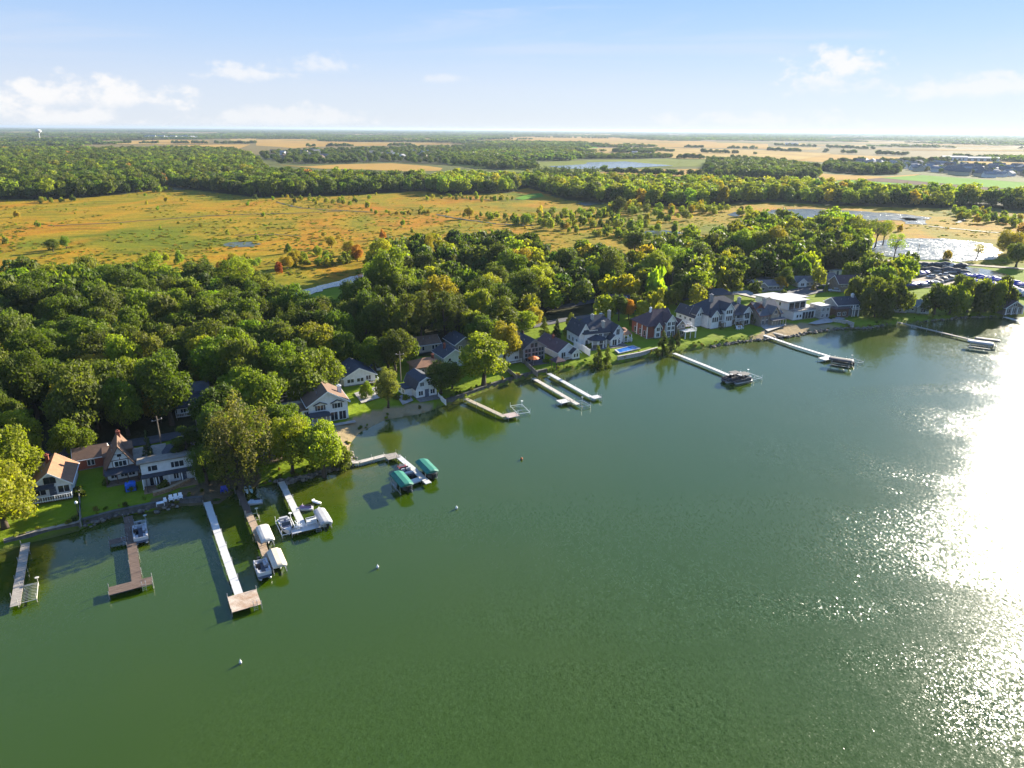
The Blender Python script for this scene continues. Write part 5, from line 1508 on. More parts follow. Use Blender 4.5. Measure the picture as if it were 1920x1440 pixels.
# hedgerows between the far fields
for (a0, a1), (b0, b1), n in [((1080, 273), (1440, 280.5), 120), ((1180, 283), (1420, 290), 70), ((960, 267), (1100, 273), 60), ((1440, 283), (1700, 292), 110), ((1270, 297.5), (1390, 301), 30), ((560, 276), (790, 274), 90), ((230, 269.5), (480, 270), 110), ((830, 263), (1000, 262), 80), ((1000, 258), (1260, 262), 110), ((1440, 273), (1640, 281), 90), ((1540, 305), (1780, 304.5), 70), ((1110, 324), (1320, 333), 36), ((520, 308), (700, 306), 40), ((1780, 297), (1930, 302), 70)]:
    for i in range(n):
        f = (i + rng.uniform(-.4, .4)) / n
        if vnoise(np.array([[f * n * .11 + a0, b0 * .1]]), 1.0, 71)[0] < .36 or rng.random() < .12:
            continue
        x, y = at(a0 + (b0 - a0) * f, a1 + (b1 - a1) * f + rng.normal(0, .12))
        s = rng.uniform(.6, 1.3) * (1 + y / 9000)
        TREES.append((x, y, 9 * s, 5 * s, 'oak', str(rng.choice(['dark', 'green', 'olive'])), None, 'hedge'))
# how large each shows; the largest become individuals
PT = np.array([(t_[0], t_[1], t_[2], t_[3]) for t_ in TREES])
sz = PT[:, 3] * PT[:, 2] / (PT[:, 0] ** 2 + PT[:, 1] ** 2)
pr = np.array([project(x, y, 1.2 + h * .6)[:2] for x, y, h, r_ in PT])
vis = (pr[:, 0] > -60) & (pr[:, 0] < 1980)
sz[~vis] = 0
hand = np.array([t_[6] is not None for t_ in TREES])
order = np.argsort(-(sz + hand * 10))
single = set(order[:300].tolist())
LANDM = [(a, at(*b)) for a, b in [('the orange-roofed cottage', (100, 930)), ('the half-timbered house', (232, 890)), ('the white two-storey house', (320, 895)), ('the shaded white cottage', (370, 770)), ('the big white gabled house', (605, 795)),
                                  ('the white bungalow', (665, 720)), ('the gambrel house', (788, 745)), ('the pale green gable', (840, 680)), ('the glass-front grey house', (990, 685)), ('the dark-roofed porch house', (1130, 645)), ('the purple-roofed house', (1245, 625)),
                                  ('the big white lake house', (1340, 605)), ('the modern flat-roofed house', (1480, 590)), ('the small boathouse', (835, 500)), ('the channel', (620, 535)), ('the grey garage', (1355, 555)), ('the gabled garage', (1155, 570)), ('the grey loop drive', (65, 655)), ('the glaring pond', (1750, 470))]]
used = {}
ORD = ['nearest', 'second nearest', 'third nearest', 'fourth nearest', 'fifth nearest', 'sixth nearest', 'seventh nearest', 'eighth nearest', 'ninth nearest', 'tenth nearest'] + ['%dth nearest' % k for k in range(11, 90)]
todo = []
for i in sorted(single):
    x, y, h, r_, kind, col, lab, area = TREES[i]
    if not lab:
        lm, (lx, ly) = min(LANDM, key=lambda q: math.hypot(q[1][0] - x, q[1][1] - y))
        todo.append((math.hypot(lx - x, ly - y), i, lm))
rank, AUTO = {}, {}
for dd_, i, lm in sorted(todo):
    key = (TREES[i][5], lm)
    rank[key] = rank.get(key, -1) + 1
    what = {'oak': 'broad-crowned tree', 'elm': 'tall-crowned tree', 'pine': 'pine', 'bush': 'shrub'}.get(TREES[i][4], 'tree')
    AUTO[i] = '%s %s, %s of its colour to %s' % (WORD[TREES[i][5]], what, ORD[rank[key]], lm)
for i in sorted(single):
    x, y, h, r_, kind, col, lab, area = TREES[i]
    cme, tme, H = PROTO[kind][int(rng.integers(len(PROTO[kind])))]
    z = float(ground_z(np.array([[x, y]]))[0][0]) - .1
    grp = 'trees of the lakeside wood' if area in ('near', 'back', 'yard') else ('shrubs on the marsh' if area == 'marsh_hand' else None)
    e = empty('broadleaf_tree' if kind == 'bush' and h > 6.5 else NAMES[kind], x, y, z, rng.uniform(0, 6.283), lab or AUTO[i], 'shrub' if kind == 'bush' and h <= 6.5 else 'tree', grp)
    e.scale = (r_, r_ * rng.uniform(.82, 1.18), h / H * rng.uniform(.9, 1.12))
    e.rotation_euler = (rng.normal(0, .05), rng.normal(0, .05), e.rotation_euler[2])
    link('trunk', tme, e)
    c_ = link('crown', cme, e)
    j = rng.normal(1, .045, 3) * min(1.1, math.exp(rng.normal(-.02, .15)))
    c_.color = (*[float(np.clip(q * jj, 0, 1)) for q, jj in zip(TC[col], j)], 1)

# everything farther: woods that read as one mass, planted by geometry nodes
FARCOL = bpy.data.collections.new('far_tree_shapes')
FAR = {}
for kind, reps, n, leaf in [('oak', 3, 620, .15), ('elm', 3, 620, .15), ('pine', 2, 420, .15), ('bush', 2, 260, .2)]:
    for k in range(reps):
        cme, L, H = crown_mesh('far_crown', kind, 300 + 13 * k + len(kind), n, leaf, LEAF_I)
        o = bpy.data.objects.new('%02d_far_%s' % (len(FARCOL.objects), kind), cme)
        FARCOL.objects.link(o)
        FAR.setdefault(kind, []).append((len(FARCOL.objects) - 1, H))
# a clump of many crowns for the woods on the plain beyond two kilometres
r9 = np.random.default_rng(9)
for k in range(3):
    Vs, Fs, ls = [], [], []
    nb = 0
    for j in range(26):
        V, F, lv, L, H = crown_np('oak', 900 + 26 * k + j, 46, .42)
        s = r9.uniform(.8, 1.2)
        V = V * s + np.array([r9.uniform(-9, 9), r9.uniform(-4, 4), 0])
        Vs.append(V)
        Fs.append(F + nb)
        ls.append(lv)
        nb += len(V)
    me = mesh_np('far_clump', np.vstack(Vs), np.vstack(Fs), LEAF_I)
    a = me.attributes.new('leafvar', 'FLOAT', 'POINT')
    a.data.foreach_set('value', np.concatenate(ls).astype(np.float32))
    FARCOL.objects.link(bpy.data.objects.new('%02d_clump' % len(FARCOL.objects), me))
    FAR.setdefault('clump', []).append((len(FARCOL.objects) - 1, 2.3))


def planted(name, P3, S3, rot, idxs, tint, label):
    me = bpy.data.meshes.new(name)
    me.vertices.add(len(P3))
    me.vertices.foreach_set('co', np.asarray(P3, np.float32).ravel())
    for nm, typ, key, arr in [('size', 'FLOAT_VECTOR', 'vector', S3), ('turn', 'FLOAT', 'value', rot), ('which', 'INT', 'value', idxs), ('tint', 'FLOAT_COLOR', 'color', np.column_stack([tint, np.ones(len(tint))]))]:
        a = me.attributes.new(nm, typ, 'POINT')
        a.data.foreach_set(key, np.asarray(arr, np.int32 if typ == 'INT' else np.float32).ravel())
    o = link(name, me)
    ng = bpy.data.node_groups.new(name, 'GeometryNodeTree')
    ng.interface.new_socket('Geometry', in_out='INPUT', socket_type='NodeSocketGeometry')
    ng.interface.new_socket('Geometry', in_out='OUTPUT', socket_type='NodeSocketGeometry')
    N = ng.nodes
    gi, go = N.new('NodeGroupInput'), N.new('NodeGroupOutput')
    ci = N.new('GeometryNodeCollectionInfo')
    ci.inputs['Collection'].default_value = FARCOL
    ci.inputs['Separate Children'].default_value = True
    ci.inputs['Reset Children'].default_value = True
    ip = N.new('GeometryNodeInstanceOnPoints')
    ip.inputs['Pick Instance'].default_value = True

    def attr(nm, typ):
        q = N.new('GeometryNodeInputNamedAttribute')
        q.data_type = typ
        q.inputs['Name'].default_value = nm
        return q.outputs['Attribute']
    cx = N.new('ShaderNodeCombineXYZ')
    ng.links.new(attr('turn', 'FLOAT'), cx.inputs[2])
    e2r = N.new('FunctionNodeEulerToRotation')
    ng.links.new(cx.outputs[0], e2r.inputs[0])
    ng.links.new(gi.outputs[0], ip.inputs['Points'])
    ng.links.new(ci.outputs[0], ip.inputs['Instance'])
    ng.links.new(attr('which', 'INT'), ip.inputs['Instance Index'])
    ng.links.new(e2r.outputs[0], ip.inputs['Rotation'])
    ng.links.new(attr('size', 'FLOAT_VECTOR'), ip.inputs['Scale'])
    ng.links.new(ip.outputs[0], go.inputs[0])
    md = o.modifiers.new('planting', 'NODES')
    md.node_group = ng
    return tag(o, label, 'wood', kind='stuff')


groups = {'marsh': [], 'wood': [], 'garden': []}
for i in range(len(TREES)):
    if i not in single:
        groups['marsh' if TREES[i][7] in ('marsh', 'thicket') else ('garden' if TREES[i][7] == 'garden' else 'wood')].append(i)
for g, lst, name, lab in [('wood', groups['wood'], 'distant_wood', 'green and yellowing woods beyond the marsh and behind the houses'), ('garden', groups['garden'], 'garden_shrubs', 'low garden shrubs planted along the house walls'), ('marsh', groups['marsh'], 'marsh_thicket', 'yellow and olive thickets scattered over the orange marsh')]:
    P3, S3, ro, ix, ti = [], [], [], [], []
    for i in lst:
        x, y, h, r_, kind, col, lab_, area = TREES[i]
        kk = kind if kind in FAR else ('elm' if kind in ('poplar', 'willow', 'snag') else 'pine')
        k, H = FAR[kk][int(rng.integers(len(FAR[kk])))]
        P3.append((x, y, 1.0))
        S3.append((r_, r_, h / H))
        ro.append(rng.uniform(0, 6.283))
        ix.append(k)
        ti.append(np.clip(np.array(TC[col]) * rng.normal(1, .07, 3) * min(1.2, math.exp(rng.normal(0, .18))), 0, 1))
    planted(name, P3, S3, ro, ix, np.array(ti), lab)
P3, S3, ro, ix, ti = [], [], [], [], []
field_polys = [pts(q, 1.5) for _, q in FIELDS]
pond_far = pts([(1020, 319), (1020, 302), (1180, 298), (1280, 312), (1190, 320)], 1.5)
cand = []
for i in range(5200):
    r_ = math.exp(rng.uniform(math.log(1500), math.log(26000)))
    a_ = R(rng.uniform(-41, 41))
    cand.append((r_ * math.sin(a_), r_ * math.cos(a_)))
Q = np.array(cand)
bad = inside(Q, pond_far)
for fp in field_polys:
    c0 = fp.mean(0)
    bad |= inside(Q, c0 + (fp - c0) * 1.04)
rr = np.hypot(Q[:, 0], Q[:, 1])
nzv = vnoise(Q * np.array([1, .5]), 420, 31) * .6 + vnoise(Q * np.array([1, .6]), 1500, 32) * .4
bad |= nzv < np.where(rr < 3600, .56, .45)
Q = Q[~bad]
for x, y in Q:
    r_ = math.hypot(x, y)
    k, H = FAR['clump'][int(rng.integers(3))]
    s = rng.uniform(4.0, 6.5) * (1 + r_ / 9000)
    P3.append((x, y, .8))
    S3.append((s * (1 + r_ / 5000), s * (1 + r_ / 6000), rng.uniform(3.8, 6.0)))
    ro.append(math.atan2(-x, y) + rng.normal(0, .25))
    ix.append(k)
    ti.append(np.clip(np.array(TC[rng.choice(['dark', 'green', 'olive', 'fresh'], p=[.4, .32, .22, .06])]) * rng.normal(1, .1, 3), 0, 1))
planted('plain_wood', P3, S3, ro, ix, np.array(ti), 'far hedgerows and woods on the plain up to the horizon')

# low sedge and willow tussocks over the marsh
P3, S3, ro, ix, ti = [], [], [], [], []
Q = np.array([at(a_, b_) for a_, b_ in zip(rng.uniform(-30, 1950, 9000), 362 + 160 * rng.random(9000) ** 1.3)])
Q = Q[inside(Q, MARSH)]
for pond_ in ([(1620, 470), (1640, 445), (1860, 445), (1890, 480), (1860, 495), (1640, 485)], [(1430, 400), (1460, 388), (1600, 390), (1760, 405), (1740, 424), (1480, 416)], [(1180, 432), (1290, 430), (1290, 444), (1185, 444)], [(500, 560), (700, 505), (715, 520), (540, 590)]):
    Q = Q[~inside(Q, pts(pond_))]
Q = Q[vnoise(Q, 28, 51) * .6 + vnoise(Q, 90, 52) * .4 > .42]
for x, y in Q:
    k, H = FAR['bush'][int(rng.integers(2))]
    s = rng.uniform(.35, 1.0)
    P3.append((x, y, 1.15))
    S3.append((s * 1.6, s * 1.1, s * .55))
    ro.append(rng.uniform(0, 6.283))
    ix.append(k)
    ti.append(np.clip(np.array(TC[rng.choice(['bright', 'gold', 'straw', 'olive', 'lime', 'yellow'], p=[.30, .26, .2, .06, .08, .10])]) * rng.normal(1, .12, 3), 0, 1))
planted('marsh_tussocks', P3, S3, ro, ix, np.array(ti), 'low yellow and rusty tussocks all over the marsh')

# weeds and reeds on the lake bank
P3, S3, ro, ix, ti = [], [], [], [], []
for _ in range(900):
    f = rng.uniform(3, 58)
    i = int(f)
    p = shore[i] + (shore[i + 1] - shore[i]) * (f - i)
    q = p + rng.normal(0, .9, 2)
    gz_, sd_ = ground_z(q[None])
    if sd_[0] < .25 or (2.2 < shore_w[i] and rng.random() < .75):
        continue
    k, H = FAR['bush'][int(rng.integers(2))]
    s = rng.uniform(.2, .6)
    P3.append((q[0], q[1], float(gz_[0]) - .03))
    S3.append((s, s * .8, s * rng.uniform(.7, 1.5)))
    ro.append(rng.uniform(0, 6.283))
    ix.append(k)
    ti.append(np.clip(np.array(TC[str(rng.choice(['olive', 'green', 'yellow', 'straw', 'dark']))]) * rng.normal(1, .12, 3), 0, 1))
planted('bank_weeds', P3, S3, ro, ix, np.array(ti), 'weeds and reeds growing along the lake bank')
# ------------------------------------------------------------------ sea walls, rocks, fences
SHW = [shore[i] for i in range(len(shore))]


def sweep_wall(name, label, path, th, z0, z1, m, cap=None, cat='wall', group=None, post=None):
    """straight lengths of wall butted end to end, with a cap"""
    path = np.asarray(path, float)
    c = path.mean(0)
    e = empty(name, c[0], c[1], 0, 0, label, cat, group)
    for i in range(len(path) - 1):
        a, b = path[i] - c, path[i + 1] - c
        d_ = b - a
        L_ = np.hypot(*d_)
        ang = math.atan2(d_[1], d_[0])
        o = MB().box(0, -th / 2, z0, L_ + .02, th / 2, z1).obj('wall_panel', m, e)
        o.location = (a[0], a[1], 0)
        o.rotation_euler = (0, 0, ang)
        if cap:
            o2 = MB().box(0, -th / 2 - .12, z1, L_ + .04, th / 2 + .12, z1 + .09).obj('cap', cap, e)
            o2.location = (a[0], a[1], .001 * i)
            o2.rotation_euler = (0, 0, ang)
        if post:
            k = max(1, int(L_ / 2.4))
            for j in range(k + 1):
                p = MB().box(-.09, -.09, z0, .09, .09, z1 + .16).obj('post', post, e)
                p.location = (a[0] + d_[0] * j / k, a[1] + d_[1] * j / k, 0)
    return e


def along(pix, z=0.0):
    return pts(pix, z)


SEAW = mat('sea_wall', (.13, .12, .11), .9, .2, 1.2)
SEACAP = mat('sea_wall_cap', (.34, .29, .23), .9, .15, 1.2)
sweep_wall('sea_wall', 'pale capped sea wall below the orange-roofed cottage lawn', along([(10, 1026), (60, 1011), (105, 1001), (152, 990)]), .5, -1.2, 1.25, SEAW, SEACAP)
sweep_wall('sea_wall', 'dark sea wall from the brown T-shaped dock to the long white dock', along([(156, 986), (215, 970), (291, 954), (330, 947), (381, 943)]), .45, -1.2, 1.22, SEAW, mat('dark_cap', (.10, .095, .085), .9, .15, 1.2))
sweep_wall('sea_wall', 'straight dark sea wall along the bright oak lawn', along([(838, 757), (869, 746.5), (914, 729.5), (955, 716.5), (995, 705.5), (1025, 699.5)]), .45, -1.2, 1.2, SEAW, mat('dark_cap', (.1, .1, .1)))
sweep_wall('retaining_wall', 'sunlit tan retaining wall in front of the white two-storey house', pts([(288, 931), (318, 922), (340, 912), (356, 905)]), .5, .6, 2.0, mat('tan_block', (.30, .19, .11), .9, .2, 3), mat('tan_cap', (.36, .25, .15)))
FEN = mat('grey_fence', (.24, .22, .20), .85, .15, 2, stretch=(3, 3, 1))
sweep_wall('fence', 'grey fence running down to the lawn wall right of the oak', pts([(944, 690), (957, 701), (969, 711)]), .08, 1.0, 2.3, FEN, None, 'fence', post=FEN)
sweep_wall('fence', 'long grey fence left of the orange umbrella terrace', pts([(973, 671), (985, 684), (997, 696), (1008, 706)]), .08, 1.0, 2.5, FEN, None, 'fence', post=FEN)
sweep_wall('fence', 'tall white panel fence left of the porch house', pts([(1076, 650), (1091, 658), (1106, 668)]), .1, 1.0, 3.2, W['trim'], None, 'fence', post=W['trim'])
sweep_wall('fence', 'white fence at the right of the gambrel house', pts([(822, 744), (836, 757)]), .08, .8, 2.1, W['trim'], None, 'fence', post=W['trim'])
sweep_wall('fence', 'dark board fence between the cottage and half-timbered house lawns', pts([(150, 930), (151, 955), (152, 985)]), .08, 1.0, 2.2, FEN, None, 'fence', post=FEN)
sweep_wall('fence', 'tall dark fence between the half-timbered and two-storey houses', pts([(270, 868), (274, 890), (278, 925)]), .1, 1.0, 2.9, mat('dark_fence', (.09, .075, .06), .9, .15, 2), None, 'fence')
sweep_wall('retaining_wall', 'long grey stone wall below the swimming pool', pts([(1158, 672), (1200, 664), (1232, 655)]), .4, .6, 1.75, W['stone'], CONC)
sweep_wall('retaining_wall', 'stone terrace wall beside the modern house lawn', pts([(1560, 603), (1585, 606), (1600, 611)]), .4, .6, 2.2, W['stone'], CONC)
# rip-rap
ROCK = mat('shore_rock', (.20, .175, .145), .92, .3, 1.5, bump=.5)
rr_ = np.random.default_rng(4)
ico = bmesh.new()
bmesh.ops.create_icosphere(ico, subdivisions=1, radius=1)
IV = np.array([v.co for v in ico.verts])
IF = np.array([[v.index for v in f.verts] for f in ico.faces])
ico.free()
Vs, Fs, nb = [], [], 0
for a, b, n in [(16, 22, 330), (44, 54, 330), (55, 58, 90), (6, 9, 40)]:
    for _ in range(n):
        f = rr_.uniform(a, b)
        i = int(f)
        p = shore[i] + (shore[i + 1] - shore[i]) * (f - i) + rr_.normal(0, .45, 2)
        s = rr_.uniform(.16, .5)
        V = IV * (1 + rr_.normal(0, .18, (12, 1)))[:len(IV)] if len(IV) == 12 else IV * (1 + rr_.normal(0, .14, (len(IV), 1)))
        Vs.append(V * s * np.array([1.2, 1, .75]) + np.array([*p, rr_.uniform(0, .5)]))
        Fs.append(IF + nb)
        nb += len(IV)
tag(link('shore_rocks', mesh_np('shore_rocks', np.vstack(Vs), np.vstack(Fs), ROCK)), 'brown and grey rocks piled along the bank at the water', 'rocks', kind='stuff')

# ------------------------------------------------------------------ docks
WHITE_D = mat('white_dock', (.55, .54, .51), .65, .05, .6)
GREY_D = mat('weathered_dock', (.34, .30, .25), .9, .16, 1.0, stretch=(1, 5, 1))
BROWN_D = mat('brown_dock', (.145, .10, .075), .9, .2, 1.0, stretch=(1, 5, 1))
TAN_D = mat('tan_dock', (.40, .29, .19), .9, .16, 1.0, stretch=(1, 5, 1))
RUST_D = mat('stained_platform', (.50, .43, .34), .85, .1, .55, col2=(.30, .17, .09))
STEEL = mat('galvanised_steel', (.45, .46, .47), .4, .1, 3, metal=.7)
DOCK_Z = .72
_dc = {}


def section_mesh(wd, L_, m, plank=.3):
    k = (round(wd, 2), round(L_, 2), m.name)
    if k not in _dc:
        mb = MB()
        n = max(2, round(L_ / plank))
        for i in range(n):
            a = L_ * i / n
            mb.box(-wd / 2, a + .012, -.06, wd / 2, a + L_ / n - .012, rng.uniform(-.006, .004))
        mb.box(-wd / 2 + .03, .02, -.22, -wd / 2 + .12, L_ - .02, -.065).box(wd / 2 - .12, .02, -.22, wd / 2 - .03, L_ - .02, -.065)
        _dc[k] = mb.mesh('deck_section', m)
    return _dc[k]


POSTM = MB().tube([(0, 0, -1.9), (0, 0, .55)], .05, 6).mesh('post', STEEL)


class Dock:
    def __init__(s, label, px, py, group='private docks'):
        s.x, s.y = at(px, py, DOCK_Z)
        s.e = empty('dock', s.x, s.y, DOCK_Z, 0, label, 'dock', group)
        s.p = {}

    def run(s, pix, wd, m, step=2.6, posts=True):
        L = [np.array(at(a, b, DOCK_Z)) - (s.x, s.y) for a, b in pix]
        for a, b in zip(L[:-1], L[1:]):
            d_ = b - a
            n = max(1, round(np.hypot(*d_) / step))
            ang = math.atan2(d_[1], d_[0]) - math.pi / 2
            l_ = np.hypot(*d_) / n
            for i in range(n):
                o = link('deck_section', section_mesh(wd, l_, m), s.e)
                q = a + d_ * i / n
                o.location = (q[0], q[1], rng.uniform(-.012, .012))
                o.rotation_euler = (0, 0, ang + rng.normal(0, .004))
                if posts:
                    nx, ny = -math.cos(ang), -math.sin(ang)
                    for k in (-1, 1):
                        if (i + (k > 0)) % 2 == 0 or n < 3:
                            p = link('post', POSTM, s.e)
                            p.location = (q[0] + k * nx * (wd / 2 + .05), q[1] + k * ny * (wd / 2 + .05), rng.uniform(-.1, .12))
        return s

    def pad(s, cx, cy, w_, d_, rz, m, planks='x'):
        """platform centred on a pixel; rz degrees as for the houses"""
        c = np.array(at(cx, cy, DOCK_Z)) - (s.x, s.y)
        n = max(1, round(d_ / 2.0))
        for i in range(n):
            o = link('deck_section', section_mesh(w_, d_ / n, m), s.e)
            y0 = -d_ / 2 + d_ / n * i
            a = R(rz)
            o.location = (c[0] - y0 * math.sin(a), c[1] + y0 * math.cos(a), .012 + .004 * i)
            o.rotation_euler = (0, 0, a)
        a = R(rz)
        for kx in (-1, 1):
            for ky in (-1, 1):
                p = link('post', POSTM, s.e)
                lx, ly = kx * w_ / 2, ky * d_ / 2
                p.location = (c[0] + lx * math.cos(a) - ly * math.sin(a), c[1] + lx * math.sin(a) + ly * math.cos(a), .05)
        ld = MB()
        for kx in (-.25, .25):
            ld.tube([(kx, .25, 0), (kx, .15, .75), (kx, -.08, .7), (kx, -.1, -1.1)], .03, 5)
        for k in range(5):
            ld.tube([(-.25, -.09, .3 - k * .3), (.25, -.09, .3 - k * .3)], .025, 5)
        o = ld.obj('ladder', STEEL, s.e)
        lx, ly = w_ * .3, -d_ / 2
        o.location = (c[0] + lx * math.cos(a) - ly * math.sin(a), c[1] + lx * math.sin(a) + ly * math.cos(a), .02)
        o.rotation_euler = (0, 0, a)
        return s


Dock('weathered grey dock at the far left running from the sea wall', 48, 1018).run([(48, 1018), (37, 1082), (28, 1136)], 1.2, GREY_D)
Dock('brown T-shaped dock with a wide end platform', 240, 968).run([(240, 968), (247, 1020), (257, 1092)], 1.35, BROWN_D).pad(222, 1013, 2.6, 1.5, 29, BROWN_D).pad(245, 1098, 5.6, 2.1, 29, BROWN_D)
Dock('long straight white dock ending in a stained square platform', 388, 941).run([(388, 941), (412, 1010), (449, 1117)], 1.15, WHITE_D, 2.4).pad(458, 1126, 3.9, 3.9, 29, RUST_D)
Dock('tan and brown plank dock between two canvas-covered lifts', 447, 918).run([(447, 918), (466, 962)], 1.15, BROWN_D).run([(466, 962), (486, 1008), (503, 1052)], 1.15, TAN_D)
Dock('white dock with an L-shaped platform and white deck chairs', 527, 903).run([(527, 903), (548, 945), (568, 985)], 1.15, WHITE_D).pad(575, 989, 5.2, 1.9, 29, WHITE_D)
Dock('zigzag white and grey dock with two green canopies', 650, 866).run([(650, 866), (673, 866), (724, 853)], 1.2, mat('pale_dock', (.52, .47, .40), .85, .1, .8)).pad(735, 855, 2.6, 2.6, 29, GREY_D).run([(745, 854), (776, 880), (804, 906)], 1.2, WHITE_D).run([(788, 897), (768, 904)], 1.5, WHITE_D)
Dock('narrow beige dock at the oak lawn ending in a pinkish platform', 873, 747).run([(873, 747), (910, 764), (946, 781)], 1.2, mat('beige_dock', (.42, .36, .26), .85, .12, .8)).pad(959, 778, 3.0, 2.6, 29, mat('pinkish_dock', (.46, .36, .32), .85, .12, .8))
Dock('left of the twin white docks, with a square platform on its left side', 1000, 709).run([(1000, 709), (1040, 732), (1084, 758)], 1.2, mat('pale_dock', (.52, .47, .40))).pad(1056, 752, 2.6, 2.4, 29, WHITE_D)
Dock('right of the twin white docks, ending in a small platform', 1029, 700).run([(1029, 700), (1065, 720), (1108, 744)], 1.2, WHITE_D).pad(1117, 744, 2.4, 2.0, 29, WHITE_D)
Dock('long white dock reaching to the pontoon boats, right of the pool', 1264, 662).run([(1264, 662), (1315, 682), (1374, 706)], 1.2, WHITE_D).pad(1385, 702, 4.6, 3.0, 29, WHITE_D)
Dock('long white dock from the beach ending in a white platform with a covered lift', 1432, 628).run([(1432, 628), (1490, 648), (1556, 668)], 1.2, WHITE_D).pad(1552, 671, 5.0, 2.6, 29, WHITE_D)
Dock('thin grey dock reaching out to two covered lifts at the right', 1684, 604).run([(1684, 604), (1740, 617), (1828, 638)], 1.1, GREY_D)
Dock('white dock cut by the right edge of the picture', 1884, 594).run([(1884, 594), (1935, 608)], 1.3, WHITE_D)
Dock('short timber ramp dock beside the sandy beach', 1445, 626).run([(1445, 622), (1475, 630)], 1.4, GREY_D, posts=False)

# ------------------------------------------------------------------ boats and lifts
GEL = mat('white_gelcoat', (.52, .52, .52), .25, .04, 1)
NAVY = mat('navy_vinyl', (.02, .03, .07), .5, .1, 2)
BLACKP = mat('black_plastic', (.02, .02, .022), .4, .1, 2)
TEAL = mat('green_canvas', (.02, .165, .115), .6, .1, 1.2)
CANV = mat('pale_canvas', (.58, .54, .47), .7, .08, 1.0)
CANV2 = mat('tan_canvas', (.60, .51, .38), .7, .06, 1.0)
CHAR = mat('charcoal_canvas', (.07, .07, .075), .7, .1, 1.0)
GREYC = mat('grey_canvas', (.40, .39, .38), .7, .08, 1.0)
BLUEC = mat('blue_tarp', (.025, .05, .32), .5, .12, 1.2)
RED = mat('red_gelcoat', (.35, .03, .03), .35, .05, 1)
VINYL = mat('grey_seat_vinyl', (.42, .42, .43), .5, .06, 2)


def hull_rings(L_, w_, h0, h1, n=7):
    """open-boat hull lofted from stern (-y) to bow (+y)"""
    rings = []
    for i in range(n):
        f = i / (n - 1)
        b = w_ / 2 * (1 - max(0, (f - .45) / .55) ** 2.2) + .015
        y = -L_ / 2 + L_ * f
        top = h1 + .18 * f * f
        keel = h0 + (.5 * max(0, f - .7) ** 1.3)
        rings.append([(-b, y, top), (-b * .92, y, h0 + .32), (-b * .55, y, keel + .06), (0, y, keel), (b * .55, y, keel + .06), (b * .92, y, h0 + .32), (b, y, top)])
    return rings


def boat(label, px, py, rz, L_=5.6, w_=2.1, hullm=None, trimm=None, z=.15, cat='boat', group=None, pz=0.3):
    x, y = at(px, py, pz)
    e = empty('motor_boat', x, y, z, R(rz), label, cat, group)
    MB().loft(hull_rings(L_, w_, -.25, .62)).obj('hull', hullm or GEL, e, False)
    mb = MB()
    mb.prism([(-w_ * .42, .66), (w_ * .42, .66), (w_ * .36, .72), (-w_ * .36, .72)], L_ * .08, L_ * .36)
    mb.obj('foredeck', trimm or GEL, e)
    MB().box(-w_ * .36, -L_ * .46, .66, w_ * .36, L_ * .06, .68).obj('cockpit_floor', NAVY, e)
    for sx_ in (-.25, .25):
        MB().box(w_ * sx_ - .28, -L_ * .1, .68, w_ * sx_ + .28, L_ * .0, .95).box(w_ * sx_ - .28, -L_ * .14, .68, w_ * sx_ + .28, -L_ * .1, 1.25).obj('seat', VINYL, e)
    MB().box(-w_ * .36, -L_ * .44, .68, w_ * .36, -L_ * .34, 1.05).obj('bench', VINYL, e)
    MB().prism([(L_ * .07, .7), (L_ * .1, .7), (L_ * .04, 1.2), (L_ * .02, 1.2)], -w_ * .38, w_ * .38, 'x').obj('windscreen', GLASS, e)
    MB().box(-.22, -L_ / 2 - .45, .1, .22, -L_ / 2 + .02, .75).box(-.15, -L_ / 2 - .4, -.4, .15, -L_ / 2 - .1, .1).obj('outboard_motor', BLACKP, e)
    return e


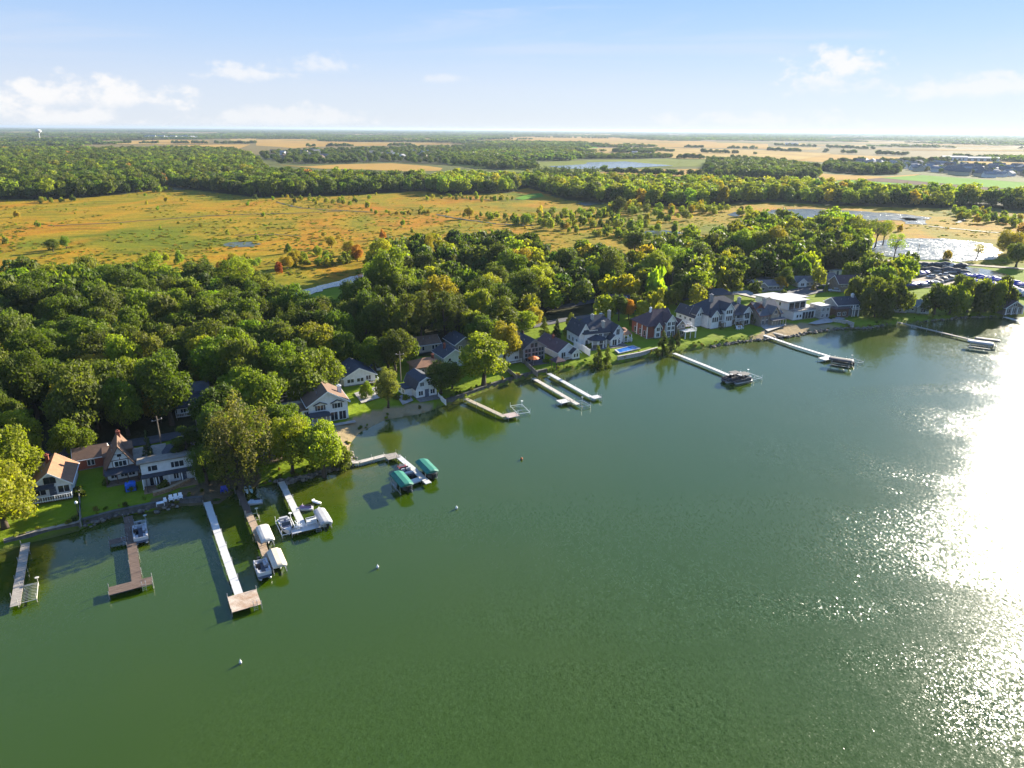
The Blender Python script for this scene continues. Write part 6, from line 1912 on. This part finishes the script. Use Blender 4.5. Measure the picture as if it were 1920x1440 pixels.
def pontoon(label, px, py, rz, L_=6.2, w_=2.4, z=.2, group='pontoon boats', seatm=None, dark=False, bim=False):
    x, y = at(px, py, .4)
    e = empty('pontoon_boat', x, y, z, R(rz), label, 'boat', group)
    for k in (-1, 1):
        MB().tube([(k * w_ * .34, -L_ / 2, .0), (k * w_ * .34, L_ / 2 - .7, 0), (k * w_ * .34, L_ / 2 - .05, .18)], [.3, .3, .08], 8).obj('pontoon', STEEL, e, True)
    MB().box(-w_ / 2, -L_ / 2, .33, w_ / 2, L_ / 2 - .2, .43).obj('deck', mat('grey_carpet', (.10, .11, .13), .95, .1, 3), e)
    pm = CHAR if dark else GEL
    mb = MB()
    for k in (-1, 1):
        mb.box(k * w_ / 2 - .03, -L_ / 2 + .6, .46, k * w_ / 2 + .03, L_ / 2 - .7, 1.05)
    mb.obj('side_panels', pm, e)
    MB().box(-w_ / 2, L_ / 2 - .72, .46, w_ / 2, L_ / 2 - .66, 1.05).obj('front_gate', pm, e)
    MB().box(-w_ / 2, -L_ / 2 + .55, .46, w_ / 2, -L_ / 2 + .6, 1.05).obj('rear_gate', pm, e)
    sm = seatm or VINYL
    for x0, y0, x1, y1 in [(-w_ / 2 + .06, L_ * .12, -w_ / 2 + .65, L_ * .36), (w_ / 2 - .65, L_ * .12, w_ / 2 - .06, L_ * .36), (-w_ / 2 + .06, -L_ * .38, -w_ / 2 + .65, -L_ * .08), (w_ / 2 - .65, -L_ * .38, w_ / 2 - .06, -L_ * .24)]:
        s_ = 1 if x0 < 0 else -1
        MB().box(x0, y0, .45, x1, y1, .82).box(x0 if s_ > 0 else x1 - .18, y0, .82, x0 + .18 if s_ > 0 else x1, y1, 1.18).obj('seat', sm, e)
    MB().box(w_ / 2 - .75, -L_ * .12, .45, w_ / 2 - .1, -L_ * .02, 1.25).box(w_ / 2 - .7, -L_ * .02, 1.1, w_ / 2 - .15, L_ * .0, 1.45).obj('console', BLACKP, e)
    MB().box(-.25, -L_ / 2 - .5, .25, .25, -L_ / 2 + .02, .95).box(-.16, -L_ / 2 - .4, -.4, .16, -L_ / 2 - .1, .25).obj('outboard_motor', BLACKP if not dark else GEL, e)
    if bim:
        MB().prism([(-w_ / 2, 2.15), (-w_ * .3, 2.32), (w_ * .3, 2.32), (w_ / 2, 2.15), (w_ / 2, 2.1), (w_ * .3, 2.26), (-w_ * .3, 2.26), (-w_ / 2, 2.1)], -L_ * .3, L_ * .12).obj('bimini_top', CHAR, e)
        for k in (-1, 1):
            MB().tube([(k * w_ / 2, -L_ * .1, 1.05), (k * w_ / 2, -L_ * .28, 2.12)], .025, 5).obj('bimini_pole', STEEL, e)
            MB().tube([(k * w_ / 2, -L_ * .1, 1.05), (k * w_ / 2, L_ * .1, 2.12)], .025, 5).obj('bimini_pole', STEEL, e)
    return e


def canopy_lift(label, px, py, rz, m, L_=6.0, w_=2.7, top=2.3, round_=True, pz=1.6, ridge=False):
    x, y = at(px, py, pz)
    e = empty('canopy_lift', x, y, 0, R(rz), label, 'boat lift', 'canopy boat lifts')
    for kx in (-1, 1):
        for ky in (-1, 1):
            MB().tube([(kx * w_ * .44, ky * L_ * .36, -1.6), (kx * w_ * .44, ky * L_ * .36, top - .35)], .06, 6).obj('post', STEEL, e)
        MB().box(kx * w_ * .44 - .06, -L_ * .42, .28, kx * w_ * .44 + .06, L_ * .42, .42).obj('side_beam', STEEL, e)
    h = w_ / 2
    if ridge:
        pr = [(-h, top - .55), (-h, top - .35), (-h * .35, top), (h * .35, top), (h, top - .35), (h, top - .55)]
    else:
        pr = [(-h, top - .5), (-h * .97, top - .3), (-h * .72, top - .1), (-h * .35, top), (h * .35, top), (h * .72, top - .1), (h * .97, top - .3), (h, top - .5)]
    rings = []
    for f, sx_, dz in [(-.5, .9, -.16), (-.47, .97, -.05), (-.44, 1, 0), (-.22, 1, .015), (0, 1, -.01), (.22, 1, .015), (.44, 1, 0), (.47, .97, -.05), (.5, .9, -.16)]:
        rings.append([(u * sx_, L_ * f, zz + dz * (1 if zz > top - .4 else 0)) for u, zz in pr])
    MB().loft(rings).obj('canopy', m, e, False)
    return e


def lift_frame(label, px, py, rz, L_=5.0, w_=2.6, ribs=0, m=None, z=.5, pz=.5):
    x, y = at(px, py, pz)
    e = empty('boat_lift', x, y, 0, R(rz), label, 'boat lift', 'bare boat lifts')
    m = m or STEEL
    for kx in (-1, 1):
        for ky in (-1, 1):
            MB().tube([(kx * w_ / 2, ky * L_ / 2, -1.4), (kx * w_ / 2, ky * L_ / 2, z + .9)], .05, 6).obj('post', m, e)
        MB().tube([(kx * w_ / 2, -L_ / 2, z), (kx * w_ / 2, L_ / 2, z)], .06, 6).obj('side_rail', m, e)
    for ky in (-1, 1):
        MB().tube([(-w_ / 2, ky * L_ / 2, z), (w_ / 2, ky * L_ / 2, z)], .06, 6).obj('cross_rail', m, e)
    for i in range(ribs):
        yy = -L_ / 2 + L_ * (i + .5) / ribs
        MB().tube([(-w_ / 2, yy, z + .05), (-w_ * .2, yy, z + .22), (w_ * .2, yy, z + .22), (w_ / 2, yy, z + .05)], .035, 5).obj('rib', m, e)
    MB().lathe([(.28, z + .86), (.28, z + .92)], 12, w_ / 2, L_ / 2).obj('winch_wheel', m, e)
    return e


def jet_ski(label, px, py, rz, m, m2, z=.1):
    x, y = at(px, py, .4)
    e = empty('jet_ski', x, y, z, R(rz), label, 'jet ski', 'jet skis')
    MB().loft(hull_rings(2.9, 1.1, -.2, .35)).obj('hull', m, e)
    MB().loft([[(-.28, -1.2, .36), (.28, -1.2, .36), (.2, -1.2, .72), (-.2, -1.2, .72)], [(-.3, 0, .36), (.3, 0, .36), (.2, 0, .82), (-.2, 0, .82)], [(-.34, .5, .4), (.34, .5, .4), (.22, .45, .95), (-.22, .45, .95)], [(-.2, 1.15, .42), (.2, 1.15, .42), (.08, 1.1, .5), (-.08, 1.1, .5)]]).obj('body', m2, e)
    MB().box(-.17, -1.15, .73, .17, -.05, .9).obj('seat', BLACKP, e)
    MB().tube([(-.4, .3, 1.05), (0, .38, 1.0), (.4, .3, 1.05)], .03, 5).obj('handlebar', BLACKP, e)
    return e


lift_frame('pale ribbed boat lift beside the far-left dock', 53, 1112, 30, 4.4, 2.2, 11, mat('bleached_wood', (.50, .47, .40), .8, .1, 2))
lift_frame('silver ribbed lift above the pontoon at the T-shaped dock', 259, 986, 29, 3.0, 2.4, 7)
pontoon('white and grey pontoon boat moored along the brown T-shaped dock', 264, 1004, 209, 5.7, 2.05)
pontoon('white pontoon boat with black floor at the end of the tan plank dock', 493, 1072, 209, 4.9, 1.95, z=.4)
canopy_lift('white canvas canopy lift nearer the shore on the tan plank dock', 497, 1001, 29, CANV, 5.1, 2.1, top=2.1)
boat('boat under the shoreward white canopy of the tan plank dock', 498, 1006, 209, 4.8, 1.65, z=.35)
canopy_lift('cream canvas canopy lift at the outer end of the tan plank dock', 519, 1047, 29, CANV2, 5.1, 2.1, top=2.1, ridge=True)
boat('boat under the outer cream canopy of the tan plank dock', 520, 1052, 209, 4.8, 1.65, z=.35)
canopy_lift('white canopy lift right of the L-shaped white platform', 605, 968, 29, GREYC, 5.2, 2.0, top=2.0)
boat('white boat showing its stern under the canopy by the L-shaped platform', 606, 972, 29, 5.6, 1.8, z=.4)
lift_frame('white rail lift around the dark open boat by the L-shaped platform', 537, 987, 29, 5.0, 2.5, 0, W['trim'])
boat('open white boat with a dark interior left of the L-shaped platform', 537, 990, 209, 4.8, 1.9, None, NAVY, z=.35)
jet_ski('white and purple jet ski beside the L-shaped white dock', 571, 953, 100, GEL, mat('violet_gelcoat', (.2, .15, .28), .4, .1, 2))
jet_ski('pale blue jet ski moored near the head of the plank dock', 476, 942, 110, GEL, mat('pale_blue_gelcoat', (.35, .45, .55), .4, .1, 2))
lift_frame('small pale frame lift right of the tan plank dock', 474, 970, 29, 2.4, 1.8, 0, mat('cream_metal', (.5, .46, .32), .6, .1, 2))
canopy_lift('left green canopy lift on the zigzag dock', 753, 902, 29, TEAL, 6.0, 2.6, top=2.5, ridge=True)
boat('dark boat under the left green canopy', 755, 908, 29, 5.4, 2.0, CHAR, GEL, z=.5)
canopy_lift('right green canopy lift on the zigzag dock', 800, 878, 29, TEAL, 6.0, 2.6, top=2.5, ridge=True)
boat('dark boat under the right green canopy', 802, 886, 29, 5.4, 2.0, CHAR, GEL, z=.5)
boat('black boat with red seats inside the zigzag dock', 759, 884, 29, 5.4, 2.1, CHAR, RED, z=.1)
lift_frame('bright white wire lift beyond the pinkish platform', 975, 767, 20, 5.4, 3.0, 2, W['trim'])
lift_frame('grey frame lift at the end of the left twin dock', 1091, 757, 29, 3.6, 2.6, 4)
MBX = [(1362, 708, CHAR), (1398, 714, CHAR)]
pontoon('left dark pontoon boat with bimini at the long pool dock', 1372, 712, 119, 6.4, 2.4, seatm=CHAR, dark=True, bim=True)
pontoon('right dark pontoon boat moored below the long pool dock platform', 1389, 714, 119, 6.4, 2.4, seatm=CHAR, dark=True, bim=True)
lift_frame('white frame lift at the tip of the long pool dock', 1408, 705, 29, 5.0, 3.0, 3, W['trim'])
canopy_lift('charcoal canopy lift at the beach dock platform', 1577, 676, 29 + 90 - 60, CHAR, 6.4, 2.8, top=2.3)
boat('black boat under the charcoal canopy lift', 1578, 681, 59, 5.8, 2.1, CHAR, CHAR, z=.4)
lift_frame('thin frame lift right of the charcoal canopy', 1603, 676, 29, 4.0, 2.6, 2)
canopy_lift('near pale canopy lift at the end of the thin grey dock', 1838, 643, 59, GREYC, 6.8, 2.6, top=2.2)
canopy_lift('far charcoal canopy lift at the end of the thin grey dock', 1851, 638, 59, CHAR, 6.8, 2.6, top=2.2)
boat('boat under the near pale canopy of the thin grey dock', 1839, 646, 59, 5.8, 2.1, GEL, CHAR, z=.4)
x, y = at(452, 917, 1.3)
for k, (dx, col, lab) in enumerate([(0, mat('pale_kayak', (.5, .55, .52), .4, .05, 2), 'left pale kayak drawn up at the plank dock'), (.75, mat('mint_kayak', (.35, .5, .47), .4, .05, 2), 'right mint kayak drawn up at the plank dock')]):
    e = empty('kayak', x + dx + .9, y + dx * .3, 1.0, R(29), lab, 'kayak', 'kayaks')
    MB().loft([[(math.cos(a) * r_, yy, .18 + math.sin(a) * r_ * .6) for a in [i * math.pi / 4 for i in range(8)]] for yy, r_ in [(-1.7, .03), (-1.1, .22), (0, .32), (1.1, .22), (1.7, .03)]]).obj('hull', col, e, True)
    MB().lathe([(.24, .36), (.26, .42), (.2, .42)], 10).obj('cockpit_rim', BLACKP, e)

# ------------------------------------------------------------------ garden and shore furniture
def chair_parts(e, m):
    MB().box(-.3, -.3, .28, .3, .3, .36).obj('seat', m, e)
    MB().prism([(.22, .34), (.3, .34), (.5, 1.05), (.42, 1.05)], -.3, .3, 'x').obj('backrest', m, e)
    for kx in (-1, 1):
        MB().box(kx * .34 - .06, -.34, .55, kx * .34 + .06, .34, .6).obj('armrest', m, e)
        for ky in (-1, 1):
            MB().box(kx * .32 - .04, ky * .28 - .04, 0, kx * .32 + .04, ky * .28 + .04, .55).obj('leg', m, e)


def lawn_chair(label, px, py, rz, m=None, z=1.25, s=1.0, group='lawn chairs', pz=1.25):
    x, y = at(px, py, pz)
    e = empty('lawn_chair', x, y, z, R(rz), label, 'chair', group)
    e.scale = (s, s, s)
    chair_parts(e, m or W['trim'])


for k, (px_, py_, lab) in enumerate([(310, 942, 'small white chair left of three in front of the two-storey house'), (321, 939, 'left of three tall white lawn chairs before the two-storey house'), (330, 937, 'middle of three tall white lawn chairs before the two-storey house'), (339, 935, 'right of three tall white lawn chairs before the two-storey house')]):
    lawn_chair(lab, px_, py_, 29, s=.75 if k == 0 else .95)
for k, (px_, lab) in enumerate([(1383, 'left white chair on the big lake house lawn'), (1387, 'middle white chair on the big lake house lawn'), (1391, 'right white chair on the big lake house lawn')]):
    lawn_chair(lab, px_, 618 - k * .6, 29, s=1.15)
for px_, py_, lab in [(556, 991, 'left white chair on the L-shaped dock platform'), (560, 987, 'middle white chair on the L-shaped dock platform'), (564, 990, 'right white chair on the L-shaped dock platform')]:
    lawn_chair(lab, px_, py_, 120, z=DOCK_Z + .02, pz=DOCK_Z)
lawn_chair('left blue chair on the dirt bank beside the plank dock', 418, 923, 20, BLUEC), lawn_chair('right blue chair on the dirt bank beside the plank dock', 423, 922, 35, BLUEC)
# dock swing frame on the L platform
x, y = at(585, 985, DOCK_Z)
e = empty('ladder_frame', x, y, DOCK_Z, R(29), 'white tubular ladder frame on the L-shaped platform', 'frame')
MB().tube([(-.8, 0, 0), (-.8, 0, 1.3), (.8, 0, 1.3), (.8, 0, 0)], .05, 6).obj('hoop', W['trim'], e)
MB().tube([(-.8, .5, 0), (-.8, .5, 1.3), (.8, .5, 1.3), (.8, .5, 0)], .05, 6).obj('hoop', W['trim'], e)
for k in range(3):
    MB().box(-.8, .02, .3 + k * .35, .8, .48, .35 + k * .35).obj('step', W['trim'], e)
# orange umbrella
x, y = at(1000, 684, 1.25)
e = empty('umbrella', x, y, 1.25, 0, 'orange patio umbrella before the glass-front house', 'umbrella')
MB().tube([(0, 0, 0), (0, 0, 2.5)], .04, 6).obj('pole', STEEL, e)
MB().lathe([(1.7, 1.95), (.9, 2.32), (.05, 2.6)], 8).obj('canopy', mat('orange_canvas', (.55, .13, .02), .6, .08, 2), e)
MB().lathe([(.35, 0), (.35, .08), (.06, .12)], 10).obj('base', CONC, e)
# gazebo at the water
h = House('gazebo', 'small gazebo with a plum-brown roof at the water by the twin docks', 1052, 693, 29, group='garages and sheds')
h.vol(0, .4, 2.6, 2.6, 2.2, 'hip', 1.2, rf='purple', z0=1.95, wall='brown', wname='ring_beam')
h.posts([-1.2, 1.2], [.5, 2.9], 0, 1.96, .08, 'brown')
# blue tarp cube, picnic things
x, y = at(246, 918, 1.25)
e = empty('covered_playhouse', x, y, 1.2, R(28), 'bright blue tarp-covered box in front of the half-timbered house', 'tarp')
MB().prism([(-.9, 0), (.9, 0), (.85, 1.3), (0, 1.6), (-.85, 1.3)], -.8, .8).obj('cover', mat('bright_blue_tarp', (.02, .12, .55), .5, .08, 2), e)
for k in (-1, 1):
    MB().box(k * .86 - .05, -.86, 0, k * .86 + .05, -.8, 1.2).obj('corner_strap', NAVY, e)
x, y = at(301, 947, 1.25)
e = empty('garden_table', x, y, 1.2, R(28), 'white low table at the sea wall left of the lawn chairs', 'table')
MB().box(-.55, -.4, .5, .55, .4, .56).obj('table_top', W['trim'], e)
for kx in (-.6, .6):
    for ky in (-.35, .35):
        MB().box(kx - .04, ky - .04, 0, kx + .04, ky + .04, .5).obj('leg', W['trim'], e)
# pool
pc = pts([(1152, 656.5), (1187, 647.5), (1201, 653.5), (1160, 663)], 1.5)
c = pc.mean(0)
e = empty('swimming_pool', c[0], c[1], 1.35, 0, 'blue swimming pool with pale stone rim in front of the porch house', 'pool')
Q = pc - c
inn = Q * np.array([.86, .86])
mb = MB()
V = [(*p, 0) for p in Q] + [(*p, .3) for p in Q] + [(*p, .3) for p in inn] + [(*p, .12) for p in inn]
mb.add(V, [(i, (i + 1) % 4, 4 + (i + 1) % 4, 4 + i) for i in range(4)] + [(4 + i, 4 + (i + 1) % 4, 8 + (i + 1) % 4, 8 + i) for i in range(4)] + [(8 + i, 8 + (i + 1) % 4, 12 + (i + 1) % 4, 12 + i) for i in range(4)])
mb.obj('pool_rim', mat('pool_stone', (.40, .40, .38), .8, .1, 1), e)
MB().add([(*p, .2) for p in inn], [(0, 1, 2, 3)]).obj('pool_water', mat('pool_blue', (.02, .13, .42), .06, .1, .6), e)
# round pool behind the low houses
x, y = at(1598, 499, 1.25)
e = empty('round_pool', x, y, 1.2, 0, 'round above-ground pool with a light blue cover among trees', 'pool')
MB().lathe([(3.2, 0), (3.2, 1.25), (3.05, 1.3)], 20).obj('pool_wall', W['trim'], e)
MB().lathe([(3.0, 1.28), (1.5, 1.36), (.1, 1.4)], 20).obj('pool_cover', mat('light_blue_cover', (.12, .32, .62), .5, .06, 1), e)
# lamp posts and power poles
x, y = at(148, 968, 1.25)
e = empty('lamp_post', x, y, 1.2, 0, 'lamp post with a white globe at the cottage lawn fence', 'lamp post')
MB().tube([(0, 0, 0), (0, 0, 2.4)], [.08, .05], 8).obj('pole', DARKF, e)
MB().lathe([(.08, 2.4), (.2, 2.48), (.26, 2.66), (.2, 2.84), (.06, 2.92)], 12).obj('globe', W['trim'], e, True)
PW = mat('pole_wood', (.23, .19, .15), .9, .15, 2, stretch=(1, 1, .3))
for px_, py_, hh, lab in [(560, 752, 8.5, 'utility pole left of the big white gabled house'), (752, 716, 8.5, 'utility pole left of the gambrel house'), (371, 812, 7.5, 'utility pole below the shaded white cottage'), (303, 838, 7, 'utility pole at the garage of the two-storey house'), (911, 590, 9, 'utility pole on the shaded lawn behind the houses'),
                          (1096, 552, 9, 'pale utility pole behind the porch house'), (1259, 542, 10, 'utility pole among the yellow elms'), (1718, 490, 9, 'utility pole at the glaring pond'), (10, 690, 8, 'utility pole near the grey loop drive'), (1765, 523, 7, 'utility pole in the marina yard')]:
    x, y = at(px_, py_)
    e = empty('utility_pole', x, y, 1.0, R(rng.uniform(0, 60)), lab, 'utility pole', 'utility poles')
    MB().tube([(0, 0, 0), (0, 0, hh)], [.15, .1], 7).obj('pole', PW, e)
    MB().box(-1.1, -.06, hh - .9, 1.1, .06, hh - .76).obj('crossarm', PW, e)
    for k in (-.9, 0, .9):
        MB().lathe([(.05, hh - .76), (.07, hh - .66), (.04, hh - .58)], 6, k, 0).obj('insulator', W['trim'], e)
# buoys
OR = mat('orange_buoy', (.55, .14, .03), .5, .08, 3)
for px_, py_, m_, s, lab in [(856, 953, W['trim'], .24, 'white buoy off the green canopies'), (708, 1064, W['trim'], .2, 'white buoy in the open green water below the green canopies'), (978, 861, OR, .26, 'orange buoy out on the lake'), (451, 1243, W['trim'], .18, 'small white buoy near the bottom left of the lake')]:
    x, y = at(px_, py_, .1)
    e = empty('mooring_buoy', x, y, 0, 0, lab, 'buoy', 'mooring buoys')
    MB().lathe([(.1, -.3), (s * .8, -.1), (s, .1), (s * .9, .3), (s * .5, .48), (.08, .55)], 12).obj('float', m_, e, True)
    MB().lathe([(s * 1.01, .06), (s * 1.03, .12), (s * 1.01, .18)], 12).obj('band', NAVY, e)
    MB().tube([(0, 0, .5), (0, 0, .72)], .04, 6).obj('eye', STEEL, e)
x, y = at(594, 942, .1)
e = empty('float_mat', x, y, .05, R(60), 'white inflatable float beside the L-shaped dock', 'float')
MB().loft([[(math.cos(a) * .4 * s_, yy, .12 + math.sin(a) * .12) for a in [i * math.pi / 4 for i in range(8)]] for yy, s_ in [(-.9, .6), (-.7, 1), (.7, 1), (.9, .6)]]).obj('mattress', W['trim'], e, True)
MB().box(-.3, .75, .2, .3, 1.0, .4).obj('pillow', W['trim'], e)

# ------------------------------------------------------------------ marina yard: stored boats and cars
HULL_Y = [MB().loft(hull_rings(6.4, 2.3, .35, 1.35)).mesh('hull', m_) for m_ in (GEL, NAVY, CHAR)]
cov_r = []
for f, s_, zz in [(-.5, .92, 1.55), (-.3, 1.02, 2.1), (0, 1.02, 2.35), (.25, .85, 1.95), (.5, .06, 1.6)]:
    b = 1.17 * s_
    cov_r.append([(-b, 6.5 * f, 1.15 + .15 * abs(f)), (-b * .9, 6.5 * f, zz - .45), (-b * .3, 6.5 * f, zz), (b * .3, 6.5 * f, zz), (b * .9, 6.5 * f, zz - .45), (b, 6.5 * f, 1.15 + .15 * abs(f))])
COV = {k: MB().loft(cov_r).mesh('tarp', m_) for k, m_ in (('blue', BLUEC), ('white', CANV), ('dark', CHAR))}
CRADLE = MB().box(-.7, -2.2, 0, .7, -1.9, .5).box(-.7, 1.2, 0, .7, 1.5, .5).box(-.1, -2.4, 0, .1, 1.8, .2).mesh('cradle', FEN)
rows = [('blue', (1810, 521), (1925, 542), 15, 'blue-tarped boat in the long marina row, number %s from the left', 96), ('blue', (1703, 541), (1737, 536), 5, 'blue-tarped boat behind the long grey-green house, number %s from the left', 110), ('dark', (1708, 500), (1800, 503), 13, 'dark-covered boat in the far marina row, number %s from the left', 100),
        ('dark', (1742, 536), (1776, 527), 7, 'covered boat in the middle yard row, number %s from the left', 110), ('white', (1898, 553), (1928, 558), 4, 'white-covered boat at the right edge of the yard, number %s from the left', 95), ('blue', (1712, 521), (1734, 517), 3, 'covered boat on the yard island, number %s from the left', 120),
        ('dark', (1738, 509), (1806, 515), 10, 'dark-covered boat along the near bank of the basin, number %s from the left', 80), ('blue', (1820, 533), (1900, 548), 9, 'blue-tarped boat in the second row behind the shoreline oaks, number %s from the left', 96)]
NUM = ['one', 'two', 'three', 'four', 'five', 'six', 'seven', 'eight', 'nine', 'ten', 'eleven', 'twelve', 'thirteen', 'fourteen', 'fifteen']
for cv, a, b, n, lab, rz in rows:
    for i in range(n):
        f = i / max(1, n - 1)
        x, y = at(a[0] + (b[0] - a[0]) * f, a[1] + (b[1] - a[1]) * f)
        e = empty('stored_boat', x, y, 1.35, R(rz + rng.normal(0, 7)), lab % NUM[i], 'boat', 'boats stored in the marina yard')
        s = rng.uniform(.85, 1.12)
        e.scale = (s, s, s * rng.uniform(.9, 1.15))
        link('hull', HULL_Y[int(rng.integers(3))], e)
        link('tarp', COV[cv if rng.random() < .94 else 'white'], e)
        link('cradle', CRADLE, e)


def car(label, px, py, rz, m):
    x, y = at(px, py, 1.4)
    e = empty('parked_car', x, y, 1.45, R(rz), label, 'car', 'parked cars')
    MB().loft([[(-.85, yy, .3), (.85, yy, .3), (.86, yy, .3 + hh), (.6 if tp else .8, yy, .3 + hh + tp), (-.6 if tp else -.8, yy, .3 + hh + tp), (-.86, yy, .3 + hh)] for yy, hh, tp in [(-2.2, .4, .02), (-2.1, .55, .06), (-1.0, .6, .08), (.9, .58, .06), (2.0, .5, .05), (2.2, .35, .02)]]).obj('body', m, e)
    MB().loft([[(-.75, -1.9, .95), (.75, -1.9, .95), (.75, 1.0, .95), (-.75, 1.0, .95)], [(-.6, -1.4, 1.45), (.6, -1.4, 1.45), (.6, .35, 1.45), (-.6, .35, 1.45)]]).obj('cabin_glass', GLASS, e)
    MB().box(-.58, -1.35, 1.452, .58, .3, 1.5).obj('roof_panel', m, e)
    for kx in (-1, 1):
        for ky in (-1.35, 1.35):
            w_ = MB().tube([(kx * .72, ky, .33), (kx * .9, ky, .33)], .33, 12).obj('wheel', BLACKP, e)
            MB().tube([(kx * .901, ky, .33), (kx * .92, ky, .33)], .2, 10).obj('rim', STEEL, w_)


for lab, px_, py_, rz, m_ in [('white car beside the taupe house', 1562, 536, 60, GEL), ('silver car parked below the white car by the taupe house', 1564, 547, 75, mat('silver_paint', (.4, .42, .45), .3, .05, 1)), ('dark car on the drive behind the modern house', 1540, 540, 80, CHAR), ('white car on the drive of the porch house', 1134, 592, 100, GEL),
                              ('pale car behind the white bungalow', 710, 692, 20, GEL), ('white car by the tan pines road', 440, 790, 20, GEL), ('blue car at the marina shed', 1712, 514, 20, NAVY), ('red car in the yard below the marina shed', 1690, 527, 70, RED), ('grey car left in the marina yard', 1700, 532, 60, CHAR), ('white car in the marina yard beside the island boats', 1745, 521, 100, GEL), ('silver car in the marina yard near the middle row', 1783, 523, 60, mat('silver_paint', (.4, .42, .45))), ('black car in the marina yard near the blue row', 1797, 526, 70, CHAR), ('white van-coloured car in the marina yard', 1770, 517, 60, GEL)]:
    car(lab, px_, py_, rz, m_)

# ------------------------------------------------------------------ air
hz = bpy.data.materials.new('haze')
hz.use_nodes = True
t = NT(hz.node_tree)
pv = t.n('ShaderNodeVolumePrincipled')
pv.inputs['Color'].default_value = (.42, .52, .64, 1)
pv.inputs['Density'].default_value = 5.5e-5
pv.inputs['Anisotropy'].default_value = 0.25
o = t.n('ShaderNodeOutputMaterial')
t.put(o.inputs['Volume'], pv.outputs[0])
tag(MB().box(-95000, -9500, -4, 95000, 95000, 75).obj('haze', hz), 'pale bluish haze over the whole plain', None, kind='stuff')
